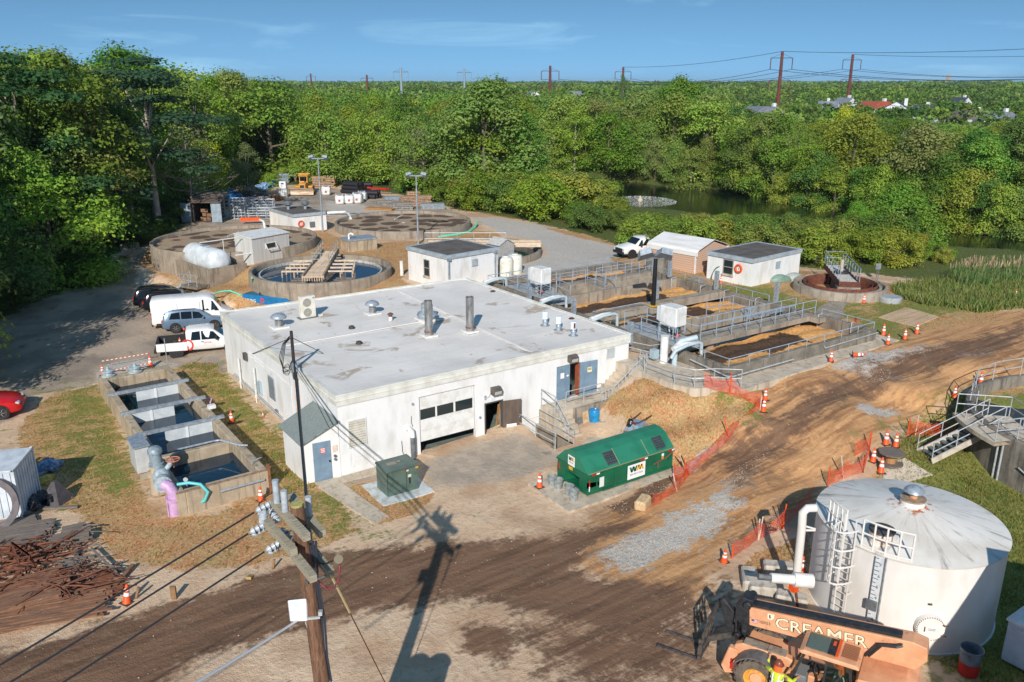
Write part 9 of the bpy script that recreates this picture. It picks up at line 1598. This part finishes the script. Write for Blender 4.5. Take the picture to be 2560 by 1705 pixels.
# ------------------------------------------------------------------ houses beyond the wood, pylons
WALLS=[M('siding_white',(226,228,230),(208,210,214),1.,.6),M('siding_grey',(190,194,200),None),M('siding_cream',(222,214,200),None)]; ROOFS=[M('shingle_grey',(128,134,146),(108,114,126),1.),M('shingle_red',(176,88,64),(150,76,58),1.),M('shingle_dark',(70,76,92),(58,64,78),1.),M('shingle_brown',(120,104,98),None)]
for i,(px,y,d,w,dp2,h,ro,rz,l) in enumerate(((1880,275,330,15,10,5.5,0,.3,'pale house with a grey roof left of the tall rust pylon'),(1915,292,325,11,8,3.2,1,.3,'low house with a red roof beside the left tall pylon'),(2035,262,380,6,8,6,0,1.2,'small white house in the trees between the two tall pylons'),(2075,253,440,9,8,5,0,.6,'distant white house just left of the right tall pylon'),(2150,262,380,14,9,5,1,.4,'house with a red roof right of the right tall pylon'),(2200,262,370,10,9,6,2,-.5,'white gabled house with a dark roof right of the pylons'),(2270,272,350,8,9,6,2,.9,'white house with a tall chimney near the right edge'),(2375,285,330,13,10,5,3,.35,'house with a brown roof and white chimney at the right'),(2435,288,325,16,10,5,0,.2,'house with a broad grey roof at the far right'),(2350,252,470,9,8,5,2,.5,'distant house with white gables at the right'),(1330,235,420,8,8,6,0,.2,'white domed greenhouse like house seen between middle trees'),(1430,236,480,12,8,4,0,.2,'low white house far off behind the middle wood'))):
    lx=(px-1280)/FOC*d/math.cos(PITCH)*.96; x,y0=cam_xy(d,lx); zt=zmax(d,y-9); g=zt-h-3; t=thing('house',l,'house',(x,y0,g),rz-YAW,'houses beyond the wood'); HS.append((x,y0,w*.75))
    k=WALLS[i%3]; MB().box(-w/2,-dp2/2,-6,w/2,dp2/2,h).obj('wall',k,t); rf=MB().xz([(-w/2-.4,h),(w/2+.4,h),(w/2+.4,h+.2),(0 if w<12 else w*.2,h+3),(0 if w<12 else -w*.2,h+3),(-w/2-.4,h+.2)],-dp2/2-.3,dp2/2+.3).obj('roof',ROOFS[ro],t); 
    if w<12: MB().xz([(-w/2+.3,h),(w/2-.3,h),(0,h+2.7)],-dp2/2-.34,-dp2/2-.301).obj('gable',WALLS[0],t)
    if i not in (1,10,11): MB().box(w*.28,-.6,h-4,w*.28+1.3,.6,h+4.2).obj('chimney',WALLS[0],t)
    for q in (-.28,.05): MB().box(w*q,-dp2/2-.06,h-2.4,w*q+1.2,-dp2/2-.001,h-1.0).obj('window',GLS,t)
p=at_depth('o',2180,180,2600); t=thing('church_tower','tiny pale church tower on the far right skyline','tower',(p[0],p[1],p[2]-22)); MB().box(-5,-5,0,5,5,27).obj('tower_body',M('tower_stone',(186,170,160),None),t); m=MB()
for a in (-4.2,4.2):
    for b in (-4.2,4.2): m.box(a-.8,b-.8,27,a+.8,b+.8,33)
m.obj('pinnacles',M('tower_stone',(1,1,1)),t)
keep=houses(C); C=C[keep];S=S[keep];Tn=Tn[keep]; V=cards(C,cc[keep],S,rs,.7); me=quads('far_wood',V,LEAFS,Tn); o=bpy.data.objects.new('far_wood',me); COL.objects.link(o); o['kind']='stuff'; o['label']='far woodland reaching to the horizon'
RUSTP=M('pylon_rust',(112,56,46),(92,48,42),1.,.7); GALP=M('pylon_grey',(140,156,168),None)
PYL=[]
for i,(x,yt,d,w,m_,l,r) in enumerate(((1799,118,376,49,RUSTP,'tall rust brown pylon left of the pair on the right',.75),(1961,125,455,41,RUSTP,'tall rust brown pylon right of the pair on the right',.8),(1265,151,470,40,RUSTP,'rust brown pylon over the middle wood',.75),(1433,154,540,36,RUSTP,'rust brown pylon half hidden behind a sparse tree top',.75),(921,155,560,34,GALP,'pale grey pylon above the left middle wood',.8),(1067,157,620,32,GALP,'pale grey pylon far off over the middle wood',.8),(843,172,680,27,RUSTP,'small rust brown pylon left of the grey pylons',.8),(714,169,900,20,RUSTP,'tiny rust brown mast top over the left wood',.9))):
    p=at_depth('o',x,yt,d); b=2; aw=w/2*d/FOC/math.cos(PITCH); t=thing('pylon',l,'pylon',(p[0],p[1],b),-YAW,'power pylons on the skyline'); h=p[2]-b; MB().cyl((0,0,0),(0,0,h),r*1.25,r*.85,10).obj('mast',m_,t)
    for k,z in enumerate((h-2.6*aw/4.5,h-.95*h*.42) if i<2 or i==2 else (h-2.6*aw/4.5,)):
        m=MB(); m.beam((-aw,0,z),(aw,0,z),.28); m.beam((-aw,0,z),(0,0,z+1.8),.1); m.beam((aw,0,z),(0,0,z+1.8),.1); m.obj('crossarm',M('pylon_dark',(66,60,66),None),t)
        for s in (-1,1): MB().cyl((s*aw,0,z),(s*aw,0,z-4.6),.2,n=6).obj('insulator_string',RUSTP if m_ is RUSTP else GALP,t)
    PYL.append((Vector((p[0],p[1],0)),p[2],aw,h))
def span(a,b,za,zb,sag,l,off=0):
    s=Vector((RT[0]*off,RT[1]*off,0)); A=a+s+Vector((0,0,za));B=b+s+Vector((0,0,zb)); o=MB().path([tuple(A+(B-A)*(k/12)+Vector((0,0,-sag*4*(k/12)*(1-k/12)))) for k in range(13)],.09,4).obj('power_line',WIRE,None); tag(o,l,'power line','power lines strung between the pylons')
P=PYL; OFF=[Vector((*at_depth('s',2900,200,300)[:2],0)),Vector((*at_depth('s',2900,200,400)[:2],0))]
for i,(a,b) in enumerate(((0,3),(1,2),(3,2))):
    pass
for s in (-1,1):
    span(P[0][0],P[3][0],P[0][1]-7.4,P[3][1]-7,4,'power line from the left tall rust pylon back to the half hidden pylon',s*P[0][2]); span(P[1][0],P[2][0],P[1][1]-7.4,P[2][1]-7,5,'power line from the right tall rust pylon to the middle pylon',s*P[1][2]); span(P[0][0],OFF[0],P[0][1]-7.4,P[0][1]-9,4,'power line from the left tall rust pylon out to the right',s*P[0][2]); span(P[1][0],OFF[1],P[1][1]-7.4,P[1][1]-8,4,'power line from the right tall rust pylon out to the right',s*P[1][2])
span(P[0][0],P[3][0],P[0][1],P[3][1],2,'earth wire from the top of the left tall pylon to the half hidden pylon'); span(P[0][0],OFF[0],P[0][1],P[0][1]+1,2,'earth wire from the top of the left tall pylon to the right'); span(P[1][0],OFF[1],P[1][1],P[1][1],2,'earth wire from the top of the right tall pylon to the right')
# reeds and weeds at the right bank, grass tufts on the lawns
def blades(name,pts,h0,h1,cols,label,lean=.35,w=.03):
    n=len(pts); rs2=np.random.RandomState(len(pts)); h=rs2.uniform(h0,h1,n); a=rs2.uniform(0,6.28,n); dx=np.stack([np.cos(a),np.sin(a),0*a],-1); L=rs2.normal(0,lean,(n,2))*h[:,None]; b=np.array(pts); tp=b+np.stack([L[:,0],L[:,1],h],-1); ww=w*rs2.uniform(.7,1.6,(n,1)); V=np.stack([b-dx*ww,b+dx*ww,tp+dx*ww*.25,tp-dx*ww*.25],1).reshape(-1,3); ci=rs2.randint(0,len(cols),n); tn=np.array([srgb(*c) for c in cols])[ci]*np.append(np.ones(3),1); me=quads(name,V,LEAFS,tn); o=bpy.data.objects.new(name,me); COL.objects.link(o); o['kind']='stuff'; o['label']=label
def scatter(poly,n,seed,soft=None):
    P_=np.array([p[:2] for p in poly]); rs2=np.random.RandomState(seed); lo,hi=P_.min(0),P_.max(0); xy=rs2.uniform(lo,hi,(n,2)); k=sdist(poly,xy[:,0],xy[:,1])>0; xy=xy[k]; z=terr_np(xy[:,0],xy[:,1]); return np.concatenate([xy,z[:,None]-.03],1)
RP=PT('C6',[(1840,530),(1990,460),(2120,440),(2420,430),(2700,480),(2700,580),(2352,540),(2150,575),(1950,590)])
blades('reeds',scatter(RP,13000,1),.6,1.35,[(130,152,90),(110,140,78),(156,160,104),(98,128,62)],'tall reeds at the pond edge on the right',.14,.035)
RT_=PT('C6',[(1850,510),(1990,460),(2360,450),(2700,490),(2352,500),(2050,520)]); blades('reed_plumes',scatter(RT_,700,2)+np.array([0,0,.9]),.3,.6,[(206,178,148),(190,160,130)],'pale reed plumes',.2,.07)
WP=PT('C6',[(1480,570),(1760,540),(2100,540),(2500,560),(2700,600),(2500,700),(2050,740),(1850,700),(1700,690),(1530,640)]); blades('weeds',scatter(WP,16000,3),.25,.75,[(120,138,70),(150,158,84),(104,124,58),(170,160,100)],'rough weeds on the right bank',.35,.035)
LP=[]
for k,(poly,soft) in enumerate(ZN['dry']):
    ar=max(1,int(abs(sum(a[0]*b[1]-b[0]*a[1] for a,b in zip(poly,poly[1:]+poly[:1])))/2)); LP.append(scatter(poly,min(26000,ar*(120 if k!=4 and k!=6 else 40)),40+k))
LP=np.concatenate(LP); 
inx=~(((LP[:,0]>20)&(LP[:,0]<35.8)&(LP[:,1]>-7.6)&(LP[:,1]<20))|((LP[:,0]>-8.7)&(LP[:,0]<-3.3)&(LP[:,1]>.0)&(LP[:,1]<19.6)))
for c_,r_ in (((11.45,31.9),6.3),((9.2,49.9),8.5),((28.6,50.6),8.2),((44,3.6),3.8),((13.5,-21.1),3.5),((33,-21.1),7.7),c2 and ((c2[0],c2[1]),6.3)): inx&=np.hypot(LP[:,0]-c_[0],LP[:,1]-c_[1])>r_
blades('grass',LP[inx],.05,.16,[(150,136,74),(176,142,88),(120,126,58),(190,164,108),(164,112,68)],'short dry grass on the lawns',.5,.016)
GPP=PT('o',[(2080,985),(2170,930),(2250,900),(2600,900),(2600,1700),(2250,1560),(2100,1500),(2060,1300),(2060,1050)]); q=scatter(GPP,60000,77); q=q[(np.hypot(q[:,0]-13.5,q[:,1]+21.1)>3.4)&(np.hypot(q[:,0]-33,q[:,1]+21.1)>7.6)]; blades('grass',q,.06,.2,[(112,126,56),(140,144,74),(96,112,48),(164,152,90)],'green grass around the white tank',.5,.018)
# stones scattered on the roads
STN=[]
rs3=np.random.RandomState(5); m=MB(); rr=random.Random(3)
for k,n in (('gravel',1500),('orange',700),('dark',350)):
    for poly,soft in ZN[k][:2]:
        for p in scatter(poly,n,rr.randint(0,999)):
            if p[1]>12: continue
            s=rr.uniform(.012,.04); a=rr.uniform(0,6.3); c,d=math.cos(a)*s,math.sin(a)*s; z=p[2]+.03; m.add([(p[0]-c,p[1]-d,z),(p[0]+d,p[1]-c,z),(p[0]+c,p[1]+d,z),(p[0]-d,p[1]+c,z),(p[0]+.3*c,p[1],z+s*.9)],[(0,1,4),(1,2,4),(2,3,4),(3,0,4)])
o=m.obj('stones',M('stone_pale',(196,180,160),(150,144,138),3.,.9)); o['kind']='stuff'; o['label']='loose stones on the dirt road and gravel'
# fountain in the pond
p=G('s',1600,503,PONDZ); ft=thing('pond_fountain','low white spray fountain on the pond','fountain',p); m=MB(); rr=random.Random(8)
for k in range(2400):
    a=rr.uniform(0,6.28); r=6.0*math.sqrt(rr.random())*1.0; z=.6*max(0,1-(r/6.0)**2)*rr.random(); s=rr.uniform(.012,.035); q=(r*math.cos(a),r*math.sin(a),z+.03); m.add([(q[0]-s,q[1],q[2]),(q[0],q[1]-s,q[2]),(q[0]+s,q[1],q[2]),(q[0],q[1]+s,q[2]),(q[0],q[1],q[2]+s*1.6)],[(0,1,4),(1,2,4),(2,3,4),(3,0,4)])
m.obj('spray',M('spray_white',(236,240,244),None),ft); MB().lathe([(0,0),(.4,0),(.45,.3),(.15,.5),(.12,.9),(0,.9)],12).obj('float',M('float_tan',(206,190,166),None),ft)

# air: pale even haze in one closed box
hz=MB().box(-5100,-650,-3,5300,6100,70).obj('haze',None); hz['kind']='stuff'; hz['label']='thin summer haze'; hm=bpy.data.materials.new('haze_air'); hm.use_nodes=True; ht=hm.node_tree; ht.nodes.remove(ht.nodes['Principled BSDF']); pv=ht.nodes.new('ShaderNodeVolumePrincipled'); pv.inputs['Color'].default_value=(.82,.9,1,1); pv.inputs['Density'].default_value=.0001; pv.inputs['Anisotropy'].default_value=.2; ht.links.new(pv.outputs[0],ht.nodes['Material Output'].inputs['Volume']); hz.data.materials.clear(); hz.data.materials.append(hm)
